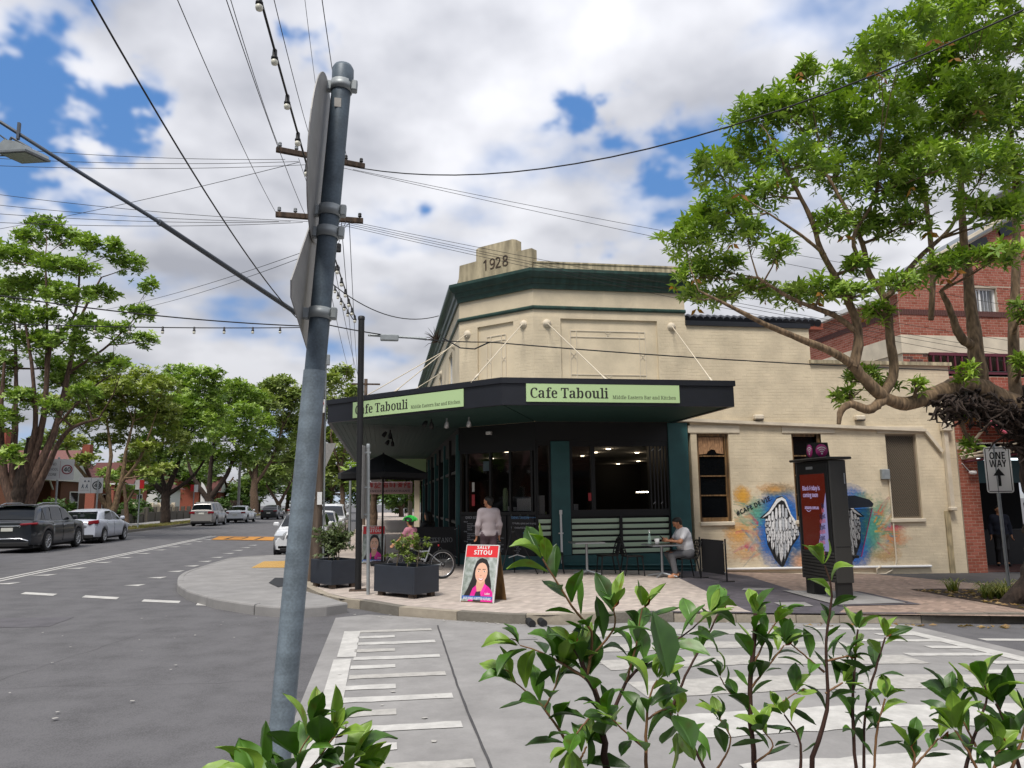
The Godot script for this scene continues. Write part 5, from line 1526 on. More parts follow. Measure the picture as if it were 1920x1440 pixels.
	m = MB.new(); m.box(V(0.1, 1.78, 0.165), V(0.1, 0.27, 0.01)); obj("notice", m, M.white, tp)
	m = MB.new(); m.box(V(-0.02, 1.85, 0.168), V(0.05, 0.16, 0.01)); obj("notice", m, M.white, tp)
	# street light on its long outreach arm
	var sl := thing("street_light", "street floodlight hung from a long tapering outreach arm over the road", "street light", V(-1.4, 5.9, -17.4))
	var o := V(-1.4, 5.9, -17.4)
	var a1 := V(-1.79, 5.77, -16.33); var a2 := V(-3.73, 6.51, -13.11); var a3 := V(-4.91, 7.08, -12.19); var a4 := V(-5.73, 7.55, -11.92); var a5 := V(-6.21, 7.67, -12.0)
	m = MB.new(); m.tube([Vector3.ZERO, a1 - o, a2 - o], [0.052, 0.05, 0.044], 12); m.tube([a2 - o, a3 - o, a4 - o, a5 - o], [0.033, 0.03, 0.026, 0.026], 12); obj("arm", m, M.steel_dark, sl)
	m = MB.new(); m.tube([(a2 - o) * 0.99, (a2 - o) * 1.005], 0.05, 12); obj("collar", m, M.steel_dark, sl)
	var hl := V(-5.39, 7.09, -11.97)
	m = MB.new(); m.box(V(-5.49, 7.45, -11.98) - o, V(0.035, 0.26, 0.05)); m.tube([V(-5.59, 7.35, -12.0) - o, V(-5.29, 7.17, -11.95) - o, V(-5.26, 7.09, -11.95) - o], 0.018, 8); m.tube([V(-5.59, 7.35, -12.0) - o, V(-5.63, 7.24, -12.01) - o, V(-5.58, 7.14, -12.0) - o], 0.018, 8); m.tube([V(-5.66, 7.31, -12.01) - o, V(-5.93, 7.51, -12.06) - o, V(-5.91, 7.06, -12.05) - o, V(-5.66, 7.06, -12.01) - o], 0.014, 8); obj("bracket", m, M.steel_dark, sl)
	var hb := Basis(Vector3.UP, -0.5) * Basis(Vector3.BACK, -0.12)
	m = MB.new()
	m.prism(PackedVector2Array([W(-0.28, -0.03), W(0.3, -0.03), W(0.28, 0.02), W(0.05, 0.11), W(-0.2, 0.15), W(-0.28, 0.09)]), Transform3D(hb, hl - o) * Transform3D(Basis(), V(0, 0, -0.19)), 0.38)
	var hs := obj("lamp_housing", m, M.galv, sl)
	m = MB.new(); m.box(hl - o + hb * V(0.01, -0.045, 0), V(0.6, 0.03, 0.42), hb); obj("bezel", m, M.galv_dark, hs)
	m = MB.new(); m.box(hl - o + hb * V(0.01, -0.064, 0), V(0.5, 0.01, 0.34), hb); obj("lens", m, mat("6f7a72", 0.15), hs)
	# black festoon pole and slim pole on the corner
	var bp := post("festoon_pole", "slim black steel pole carrying the festoon lights between the two planters", "pole", on(-0.43, -15.45, 0.14), V(-0.46, 5.54, -15.47), 0.062, M.black)
	m = MB.new(); m.cbox(V(0, 0.01, 0), V(0.34, 0.02, 0.34), 0.005); obj("base_plate", m, M.timber_dark, bp)
	var wp := post("parking_sign", "galvanised pole with a parking plate seen edge on beside the black pole", "parking sign", on(-0.23, -14.75, 0.14), V(-0.27, 2.9, -14.75), 0.031, M.galv)
	obj("sign_plate", plate(rrect(0.42, 1.35, 0.03), Transform3D(Basis(V(-0.21, 0, 0.98), Vector3.UP, V(-0.98, 0, -0.21)), V(-0.095, 2.05, 0.02)), 0.004), M.alu_back, wp)
	for y in [2.6, 1.95, 1.45]:
		m = MB.new(); m.box(V(-0.05, y, 0), V(0.12, 0.03, 0.05)); obj("bracket", m, M.galv, wp)
	var gp := post("give_way_sign", "grey backed triangular give way sign beside the timber pole", "road sign", on(-1.86, -24.2, 0.165), on(-1.86, -24.2, 3.62), 0.035, M.galv)
	obj("sign_plate", plate(PackedVector2Array([W(-0.42, 0.0), W(0.46, 0.02), W(0.05, -0.95), W(0, -0.95)]), Transform3D(Basis(Vector3.UP, -0.15), V(0.0, 3.42, -0.045)), 0.004), M.alu_back, gp)
	m = MB.new(); m.box(V(-0.06, 2.15, 0.04), V(0.1, 0.7, 0.01)); m.box(V(-0.06, 1.5, 0.04), V(0.12, 0.4, 0.01)); obj("small_plate", m, M.alu_back, gp)
	post("slim_pole", "slim grey pole on the footpath behind the umbrella", "pole", on(-1.25, -31.5, 0.14), on(-1.25, -31.5, 3.2), 0.05, M.galv)
	# one way sign
	var oa := on(12.27, -13.8, 0.14)
	var ow := post("one_way_sign", "white one way sign with black arrow on a galvanised pole by the tree", "road sign", oa, oa + V(-0.03, 3.06, 0.0), 0.032, M.galv)
	var ob := Basis(Vector3.UP, -0.52)
	var of := Transform3D(ob, V(0.0, 2.56, 0.04) )
	var sgn := obj("sign_plate", plate(rrect(0.47, 0.93, 0.05), of, 0.006), M.white, ow)
	m = MB.new()
	for q in [[0, 0.435, 0.4, 0.014], [0, -0.435, 0.4, 0.014], [0.205, 0, 0.014, 0.84], [-0.205, 0, 0.014, 0.84]]: m.box(of * V(q[0], q[1], 0.008), V(q[2], q[3], 0.003), ob)
	m.prism(PackedVector2Array([W(-0.025, -0.33), W(0.025, -0.33), W(0.025, -0.12), W(0.1, -0.12), W(0, 0.03), W(-0.1, -0.12), W(-0.025, -0.12)]), of * Transform3D(Basis(), V(0, 0, 0.007)), 0.003)
	obj("arrow", m, M.black_paint, sgn)
	fit_text("ONE", bold, 0.2, 0.27, M.black_paint, sgn, of * Transform3D(Basis(), V(0, 0.28, 0.009)))
	fit_text("WAY", bold, 0.2, 0.3, M.black_paint, sgn, of * Transform3D(Basis(), V(0, 0.12, 0.009)))
	# school zone signs and no stopping signs on the left footpath
	var s1 := post("school_zone_sign", "grey end school zone sign with 40 in a red ring on a tall pole", "road sign", on(-15.6, -40.8, 0.12), on(-15.6, -40.8, 3.95), 0.045, M.galv)
	speed_sign(s1, V(0.1, 3.25, 0.05), 1.2, true)
	var s2 := post("school_zone_sign", "grey school sign with children pictures and 40, lower than the end sign", "road sign", on(-15.7, -46.6, 0.12), on(-15.7, -46.6, 3.05), 0.045, M.galv)
	speed_sign(s2, V(-0.35, 2.6, 0.05), 1.2, false)
	for q in [[-15.1, -52.2, true, "small red and white no stopping sign with its red half to the right"], [-15.1, -66.5, false, "small red and white no stopping sign with its red half to the left"]]:
		var ns := post("no_stopping_sign", q[3], "road sign", on(q[0], q[1], 0.12), on(q[0], q[1], 3.1), 0.04, M.galv)
		m = MB.new(); m.box(V(-0.12 if q[2] else 0.17, 2.75, 0.05), V(0.3, 0.6, 0.01), Basis(Vector3.UP, 0.3)); obj("white_plate", m, M.white, ns)
		m = MB.new(); m.box(V(0.12 if q[2] else -0.14, 2.78, 0.06), V(0.26, 0.55, 0.012), Basis(Vector3.UP, 0.1)); obj("red_plate", m, M.red, ns)
	post("slim_pole", "pale concrete light pole beside the white sedan", "pole", on(-15.0, -86, 0.12), on(-15.0, -86, 6.0), 0.14, M.concrete)
	var fl := thing("feather_flag", "white feather flag standing on the far left footpath behind the van", "flag", on(-17.5, -80, 0.12))
	m = MB.new(); m.rod(Vector3.ZERO, V(0, 3.6, 0), 0.03); obj("pole", m, M.white, fl)
	obj("cloth", plate(PackedVector2Array([W(0.03, 0.8), W(0.7, 0.8), W(0.75, 1.8), W(0.6, 2.6), W(0.3, 3.3), W(0.03, 3.6)]), Transform3D(), 0.01), M.white, fl)
	kiosk()
	for q in [[V(0.57, 0, -13.85), W(0.66, 0.75), 1.06, 0.62, "navy planter box on timber blocks in front of the bicycle", 5], [V(-0.96, 0, -15.75), W(0.55, 0.835), 0.82, 0.62, "navy planter box beside the timber power pole", 9]]:
		planter(q[0], q[1], q[2], q[3], q[4], q[5])
	# concrete pad under the kiosk
	struct("concrete_pad", sheet(pv([7.75, -12.55, 7.95, -14.75, 9.55, -14.85, 9.4, -13.0]), 0.156), M.concrete)
	struct("pad_border", sheet(pv([7.75, -12.45, 7.75, -12.55, 9.45, -12.98, 9.6, -14.9, 9.75, -14.9, 9.6, -12.85]), 0.15), M.pavers_dark)
	# strap leaved garden bed and leaf litter by the tree
	struct("garden_bed", sheet(pv([11.4, -15.6, 12.2, -15.75, 16, -15.2, 16, -12.3, 11.2, -12.35]), 0.15), M.soil)
	var rng := RandomNumberGenerator.new(); rng.seed = 71
	var ml := MB.new(); ml.smooth()
	for k in 9:
		var an := TAU * k / 9.0; var d := V(cos(an), 0, sin(an)); var s := V(-d.z, 0, d.x) * 0.011
		var pts := [d * 0.01, d * 0.07 + Vector3.UP * 0.15, d * 0.17 + Vector3.UP * 0.21, d * 0.28 + Vector3.UP * 0.14]
		for i in 3: ml.quad(pts[i] - s * (1 - i * 0.3), pts[i] + s * (1 - i * 0.3), pts[i + 1] + s * (0.7 - i * 0.3), pts[i + 1] - s * (0.7 - i * 0.3))
	var tuft := ml.done()
	for k in 14:
		var p := on(rng.randf_range(11.75, 14.0), rng.randf_range(-15.2, -13.0), 0.15)
		if p.x < 12.0 and p.z > -13.6: p.x += 0.6
		var g := thing("strap_plant", "strappy green and yellow grass plant in the bed under the tree", "plant", p, rng.randf() * 6, "strap plants in the garden bed")
		var w := []; var c := []
		for i in 5:
			w.append(Transform3D(Basis(Vector3.UP, rng.randf() * 6).scaled(Vector3.ONE * rng.randf_range(0.8, 1.4)), V(rng.randf_range(-0.12, 0.12), 0, rng.randf_range(-0.12, 0.12)))); c.append(col("5d7a35").lerp(col("a79a4c"), rng.randf() * 0.8))
		many("leaves", tuft, M.leaf, w, c, g)
	var lf := MB.new(); lf.flat(); lf.quad(V(-0.07, 0, 0.02), V(0, 0.02, 0.035), V(0.08, 0.0, 0.0), V(0, 0.015, -0.03))
	var lw := []; var lc := []
	for i in 420:
		var p := on(rng.randf_range(11.3, 15.0), rng.randf_range(-15.4, -12.4), 0.155)
		if i > 330: p = on(rng.randf_range(6, 16), -11.35 + rng.randf_range(0, 0.25), 0.01)
		lw.append(Transform3D(Basis(Vector3.UP, rng.randf() * 6) * Basis(Vector3.RIGHT, rng.randf_range(-0.5, 0.5)), p)); lc.append(col("8a6a42").lerp(col("b59a66"), rng.randf()))
	tag(many("leaf_litter", lf.done(), M.leaf, lw, lc), "brown fallen leaves littering the garden bed and gutter", "leaves")
func speed_sign(p: Node, c: Vector3, w: float, end: bool):
	var bs := Basis(Vector3.UP, 0.36)
	var tr := Transform3D(bs, c)
	var g := mat("b9babb", 0.5)
	var pl := obj("sign_plate", plate(rrect(w, w * 0.84 if end else w * 0.72, 0.03), tr, 0.008), g, p)
	var m := MB.new(); m.box(tr * V(0.0, 0, 0.011), V(0.012, w * 0.7, 0.003), bs)
	ring_poly(m, tr * Transform3D(Basis(), V(w * 0.25, 0, 0)), 0.235, 0.18, 0.013); obj("ring", m, mat("7c2a35", 0.5) if end else M.black_paint, pl)
	fit_text("40", bold, 0.3, 0.3, M.black_paint, pl, tr * Transform3D(Basis(), V(w * 0.25, -0.0, 0.012)))
	if end:
		for k in 3: fit_text(["END", "SCHOOL", "ZONE"][k], sans, 0.17, [0.26, 0.44, 0.34][k], M.black_paint, pl, tr * Transform3D(Basis(), V(-w * 0.25, 0.25 - k * 0.25, 0.012)))
	else:
		# two lamps and two walking children
		m = MB.new()
		for q in [[-0.3, 0.24], [-0.12, 0.24]]: m.lathe([W(0.045, 0), W(0.03, 0.02), W(0, 0.025)], tr * V(q[0], q[1], 0.009), 10, bs * Basis(Vector3.RIGHT, PI / 2))
		for x in [-0.4, -0.2]:
			m.prism(PackedVector2Array([W(x - 0.03, 0.02), W(x + 0.04, 0.02), W(x + 0.03, -0.06), W(x + 0.07, -0.16), W(x + 0.03, -0.16), W(x, -0.08), W(x - 0.05, -0.16), W(x - 0.08, -0.15), W(x - 0.03, -0.06)]), tr * Transform3D(Basis(), V(0, 0, 0.009)), 0.004)
			m.lathe([W(0.028, 0), W(0.02, 0.006), W(0, 0.007)], tr * V(x + 0.01, 0.06, 0.009), 8, bs * Basis(Vector3.RIGHT, PI / 2))
		obj("school_pictures", m, mat("3b4757", 0.6), pl)
		fit_text("SCHOOL ZONE", sans, 0.07, 0.42, M.galv_dark, pl, tr * Transform3D(Basis(), V(-w * 0.25, -0.27, 0.012)))
func kiosk():
	var o := on(8.39, -13.95, 0.16)
	var k := thing("phone_kiosk", "tall dark grey phone kiosk with lit advertising screen on its concrete pad", "kiosk", o + V(0, 0, 0.12))
	k.scale = V(1, 1, 0.84)
	var grey := mat("3a3936", 0.45, 0.2); var dark := mat("232322", 0.4, 0.1)
	var m := MB.new()
	# feet, body, grille, cap; the screen looks towards -x
	m = MB.new(); m.cbox(V(0, 0.14, -0.5), V(0.26, 0.32, 0.32), 0.01); obj("foot", m, dark, k); m = MB.new(); m.cbox(V(0, 0.14, 0.62), V(0.3, 0.32, 0.12), 0.01); obj("foot", m, dark, k)
	m = MB.new(); m.cbox(V(0, 1.42, 0), V(0.3, 2.25, 1.36), 0.012); var body := obj("body", m, dark, k)
	for s in [-1, 1]:
		m = MB.new(); m.cbox(V(0.0, 1.42, s * 0.69), V(0.34, 2.25, 0.05), 0.012); obj("side_panel", m, grey, body)
	m = MB.new(); m.cbox(V(0.0, 0.95, 0.719), V(0.3, 0.012, 0.01), 0.002); obj("panel_joint", m, dark, body)
	for i in 9:
		m = MB.new(); m.cbox(V(-0.16, 0.34 + i * 0.06, 0), V(0.03, 0.04, 1.3), 0.006); obj("louvre", m, grey, body)
	m = MB.new(); m.cbox(V(0, 2.58, 0.0), V(0.52, 0.05, 1.6), 0.015); obj("cap", m, dark, k)
	m = MB.new(); m.cbox(V(0.12, 2.2, 0.722), V(0.02, 0.2, 0.012), 0.003); obj("badge", m, M.steel, body)
	# wireless sign on top: two faces
	var mag := mat("b0307a", 0.5)
	m = MB.new(); m.prism(pv([-0.17, 0, 0.17, 0, 0.14, 0.3, -0.14, 0.3]), Transform3D(Basis(), V(-0.02, 2.605, -0.17)), 0.34); var cube := obj("wireless_sign", m, dark, k)
	for fr in [Transform3D(Basis(Vector3.BACK, Vector3.UP, Vector3.LEFT), V(-0.185, 2.75, 0)), Transform3D(Basis(), V(-0.02, 2.75, 0.172))]:
		m = MB.new(); m.lathe([W(0.125, 0), W(0.125, 0.006), W(0, 0.006)], fr.origin, 24, fr.basis * Basis(Vector3.RIGHT, PI / 2)); obj("disc", m, mag, cube)
		m = MB.new()
		var f2: Transform3D = fr * Transform3D(Basis(), V(0, -0.06, 0))
		for r in [0.055, 0.095, 0.135]: ring_poly(m, f2, r, r - 0.018, 0.008, 10, PI * 0.25, PI * 0.75)
		ring_poly(m, f2, 0.018, 0.0, 0.008, 10)
		obj("waves", m, M.white, cube)
	# screen
	var scr := MB.new(); var sx := -0.172
	m = MB.new(); m.cbox(V(-0.155, 1.62, 0), V(0.03, 1.78, 1.26), 0.006); var bez := obj("bezel", m, M.black, body)
	var im := Image.create(200, 380, false, Image.FORMAT_RGB8)
	im.fill(Color("5e1f14"))
	fill(im, [W(200, 90), W(200, 380), W(110, 380)], Color("9d97c9"))
	var st := StandardMaterial3D.new(); st.albedo_texture = ImageTexture.create_from_image(im); st.roughness = 0.15
	st.albedo_color = Color(0.35, 0.35, 0.35)
	st.emission_enabled = true; st.emission_texture = st.albedo_texture; st.emission = Color.BLACK; st.emission_energy_multiplier = 0.38
	scr.flat(); scr.quad_uv(V(sx, 0.85, -0.54), V(sx, 0.85, 0.5), V(sx, 2.3, 0.5), V(sx, 2.3, -0.54)); var so := obj("screen", scr, st, bez)
	var al := AreaLight3D.new(); al.name = "screen_lamp"; al.area_size = W(1.0, 1.4); al.light_energy = 0.04; al.light_color = Color(0.7, 0.35, 0.4); al.position = V(sx - 0.02, 1.58, 0); al.rotation.y = PI / 2; al.shadow_enabled = true; k.add_child(al)
	var fr := Basis(Vector3.BACK, Vector3.UP, Vector3.LEFT)
	var lil := mat("b9b0dc", 0.5); lil.emission_enabled = true; lil.emission = Color("a9a0d0"); lil.emission_energy_multiplier = 0.25
	var nav := mat("2a2448", 0.5); var pk := mat("c06a80", 0.5)
	fit_text("Black Friday is", sans, 0.115, 0.72, lil, so, Transform3D(fr, V(sx - 0.004, 2.03, -0.08)))
	fit_text("coming soon", sans, 0.115, 0.62, lil, so, Transform3D(fr, V(sx - 0.004, 1.9, -0.12)))
	fit_text("amazon.com.au", sans, 0.09, 0.58, lil, so, Transform3D(fr, V(sx - 0.004, 1.66, -0.1)))
	m = MB.new(); ring_poly(m, Transform3D(fr, V(sx - 0.002, 1.75, -0.23)), 0.17, 0.158, 0.003, 10, PI * 1.3, PI * 1.7); obj("smile_mark", m, lil, so)
	for q in [0, 1, 2, 3, 4]:
		var y: float = 1.70 - q * 0.2
		fit_text("Epic", bold, 0.13, 0.22 if q else 0.1, nav, so, Transform3D(fr * Basis(Vector3.BACK, 0.12), V(sx - 0.004, y, 0.36 - q * 0.035)))
		fit_text("deals", bold, 0.12, 0.22 if q else 0.1, pk, so, Transform3D(fr * Basis(Vector3.BACK, 0.12), V(sx - 0.004, y - 0.085, 0.35 - q * 0.035)))
	m = MB.new(); m.box(V(-0.172, 2.42, -0.1), V(0.006, 0.05, 0.28)); obj("maker_plate", m, M.steel, bez)
	# hood and shelf on the far side
	m = MB.new()
	m.prism(PackedVector2Array([W(0.15, 1.62), W(0.95, 1.66), W(0.98, 1.72), W(0.9, 1.8), W(0.6, 1.88), W(0.15, 1.88)]), Transform3D(Basis(), V(0, 0, -0.55)), 0.75); var hood := obj("hood", m, mat("3d434c", 0.3, 0.2), k)
	m = MB.new(); m.cbox(V(0.4, 0.72, -0.2), V(0.5, 0.05, 0.6), 0.01); obj("shelf", m, dark, k)
	m = MB.new(); m.prism(PackedVector2Array([W(0.17, 0.72), W(0.66, 0.72), W(0.97, 1.64), W(0.17, 1.62)]), Transform3D(Basis(), V(0, 0, 0.15)), 0.008); obj("side_glass", m, M.glass, hood)
	m = MB.new(); m.rod(V(0.66, 0.72, 0.154), V(0.97, 1.64, 0.154), 0.009); obj("pink_edge", m, mag, hood)
func planter(fc: Vector3, ud: Vector2, w: float, d: float, label: String, sd: int):
	# fc is the front corner; the long side runs back to the left
	var u := V(-ud.x, 0, -ud.y).normalized(); var v := V(ud.y, 0, -ud.x).normalized()
	var o := fc; o.y = gy(fc.x) + 0.14
	var p := thing("planter_box", label, "planter", o)
	var b := Basis(-u, Vector3.UP, -v)
	var c := u * w / 2 + v * d / 2
	var m := MB.new()
	var h := 0.47; var y0 := 0.075
	var t := 0.035
	for q in [[-1, 0], [1, 0], [0, -1], [0, 1]]:
		var off: Vector3 = b * V(q[0] * (w / 2 - t / 2), 0, q[1] * (d / 2 - t / 2))
		m.cbox(c + off + Vector3.UP * (y0 + h / 2), V(t if q[0] else w - 2 * t - 0.002, h, d if q[0] else t), 0.006, b)
	obj("box", m, M.navy_planter, p)
	m = MB.new(); m.box(c + Vector3.UP * (y0 + h - 0.1), V(w - 0.08, 0.04, d - 0.08), b); m.box(c + Vector3.UP * (y0 + 0.02), V(w - 0.08, 0.03, d - 0.08), b); obj("soil", m, M.soil, p)
	for q in [[-0.38, -0.36], [0.38, -0.36], [0.38, 0.36], [-0.38, 0.36]]:
		m = MB.new(); m.cbox(c + b * V(q[0] * w, 0.037, q[1] * d), V(0.12, 0.076, 0.1), 0.006, b); obj("timber_block", m, M.timber, p)
	# the small tree planted in it
	var rng := RandomNumberGenerator.new(); rng.seed = sd
	var s := thing("planter_shrub", "thin stemmed olive green shrub growing in the " + ("planter by the bicycle" if sd == 5 else "planter by the timber pole"), "shrub", o + c + Vector3.UP * 0.45)
	var bk := MB.new()
	var lw := []; var lc := []
	var stems := [-0.26, 0.0, 0.24] if sd == 5 else [-0.14, -0.04, 0.08, 0.16]
	for x0 in stems:
		var base: Vector3 = b * V(x0, 0, rng.randf_range(-0.05, 0.05))
		var top: Vector3 = base + V(rng.randf_range(-0.12, 0.12), 0.5, 0)
		bk.tube([base, (base + top) / 2 + V(rng.randf_range(-0.02, 0.02), 0, 0), top], [0.014, 0.011, 0.008], 6)
		for k in (26 if sd == 9 else [14, 3, 14][stems.find(x0)]):
			var dir := V(rng.randf_range(-1, 1), rng.randf_range(-0.15, 1.1), rng.randf_range(-1, 1)).normalized()
			var l := rng.randf_range(0.15, 0.48)
			var st: Vector3 = base.lerp(top, rng.randf_range(0.35, 1.0))
			var e := st + dir * l * V(0.8, 1.05, 0.8)
			bk.tube([st, st.lerp(e, 0.5) + Vector3.UP * 0.02, e], [0.005, 0.004, 0.002], 4, false)
			for i in 7:
				var f := rng.randf_range(0.35, 1.05)
				lw.append(Transform3D(Basis.from_euler(V(rng.randf_range(-0.9, 0.9), rng.randf() * 6.28, rng.randf_range(-0.6, 0.6))).scaled(Vector3.ONE * rng.randf_range(0.6, 1.1)), st.lerp(e, f)))
				lc.append((col("4c5f3c").lerp(col("76835a"), rng.randf()) if sd == 9 else col("5d7434").lerp(col("8fa052"), rng.randf())))
	obj("stem", bk, M.stem_grey, s)
	many("leaves", sprig(5, 0.085, 0.018, 3), M.leaf, lw, lc, s)
# a few slim leaves on a point
func sprig(n: int, ln: float, wd: float, sd: int, up := 0.45) -> ArrayMesh:
	var rng := RandomNumberGenerator.new(); rng.seed = sd
	var m := MB.new(); m.smooth()
	for k in n:
		var a := TAU * (k + rng.randf_range(-0.3, 0.3)) / n
		var e := rng.randf_range(up - 0.5, up + 0.4)
		var d := V(cos(a) * cos(e), sin(e), sin(a) * cos(e))
		var s := d.cross(Vector3.UP).normalized() * wd
		var l := ln * rng.randf_range(0.75, 1.15)
		var mid := d * l * 0.5 + Vector3.UP * l * 0.06
		var tip := d * l - Vector3.UP * l * 0.1
		m.tri(Vector3.ZERO, mid - s, mid + s); m.tri(mid - s, tip, mid + s)
	return m.done()
# ---------------------------------------------------------------- things around the cafe
func cafe_things():
	var m: MB
	# sandwich boards
	aframe(on(1.59, -13.2, 0.145), V(0.5, 0, 0.36).normalized(), 0.62, 0.92, "election sandwich board with a smiling woman in pink, in front of the bicycle")
	aframe(on(-0.24, -21.9, 0.145), V(0.99, 0, 0.15).normalized(), 0.6, 1.0, "second election sandwich board farther back under the black umbrella")
	# folding easel by the menu boards
	var ez := thing("easel_stand", "black folding easel standing in front of the chalk menus", "easel", on(3.02, -18.0, 0.14))
	m = MB.new()
	var ap := V(0.0, 1.1, 0)
	for q in [V(-0.32, 0, 0.2), V(0.55, 0, 0.15), V(0.1, 0, -0.4)]: m.rod(q, ap, 0.014)
	obj("legs", m, M.black, ez)
	m = MB.new(); m.box(V(-0.02, 0.42, 0.13), V(0.22, 0.02, 0.02), Basis(Vector3.BACK, 0.3)); m.box(V(0.17, 0.42, 0.13), V(0.2, 0.02, 0.02), Basis(Vector3.BACK, -0.3)); obj("bracket", m, M.steel, ez)
	# market umbrella
	var um := thing("market_umbrella", "black square market umbrella open under the awning", "umbrella", on(0.02, -21.3, 0.14))
	m = MB.new(); m.rod(Vector3.ZERO, V(0, 3.0, 0), 0.028, 10); obj("pole", m, M.black, um)
	m = MB.new(); m.cbox(V(0, 0.05, 0), V(0.6, 0.09, 0.6), 0.02); obj("base", m, M.black, um)
	m = MB.new(); m.flat()
	var cr := []
	for k in 8:
		var a := PI / 4 * k + 0.75
		var r := 1.55 if k % 2 == 0 else 1.2
		cr.append(V(cos(a) * r, 2.40 + (0.0 if k % 2 == 0 else 0.04), sin(a) * r))
	var tip := V(0, 2.98, 0)
	for k in 8:
		var a: Vector3 = cr[k]; var b: Vector3 = cr[(k + 1) % 8]
		var ma := tip.lerp(a, 0.5) - Vector3.UP * 0.02; var mb2 := tip.lerp(b, 0.5) - Vector3.UP * 0.02
		m.tri(tip, mb2, ma); m.quad(ma, mb2, b, a)
		m.quad(a, b, b - Vector3.UP * 0.13, a - Vector3.UP * 0.13)
	obj("canopy", m, M.umbrella, um)
	for k in 8:
		m = MB.new(); m.rod(V(0, 2.9, 0), cr[k], 0.009, 5); m.rod(V(0, 2.3, 0), tip.lerp(cr[k], 0.55), 0.008, 5); obj("rib", m, M.black, um)
	# cafe barriers
	for q in [[on(0.75, -20.9, 0.14), on(2.02, -20.75, 0.14), 1.05, "black cafe barrier with a pale printed name beside the bicycle", true], [on(7.34, -17.35, 0.14), on(7.56, -16.45, 0.14), 0.94, "black cafe barrier screen behind the seated man", false]]:
		var a: Vector3 = q[0]; var b: Vector3 = q[1]
		var br := thing("cafe_barrier", q[3], "barrier", a)
		var d := (b - a); var l := d.length(); d = d.normalized()
		var bs := Basis(d, Vector3.UP, d.cross(Vector3.UP))
		for e in [0.0, l]:
			m = MB.new(); m.rod(d * e, d * e + Vector3.UP * q[2], 0.02); m.cbox(d * e + Vector3.UP * 0.01, V(0.06, 0.02, 0.4), 0.005, bs); obj("post", m, M.black, br)
		m = MB.new(); m.box(d * l / 2 + Vector3.UP * (q[2] * 0.56), V(l - 0.12, q[2] * 0.8, 0.012), bs); var cl := obj("banner", m, M.umbrella, br)
		m = MB.new()
		for e in [0.04, l - 0.04]:
			for y in [0.2, 0.92]: m.rod(d * e + Vector3.UP * q[2] * y, d * lerpf(e, l / 2, 0.12) + Vector3.UP * q[2] * lerpf(y, 0.56, 0.1), 0.008, 5)
		obj("cord", m, M.steel, br)
		if q[4]:
			fit_text("DOL STEFANO", serif, 0.16, 0.95, M.galv_dark, cl, Transform3D(bs, d * l * 0.5 + Vector3.UP * 0.66 + bs.z * 0.008))
			m = MB.new(); ring_poly(m, Transform3D(bs, d * l * 0.62 + Vector3.UP * 0.42 + bs.z * 0.002), 0.05, 0.042, 0.008, 20); obj("emblem", m, M.galv_dark, cl)
	# tables and chairs
	var t1 := table(on(4.72, -17.75, 0.14), "square cafe table with nothing on it")
	var t2 := copy(t1, "cafe_table", on(6.42, -17.4, 0.14), 0.06, "square cafe table with a cup and a glass bottle")
	var c1 := chair(on(5.25, -17.85, 0.14), PI / 2, "black chair to the right of the empty table")
	copy(c1, "cafe_chair", on(5.82, -17.75, 0.14), -PI / 2, "black chair to the left of the table with the bottle")
	copy(c1, "cafe_chair", on(4.02, -18.1, 0.14), -PI / 2 - 0.2, "black chair to the left of the empty table")
	copy(c1, "cafe_chair", on(7.02, -17.4, 0.14), PI / 2, "black chair under the seated man")
	var top := t2.position.y + 0.752
	var bt := thing("glass_bottle", "clear glass water bottle on the seated man's table", "bottle", V(6.12, top, -17.35))
	m = MB.new(); m.lathe([W(0.0, 0.002), W(0.04, 0.002), W(0.042, 0.16), W(0.018, 0.24), W(0.018, 0.3), W(0, 0.3)], Vector3.ZERO, 12); obj("bottle_glass", m, M.bottle, bt)
	m = MB.new(); m.lathe([W(0.02, 0.29), W(0.02, 0.32), W(0, 0.32)], Vector3.ZERO, 10); obj("bottle_cap", m, M.white, bt)
	var cp := thing("cup", "white takeaway cup on the seated man's table", "cup", V(6.28, top, -17.3))
	m = MB.new(); m.lathe([W(0, 0), W(0.045, 0), W(0.06, 0.13), W(0.055, 0.13), W(0.05, 0.12), W(0, 0.12)], Vector3.ZERO, 14); obj("cup_wall", m, M.white, cp)
	bicycle()
func table(p: Vector3, label: String) -> Node3D:
	var t := thing("cafe_table", label, "table", p, 0.0, "tables in front of the cafe windows")
	var m := MB.new(); m.cbox(V(0, 0.735, 0), V(0.7, 0.025, 0.7), 0.006); var tt := obj("tabletop", m, M.table_top, t)
	m = MB.new()
	for s in [-1, 1]:
		m.box(V(0, 0.735, s * 0.351), V(0.704, 0.03, 0.006)); m.box(V(s * 0.351, 0.735, 0), V(0.006, 0.03, 0.7))
	obj("edge_band", m, M.steel, tt)
	m = MB.new(); m.rod(V(0, 0.06, 0), V(0, 0.722, 0), 0.03, 12); m.cbox(V(0, 0.715, 0), V(0.3, 0.012, 0.3), 0.004); obj("column", m, M.steel, t)
	for k in 4:
		m = MB.new()
		var d := V(cos(k * PI / 2 + PI / 4), 0, sin(k * PI / 2 + PI / 4))
		m.tube([V(0, 0.09, 0), d * 0.12 + V(0, 0.07, 0), d * 0.36 + V(0, 0.025, 0)], [0.03, 0.026, 0.02], 8); obj("foot", m, M.steel, t)
	return t
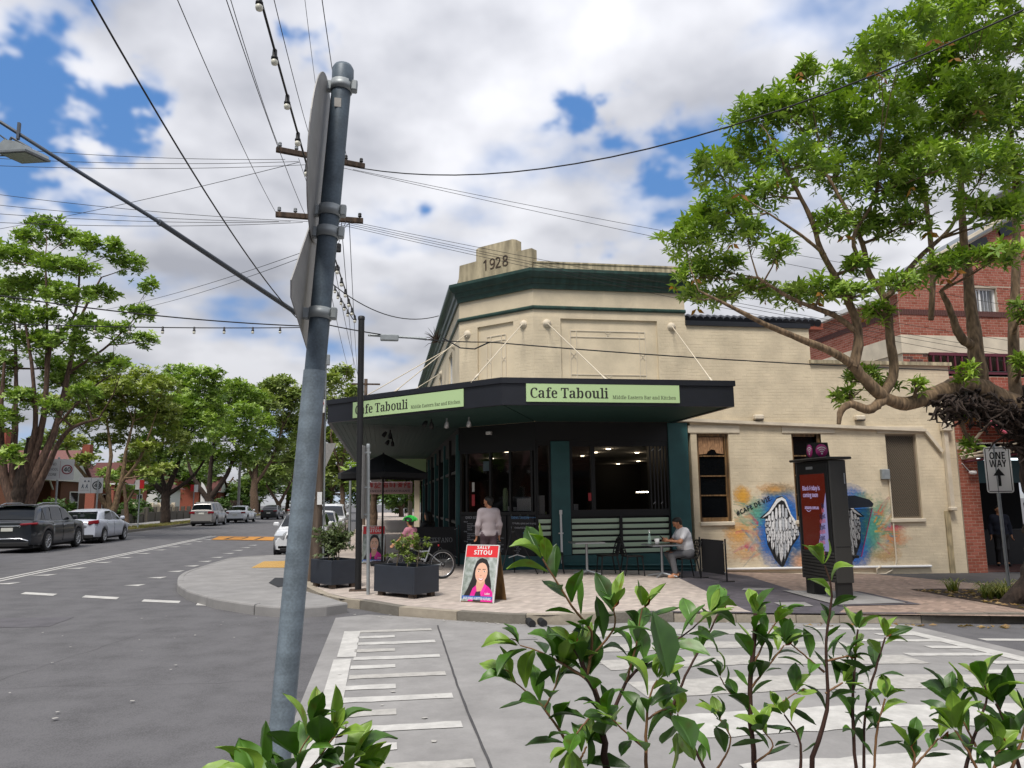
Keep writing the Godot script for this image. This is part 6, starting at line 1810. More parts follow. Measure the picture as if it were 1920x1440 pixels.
func chair(p: Vector3, turn: float, label: String) -> Node3D:
	# faces -z in its own axes before turning: back at +z
	var c := thing("cafe_chair", label, "chair", p, turn, "black cafe chairs")
	var m := MB.new()
	m.cbox(V(0, 0.45, 0), V(0.44, 0.03, 0.42), 0.012); m.cbox(V(0, 0.43, -0.2), V(0.42, 0.03, 0.03), 0.01); obj("seat", m, M.black, c)
	for s in [-1, 1]:
		m = MB.new(); m.tube([V(s * 0.19, 0.44, -0.18), V(s * 0.21, 0, -0.22)], [0.02, 0.014], 8); obj("leg", m, M.black, c)
		m = MB.new(); m.tube([V(s * 0.19, 0.44, 0.17), V(s * 0.21, 0, 0.25)], [0.02, 0.014], 8); obj("leg", m, M.black, c)
	m = MB.new()
	m.tube([V(-0.2, 0.45, 0.19), V(-0.215, 0.62, 0.24), V(-0.2, 0.8, 0.29), V(-0.12, 0.85, 0.31), V(0.12, 0.85, 0.31), V(0.2, 0.8, 0.29), V(0.215, 0.62, 0.24), V(0.2, 0.45, 0.19)], 0.016, 8)
	var bk := obj("backrest", m, M.black, c)
	for i in 5:
		m = MB.new(); m.tube([V(-0.2, 0.52 + i * 0.065, 0.21 + i * 0.018), V(0, 0.52 + i * 0.065, 0.235 + i * 0.018), V(0.2, 0.52 + i * 0.065, 0.21 + i * 0.018)], 0.018, 6, true, 0.6); obj("slat", m, M.black, bk)
	for i in 3:
		m = MB.new(); m.tube([V(-0.08 + i * 0.08, 0.46, 0.21), V(-0.08 + i * 0.08, 0.84, 0.315)], 0.013, 6); obj("slat", m, M.black, bk)
	return c
func aframe(p: Vector3, u: Vector3, w: float, h: float, label: String):
	var t := thing("sandwich_board", label, "sign", p)
	var n := u.cross(Vector3.UP).normalized()
	var lean := 0.24
	for s in [1, -1]:
		var b := Basis(u, (Vector3.UP * h - n * s * lean).normalized(), Vector3.ZERO)
		b.z = b.x.cross(b.y)
		var l := sqrt(h * h + lean * lean)
		var c: Vector3 = n * s * lean * 0.5 - n * lean * 0.5 + Vector3.UP * h / 2
		c = (n * (0.0 if s > 0 else -2.0 * lean)) + b.y * l / 2
		var m := MB.new(); m.box(c, V(w, l, 0.022), b); var bd := obj("board", m, M.wood_frame, t)
		if s < 0: continue
		m = MB.new()
		for e in [-1, 1]: m.box(c + b.x * e * (w / 2 + 0.004), V(0.012, l + 0.01, 0.03), b)
		m.box(c + b.y * (l / 2 + 0.003), V(w, 0.012, 0.03), b)
		obj("edge_trim", m, M.white, bd)
		m = MB.new(); m.flat()
		var f := Transform3D(b, c + b.z * 0.0135)
		m.quad_uv(f * V(-w / 2 + 0.005, -l / 2 + 0.01, 0), f * V(w / 2 - 0.005, -l / 2 + 0.01, 0), f * V(w / 2 - 0.005, l / 2 - 0.01, 0), f * V(-w / 2 + 0.005, l / 2 - 0.01, 0)); var po := obj("poster", m, M.poster, bd)
		fit_text("SALLY", bold, 0.075 * h / 0.92, w * 0.4, M.white, po, f * Transform3D(Basis(), V(0.02, l * 0.46, 0.002)), "lettering", 0.001)
		fit_text("SITOU", bold, 0.105 * h / 0.92, w * 0.56, M.white, po, f * Transform3D(Basis(), V(0.02, l * 0.37, 0.002)), "lettering", 0.001)
		fit_text("BUILDING A BETTER FUTURE", bold, 0.058, w * 0.84, M.white, po, f * Transform3D(Basis(), V(0, -l * 0.44, 0.002)), "lettering", 0.001)
		fit_text("Labor", bold, 0.05, w * 0.16, M.white, po, f * Transform3D(Basis(), V(w * 0.3, -l * 0.35, 0.002)), "lettering", 0.001)
func portrait() -> ImageTexture:
	var w := 192; var h := 290
	var im := Image.create(w, h, false, Image.FORMAT_RGB8)
	var nz := FastNoiseLite.new(); nz.seed = 2; nz.frequency = 0.02
	for y in h:
		for x in w:
			var n := nz.get_noise_2d(x, y) * 0.5 + 0.5
			im.set_pixel(x, y, Color("5f6a5e").lerp(Color("b9c0bd"), clampf(n * 1.3 + (x / float(w) - 0.5) * 0.3, 0, 1)))
	im.fill_rect(Rect2i(0, 0, w, 60), Color("d5272d"))
	var el := func(cx: float, cy: float, rx: float, ry: float, c: Color):
		var p := []
		for k in 28: p.append(W(cx + cos(TAU * k / 28) * rx, cy + sin(TAU * k / 28) * ry))
		fill(im, p, c)
	var hair := Color("1d1716"); var skin := Color("dfb096")
	# long straight hair falling over the shoulders
	fill(im, [W(103, 64), W(130, 72), W(147, 100), W(156, 150), W(172, 205), W(176, 262), W(10, 268), W(32, 225), W(52, 170), W(58, 120), W(70, 82), W(88, 67)], hair)
	# jacket, neck, top
	fill(im, [W(40, 290), W(62, 222), W(82, 205), W(128, 196), W(160, 214), W(184, 240), W(190, 290)], Color("d3158a"))
	fill(im, [W(84, 180), W(130, 178), W(134, 200), W(112, 246), W(90, 240), W(80, 206)], Color("d29e84"))
	fill(im, [W(84, 240), W(112, 236), W(118, 290), W(70, 290)], Color("2c2630"))
	fill(im, [W(132, 196), W(146, 208), W(122, 262), W(110, 246)], Color("e22a9c"))
	el.call(105, 140, 37, 52, skin)
	fill(im, [W(70, 150), W(140, 150), W(128, 182), W(106, 198), W(84, 184)], skin)
	fill(im, [W(64, 130), W(76, 96), W(104, 88), W(108, 74), W(80, 74), W(62, 104)], hair)
	fill(im, [W(146, 132), W(134, 98), W(106, 88), W(104, 72), W(134, 78), W(150, 108)], hair)
	for s in [-1, 1]:
		el.call(105 + s * 17, 134, 7, 3, Color("f2e9e4")); el.call(105 + s * 17, 134, 3.4, 3, Color("2a1c18"))
		brush(im, W(105 + s * 8, 124), W(105 + s * 26, 123), 1.6, Color("3a2a24"), 0.8)
		el.call(105 + s * 23, 158, 8, 6, Color("e3a48f"))
	brush(im, W(100, 156), W(111, 156), 2.0, Color("b98570"), 0.7)
	fill(im, [W(87, 168), W(105, 172), W(123, 167), W(116, 179), W(105, 182), W(94, 179)], Color("b4545c"))
	fill(im, [W(90, 170), W(105, 173), W(120, 169), W(114, 176), W(105, 178), W(96, 176)], Color("f4f1ee"))
	im.fill_rect(Rect2i(4, 262, 182, 16), Color("3a62a8"))
	return ImageTexture.create_from_image(im)
func bicycle():
	var b := thing("bicycle", "silver mountain bicycle standing behind the planter under the child", "bicycle", on(0.85, -17.2, 0.14), 0.25)
	var m: MB
	var R := V(0.49, 0.31, 0); var F := V(-0.5, 0.31, 0)
	for c in [R, F]:
		var tb := Basis(Vector3.RIGHT, PI / 2)
		m = MB.new()
		var pr := []
		for k in 9: pr.append(W(0.29 + 0.024 * cos(TAU * k / 8), 0.024 * sin(TAU * k / 8)))
		m.lathe(pr, c, 36, tb); var ty := obj("wheel", m, M.rubber, b)
		m = MB.new(); m.lathe([W(0.268, -0.011), W(0.268, 0.011), W(0.252, 0.011), W(0.252, -0.011), W(0.268, -0.011)], c, 36, tb); obj("rim", m, M.chrome, ty)
		m = MB.new()
		for k in 20: m.rod(c, c + V(cos(TAU * k / 20), sin(TAU * k / 20), 0.02 * (1 if k % 2 else -1)).normalized() * 0.255, 0.0018, 3)
		m.rod(c - V(0, 0, 0.05), c + V(0, 0, 0.05), 0.022); obj("spokes", m, M.chrome, ty)
	var bb := V(0.06, 0.29, 0); var seat := V(0.2, 0.66, 0); var hd := V(-0.36, 0.72, 0); var hd2 := V(-0.38, 0.6, 0)
	m = MB.new()
	m.tube([bb, V(0.08, 0.42, 0), hd2], 0.024, 8); m.rod(bb, seat, 0.018); m.tube([seat - V(0.02, 0.06, 0), V(0.0, 0.6, 0), hd], 0.02, 8)
	for s in [-1, 1]: m.rod(bb, R + V(0, 0, s * 0.05), 0.011); 
	for s in [-1, 1]: m.rod(seat - V(0.02, 0.1, 0), R + V(0, 0, s * 0.05), 0.009)
	m.rod(hd, hd2, 0.024)
	obj("frame", m, M.steel, b)
	m = MB.new()
	for s in [-1, 1]: m.tube([hd2 + V(0, 0, s * 0.05), F + V(0, 0.02, s * 0.055)], 0.016, 8)
	obj("fork", m, M.black, b)
	m = MB.new(); m.tube([seat, seat + V(0.04, 0.1, 0)], 0.013, 8); obj("seat_post", m, M.chrome, b)
	m = MB.new(); m.tube([V(0.1, 0.78, 0), V(0.22, 0.785, 0), V(0.36, 0.8, 0)], [0.025, 0.05, 0.075], 8, true, 0.4); obj("saddle", m, M.black, b)
	m = MB.new(); m.rod(hd, hd + V(0.03, 0.14, 0), 0.014); m.tube([hd + V(0.08, 0.17, -0.3), hd + V(0.0, 0.15, -0.08), hd + V(0.0, 0.15, 0.08), hd + V(0.08, 0.17, 0.3)], 0.012, 8); obj("handlebar", m, M.black, b)
	m = MB.new(); m.lathe([W(0.085, -0.004), W(0.085, 0.004), W(0.06, 0.004), W(0.06, -0.004), W(0.085, -0.004)], bb + V(0, 0, 0.05), 20, Basis(Vector3.RIGHT, PI / 2)); m.lathe([W(0.045, -0.01), W(0.045, 0.01), W(0.02, 0.01)], R + V(0, 0, 0.05), 16, Basis(Vector3.RIGHT, PI / 2)); m.tube([bb + V(0, 0.085, 0.05), R + V(0, 0.045, 0.05)], 0.006, 4); m.tube([bb - V(0, 0.085, -0.05), R - V(0.02, 0.1, -0.05), R - V(-0.02, 0.03, -0.05)], 0.006, 4); m.rod(bb + V(0, 0, 0.06), bb + V(0.12, -0.1, 0.07), 0.01); obj("drivetrain", m, M.black, b)
	m = MB.new(); m.cbox(bb + V(0.12, -0.1, 0.12), V(0.09, 0.025, 0.09), 0.005); m.cbox(bb + V(-0.12, 0.1, -0.12), V(0.09, 0.025, 0.09), 0.005); obj("pedal", m, M.black, b)
	m = MB.new(); m.cbox(V(0.4, 0.72, 0), V(0.02, 0.04, 0.05), 0.005); obj("reflector", m, M.red, b)
# ---------------------------------------------------------------- vehicles (local: -z is the front)
func lut(a: Array, z: float) -> float:
	for i in a.size() - 1:
		if z <= a[i + 1][0]:
			var t: float = clampf((z - a[i][0]) / maxf(1e-5, a[i + 1][0] - a[i][0]), 0, 1)
			t = t * t * (3 - 2 * t) * 0.5 + t * 0.5
			return lerpf(a[i][1], a[i + 1][1], t)
	return a[-1][1]
func car(nm: String, label: String, s: Dictionary, at: Vector3, turn: float) -> Node3D:
	var c := thing(nm, label, s.get("cat", "car"), at, turn)
	var L: float = s.L; var W: float = s.W * 0.5; var r: float = s.r
	var body: Material = s.paint
	var hw := func(z: float) -> float:
		var k := absf(z) / (L / 2)
		return W * (1.0 - 0.16 * pow(k, 7)) - 0.01
	var sill := 0.24
	# stations
	var zs := []
	var n := 58
	for i in n + 1: zs.append(lerpf(-L / 2, L / 2, float(i) / n))
	for zw in s.wheels:
		for k in 9: zs.append(zw - (r + 0.055) * cos(PI * k / 8.0))
	zs.sort()
	var m := MB.new(); m.smooth()
	var rings := []
	for z in zs:
		var w: float = hw.call(z)
		var b := lut(s.belt, z)
		var yb := sill + 0.04 * pow(absf(z) / (L / 2), 6)
		for zw in s.wheels:
			var d: float = absf(z - zw)
			if d < r + 0.0551: yb = maxf(yb, r + sqrt(maxf(0, (r + 0.055) ** 2 - d * d)))
		yb = minf(yb, b - 0.14)
		var ring := [V(w - 0.1, yb, z), V(w - 0.015, yb + 0.015, z), V(w, lerpf(yb, b, 0.35), z), V(w - 0.005, lerpf(yb, b, 0.62), z), V(w - 0.035, lerpf(yb, b, 0.8), z), V(w - 0.05, b - 0.03, z), V(w - 0.09, b, z), V(w * 0.5, b + 0.025, z), V(0, b + 0.03, z)]
		for k in range(7, -1, -1): ring.append(V(-ring[k].x, ring[k].y, z))
		rings.append(ring)
	for i in rings.size() - 1:
		for k in 16: m.quad(rings[i][k], rings[i + 1][k], rings[i + 1][k + 1], rings[i][k + 1])
	m.flat()
	for e in [0, rings.size() - 1]:
		var q: Array = rings[e]
		for k in 8:
			if e == 0: m.quad(q[16 - k], q[k], q[k + 1] if k < 7 else q[8], q[15 - k] if k < 7 else q[8])
			else: m.quad(q[k], q[16 - k], q[15 - k] if k < 7 else q[8], q[k + 1] if k < 7 else q[8])
	var bo := obj("body", m, body, c)
	m = MB.new(); m.span(V(-W + 0.14, 0.16, -L / 2 + 0.15), V(W - 0.14, 0.62, L / 2 - 0.15)); obj("underbody", m, M.rubber, c)
	# cabin
	var z0: float = s.roof[0][0]; var z1: float = s.roof[-1][0]
	var H := 0.0
	for q in s.roof: H = maxf(H, q[1])
	var side := func(z: float, y: float) -> float:
		var b := lut(s.belt, z)
		return hw.call(clampf(z, -L * 0.4, L * 0.4)) - 0.085 - float(s.tumble) * clampf((y - b) / maxf(0.1, H - b), 0, 1.2)
	m = MB.new(); m.smooth()
	rings = []
	for i in 41:
		var z := lerpf(z0, z1, i / 40.0)
		var b := lut(s.belt, z) - 0.02; var h := maxf(lut(s.roof, z), b + 0.01)
		var ring := []
		var xb: float = side.call(z, b); var xt: float = side.call(z, h)
		ring = [V(xb, b, z), V(lerpf(xb, xt, 0.5), lerpf(b, h, 0.5), z), V(xt, h - minf(0.05, (h - b) * 0.4), z), V(xt - 0.06, h - 0.008, z), V(xt * 0.5, h + 0.015, z), V(0, h + 0.02, z)]
		for k in range(4, -1, -1): ring.append(V(-ring[k].x, ring[k].y, z))
		rings.append(ring)
	for i in 40:
		for k in 10: m.quad(rings[i][k], rings[i + 1][k], rings[i + 1][k + 1], rings[i][k + 1])
	var rf := obj("roof", m, s.get("roof_paint", body), c)
	# windscreen and rear window lie on the sloping ends of the cabin
	for e in 2:
		var a: Array = s.screen if e == 0 else s.rear
		var g := MB.new(); g.smooth()
		var rows := []
		for i in 7:
			var z := lerpf(a[0], a[1], i / 6.0)
			var h := lut(s.roof, z)
			var xx: float = side.call(z, h) - 0.05
			var off := V(0, 0.028, -0.012 if e == 0 else 0.012)
			rows.append([V(xx, h - 0.012, z) + off, V(xx * 0.5, h + 0.012, z) + off, V(0, h + 0.018, z) + off, V(-xx * 0.5, h + 0.012, z) + off, V(-xx, h - 0.012, z) + off])
		for i in 6:
			for k in 4: g.quad(rows[i][k], rows[i + 1][k], rows[i + 1][k + 1], rows[i][k + 1])
		obj("windscreen" if e == 0 else "rear_window", g, M.car_glass, rf)
	for sd in [-1, 1]:
		for q in s.windows:
			# z front bottom, z rear bottom, z front top, z rear top
			var g := MB.new(); g.smooth()
			var rows := []
			for i in 5:
				var t := i / 4.0
				var za := lerpf(q[0], q[2], t); var zb := lerpf(q[1], q[3], t)
				var row := []
				for k in 5:
					var z := lerpf(za, zb, k / 4.0)
					var lo := lut(s.belt, z) + 0.03
					var hi := minf(lut(s.roof, z), H) - 0.085
					var y := lerpf(lo, maxf(hi, lo + 0.02), t)
					row.append(V(sd * (side.call(z, y) + 0.007), y, z))
				rows.append(row)
			for i in 4:
				for k in 4: g.quad(rows[i][k], rows[i][k + 1], rows[i + 1][k + 1], rows[i + 1][k])
			obj("side_window", g, M.car_glass, rf)
		# door shut lines, handles, mirror
		for z in s.doors:
			var b := lut(s.belt, z)
			m = MB.new(); m.tube([V(sd * (hw.call(z) - 0.001), 0.32, z), V(sd * (hw.call(z) + 0.001), lerpf(0.3, b, 0.5), z), V(sd * (hw.call(z) - 0.048), b - 0.03, z)], 0.005, 4, false); obj("door_gap", m, M.rubber, bo)
			m = MB.new(); m.cbox(V(sd * (hw.call(z) - 0.02), b - 0.17, z - 0.16), V(0.05, 0.03, 0.18), 0.008); obj("door_handle", m, s.get("trim", body), bo)
		m = MB.new(); var mz: float = s.windows[0][0] + 0.2
		m.cbox(V(sd * (W + 0.05), lut(s.belt, mz) + 0.1, mz), V(0.2, 0.15, 0.1), 0.04); obj("mirror", m, body, c)
	# wheels
	for zw in s.wheels:
		for sd in [-1, 1]:
			var o := V(sd * (W - 0.115), r, zw)
			var wb := Basis(Vector3.BACK, -sd * PI / 2)
			m = MB.new(); m.lathe([W(r * 0.66, -0.1), W(r * 0.94, -0.105), W(r, -0.07), W(r, 0.07), W(r * 0.94, 0.105), W(r * 0.66, 0.095), W(r * 0.66, -0.1)], o, 26, wb)
			var ty := obj("wheel", m, M.rubber, c)
			m = MB.new(); m.lathe([W(r * 0.67, 0.098), W(r * 0.6, 0.09), W(r * 0.58, 0.02), W(0, 0.02)], o, 26, wb); obj("rim", m, M.rim_dark, ty)
			m = MB.new()
			for k in s.spokes:
				var sb: Basis = wb * Basis(Vector3.UP, TAU * k / s.spokes)
				m.cbox(o + sb * V(r * 0.34, 0.082, 0), V(r * 0.62, 0.025, r * (0.9 / s.spokes)), 0.006, sb)
			m.lathe([W(r * 0.16, 0.06), W(r * 0.14, 0.1), W(0, 0.102)], o, 14, wb)
			m.lathe([W(r * 0.67, 0.1), W(r * 0.6, 0.102), W(r * 0.58, 0.08)], o, 26, wb)
			obj("spokes", m, M.rim, ty)
	# ends: lamps, plates, bumpers
	var zr := L / 2; var zf := -L / 2
	var by := lut(s.belt, zr); var fy := lut(s.belt, zf)
	for sd in [-1, 1]:
		var q: Array = s.tail   # centre x, y, width, height, depth
		m = MB.new(); m.cbox(V(sd * q[0], q[1], zr - q[4] / 2 + 0.015), V(q[2], q[3], q[4]), 0.03, Basis(Vector3.UP, sd * 0.22) * Basis(Vector3.BACK, sd * q[5])); obj("tail_light", m, M.tail, c)
		q = s.head
		m = MB.new(); m.cbox(V(sd * q[0], q[1], zf + q[4] / 2 - 0.01), V(q[2], q[3], q[4]), 0.04, Basis(Vector3.UP, -sd * 0.35) * Basis(Vector3.RIGHT, -0.3)); obj("head_light", m, M.lamp_glass, c)
	m = MB.new(); m.cbox(V(0, s.plate, zr + 0.012), V(0.38, 0.12, 0.02), 0.004); obj("number_plate", m, M.plate, c)
	m = MB.new(); m.cbox(V(0, 0.42, zf - 0.012), V(0.37, 0.11, 0.02), 0.004); obj("number_plate", m, M.plate, c)
	m = MB.new(); m.cbox(V(0, 0.3, zr - 0.01), V(W * 1.55, 0.16, 0.1), 0.03); m.cbox(V(0, 0.27, zf + 0.02), V(W * 1.4, 0.14, 0.1), 0.03); obj("lower_bumper", m, M.rubber, c)
	m = MB.new(); m.cbox(V(0, s.head[1] - 0.04, zf + 0.0), V(W * 0.95, 0.11, 0.05), 0.015); obj("grille", m, M.black, c)
	m = MB.new(); m.cbox(V(0, s.plate + 0.12, zr + 0.01), V(W * 0.9, 0.035, 0.02), 0.008); obj("boot_strip", m, s.get("trim", M.chrome), c)
	return c
func vehicles():
	var suv := {"L": 4.95, "W": 1.93, "r": 0.375, "wheels": [-1.46, 1.39], "spokes": 10, "paint": M.paint_suv, "tumble": 0.17, "trim": M.chrome, "plate": 0.82,
		"belt": [[-2.475, 0.72], [-2.3, 0.92], [-1.9, 1.02], [-1.1, 1.08], [0.5, 1.08], [1.8, 1.12], [2.35, 1.12], [2.475, 1.02]],
		"roof": [[-1.25, 1.07], [-0.45, 1.56], [0.1, 1.69], [1.0, 1.7], [1.75, 1.65], [1.95, 1.58], [2.38, 1.1]],
		"screen": [-1.18, -0.42], "rear": [1.95, 2.33], "windows": [[-0.95, 0.05, -0.3, 0.05], [0.15, 1.05, 0.15, 1.0], [1.15, 1.9, 1.1, 1.6]], "doors": [0.1, 1.1],
		"tail": [0.66, 1.0, 0.56, 0.085, 0.3, 0.05], "head": [0.7, 0.8, 0.4, 0.14, 0.3]}
	var c := car("parked_car", "dark blue grey suv parked at the left, nearest in the row", suv, on(-12.95, -32.4), 0)
	var m := MB.new()
	for sd in [-1, 1]: m.tube([V(sd * 0.62, 1.7, -0.2), V(sd * 0.64, 1.745, 0.1), V(sd * 0.63, 1.74, 1.3), V(sd * 0.6, 1.67, 1.75)], 0.018, 6)
	obj("roof_rail", m, M.chrome, c)
	m = MB.new(); m.tube([V(-0.7, 0.42, 2.46), V(-0.45, 0.5, 2.5), V(0.45, 0.5, 2.5), V(0.7, 0.42, 2.46)], 0.03, 6); obj("chrome_bumper_trim", m, M.chrome, c)
	m = MB.new(); m.cbox(V(0, 1.66, 1.98), V(1.3, 0.05, 0.3), 0.02); obj("spoiler", m, M.paint_suv, c)
	var hatch := {"L": 4.35, "W": 1.78, "r": 0.315, "wheels": [-1.37, 1.33], "spokes": 10, "paint": M.paint_white, "tumble": 0.17, "plate": 0.62, "trim": M.paint_white,
		"belt": [[-2.175, 0.58], [-2.0, 0.76], [-1.6, 0.86], [-0.9, 0.95], [0.6, 0.97], [1.7, 1.03], [2.08, 1.0], [2.175, 0.86]],
		"roof": [[-1.2, 0.92], [-0.35, 1.36], [0.2, 1.46], [0.9, 1.455], [1.45, 1.38], [1.65, 1.3], [2.06, 1.0]],
		"screen": [-1.1, -0.32], "rear": [1.6, 2.02], "windows": [[-0.85, 0.1, -0.2, 0.12], [0.2, 1.25, 0.2, 0.95]], "doors": [0.15, 1.05],
		"tail": [0.62, 0.9, 0.42, 0.17, 0.28, 0.12], "head": [0.62, 0.7, 0.4, 0.16, 0.34]}
	c = car("parked_car", "silver white hatchback parked in front of the dark suv", hatch, on(-12.9, -38.3), 0)
	m = MB.new(); m.cbox(V(0, 1.36, 1.6), V(1.15, 0.04, 0.22), 0.015); obj("spoiler", m, M.paint_white, c)
	var van := {"L": 4.75, "W": 1.8, "r": 0.32, "wheels": [-1.5, 1.3], "spokes": 7, "paint": M.paint_silver, "tumble": 0.2, "plate": 0.92, "cat": "van",
		"belt": [[-2.375, 0.62], [-2.1, 0.85], [-1.7, 0.98], [-1.0, 1.06], [1.5, 1.1], [2.25, 1.1], [2.375, 1.0]],
		"roof": [[-1.75, 0.99], [-0.7, 1.62], [-0.2, 1.74], [1.2, 1.76], [1.95, 1.72], [2.1, 1.62], [2.33, 1.1]],
		"screen": [-1.65, -0.62], "rear": [2.05, 2.29], "windows": [[-1.2, -0.3, -0.55, -0.28], [-0.2, 0.85, -0.2, 0.85], [0.95, 1.95, 0.95, 1.8]], "doors": [-0.25, 0.9],
		"tail": [0.66, 0.98, 0.42, 0.16, 0.12, 0.0], "head": [0.64, 0.72, 0.4, 0.16, 0.34]}
	car("parked_van", "silver people mover van parked under the street trees", van, on(-13.0, -62.5), -0.03)
	var sedan := {"L": 4.7, "W": 1.8, "r": 0.32, "wheels": [-1.42, 1.36], "spokes": 5, "paint": M.paint_white2, "tumble": 0.2, "plate": 0.66,
		"belt": [[-2.35, 0.58], [-2.15, 0.76], [-1.6, 0.86], [-0.9, 0.93], [1.2, 0.98], [1.7, 1.03], [2.2, 1.02], [2.35, 0.9]],
		"roof": [[-1.15, 0.92], [-0.3, 1.34], [0.2, 1.43], [0.8, 1.41], [1.2, 1.3], [1.85, 1.03]],
		"screen": [-1.05, -0.27], "rear": [1.15, 1.78], "windows": [[-0.8, 0.1, -0.15, 0.1], [0.2, 1.15, 0.2, 0.9]], "doors": [0.15, 1.0],
		"tail": [0.66, 0.86, 0.36, 0.14, 0.2, 0.0], "head": [0.64, 0.7, 0.4, 0.15, 0.34]}
	car("parked_car", "white sedan parked beyond the silver van", sedan, on(-12.2, -71.5), -0.05)
	sedan.paint = M.paint_black
	car("parked_car", "black sedan parked farther down under the trees", sedan, on(-11.2, -84), -0.05)
	sedan.paint = M.paint_silver
	car("parked_car", "grey sedan just beyond the black sedan", sedan, on(-9.6, -93), -0.05)
	var golf := hatch.duplicate(); golf.L = 4.2; golf.W = 1.76; golf.paint = M.paint_white2; golf.spokes = 5
	golf.belt = [[-2.1, 0.66], [-1.95, 0.8], [-1.5, 0.9], [-0.9, 0.97], [0.6, 0.98], [1.7, 1.02], [2.0, 1.0], [2.1, 0.86]]
	golf.roof = [[-1.25, 0.94], [-0.4, 1.38], [0.2, 1.48], [0.9, 1.48], [1.5, 1.42], [1.7, 1.34], [2.05, 1.0]]
	golf.head = [0.6, 0.73, 0.36, 0.2, 0.34]
	c = car("parked_car", "white hatchback facing the camera behind the leaning pole", golf, on(-2.68, -28.75), PI)
	m = MB.new()
	for x in [-0.5, 0.0, 0.5]: m.cbox(V(x, 0.36, -2.07), V(0.38 if x else 0.5, 0.12, 0.06), 0.02)
	obj("intake", m, M.black, c)
	sedan.paint = M.paint_white2
	car("parked_car", "white sedan seen between the timber pole and the black pole", sedan, on(-2.7, -35.2), PI)
	suv.paint = M.paint_white2
	car("parked_car", "white four wheel drive facing the camera beyond the white sedan", suv, on(-2.75, -42.2), PI)
	suv.paint = M.paint_suv
# ---------------------------------------------------------------- trees
# limbs: [points, radii]; clumps: [centre, half width, half height]
func tree(nm: String, label: String, limbs: Array, clumps: Array, leaf: Mesh, density: float, c0: Color, c1: Color, bark: Material, sd: int, size := 1.0, twig := 0.02, trunk_bark: Material = null, group := "", kind := "tree", hollow := 0.3, puff := 1.25, leaf2: Mesh = null) -> Node3D:
	var base: Vector3 = limbs[0][0][0]
	var t := thing(nm, label, kind, base, 0, group)
	var rng := RandomNumberGenerator.new(); rng.seed = sd
	var nodes := []
	for i in limbs.size():
		var pts := []
		var rad: Array = limbs[i][1]
		# smooth the hand laid points
		var c := Curve3D.new(); c.bake_interval = 0.1
		var P: Array = limbs[i][0]
		for k in P.size():
			var d: Vector3 = (P[mini(k + 1, P.size() - 1)] - P[maxi(k - 1, 0)]) * 0.16
			c.add_point(P[k] - base, -d, d)
		var n := P.size() * 4
		var rr := []
		var ln := c.get_baked_length()
		for k in n + 1:
			var q := c.sample_baked(ln * k / n)
			var f := float(k) / n * (rad.size() - 1)
			var r := lerpf(rad[int(f)], rad[mini(int(f) + 1, rad.size() - 1)], f - int(f))
			r *= 1.0 + rng.randf_range(-0.07, 0.07)
			pts.append(q + V(rng.randf_range(-1, 1), 0, rng.randf_range(-1, 1)) * r * 0.12); rr.append(r)
			nodes.append([q, r])
		var m := MB.new(); m.tube(pts, rr, 12 if rad[0] > 0.08 else 7)
		obj("trunk" if i == 0 else "limb", m, trunk_bark if (i == 0 and trunk_bark) else bark, t)
	var tw := MB.new()
	var where := []; var cols := []
	for q in clumps:
		var cen: Vector3 = q[0] - base
		# a branch from the nearest limb
		var best = nodes[0]; var bd := 1e9
		for nd in nodes:
			var d: float = nd[0].distance_to(cen) + (0.6 if nd[0].y > cen.y else 0.0)
			if d < bd: bd = d; best = nd
		var s: Vector3 = best[0]
		var r0: float = minf(best[1] * 0.7, twig * 2.2)
		if bd < 6.5 * size + 4.0:
			tw.tube([s, s.lerp(cen, 0.5) + V(rng.randf_range(-0.2, 0.2), -0.1, rng.randf_range(-0.2, 0.2)) * bd * 0.2, cen], [r0, r0 * 0.7, r0 * 0.4], 6, false)
			for k in 6:
				var e := cen + V(rng.randf_range(-1, 1) * q[1], rng.randf_range(-0.3, 1) * q[2], rng.randf_range(-1, 1) * q[1]) * 0.9
				tw.tube([s.lerp(cen, rng.randf_range(0.5, 1.0)), e], [r0 * 0.4, r0 * 0.15], 4, false)
		var n := int(density * puff * float(q[1]) * float(q[2]) * (q[3] if q.size() > 3 else 1.0)) + 8
		for i in n:
			var v := V(rng.randfn(), rng.randfn(), rng.randfn()).normalized()
			v.y = absf(v.y) if rng.randf() < 0.55 else v.y
			var rr := lerpf(hollow, 1.0, pow(rng.randf(), 0.6)) * rng.randf_range(0.85, 1.12)
			var p: Vector3 = cen + V(v.x * q[1], v.y * q[2] * puff, v.z * minf(q[1], q[2] * 1.5)) * rr
			var b := Basis.from_euler(V(rng.randf_range(-0.7, 0.7), rng.randf() * TAU, rng.randf_range(-0.7, 0.7)))
			where.append(Transform3D(b.scaled(Vector3.ONE * size * rng.randf_range(0.7, 1.25)), p))
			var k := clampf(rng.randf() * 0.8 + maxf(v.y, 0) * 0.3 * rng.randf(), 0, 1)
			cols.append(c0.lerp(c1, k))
	obj("branches", tw, bark, t)
	if leaf2:
		var wa := []; var ca := []; var wb := []; var cb := []
		for i in where.size():
			if i % 9 < 4: wa.append(where[i]); ca.append(cols[i])
			else: wb.append(where[i]); cb.append(cols[i])
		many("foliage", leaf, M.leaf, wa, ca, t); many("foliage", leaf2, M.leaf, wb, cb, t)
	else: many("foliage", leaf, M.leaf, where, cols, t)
	return t
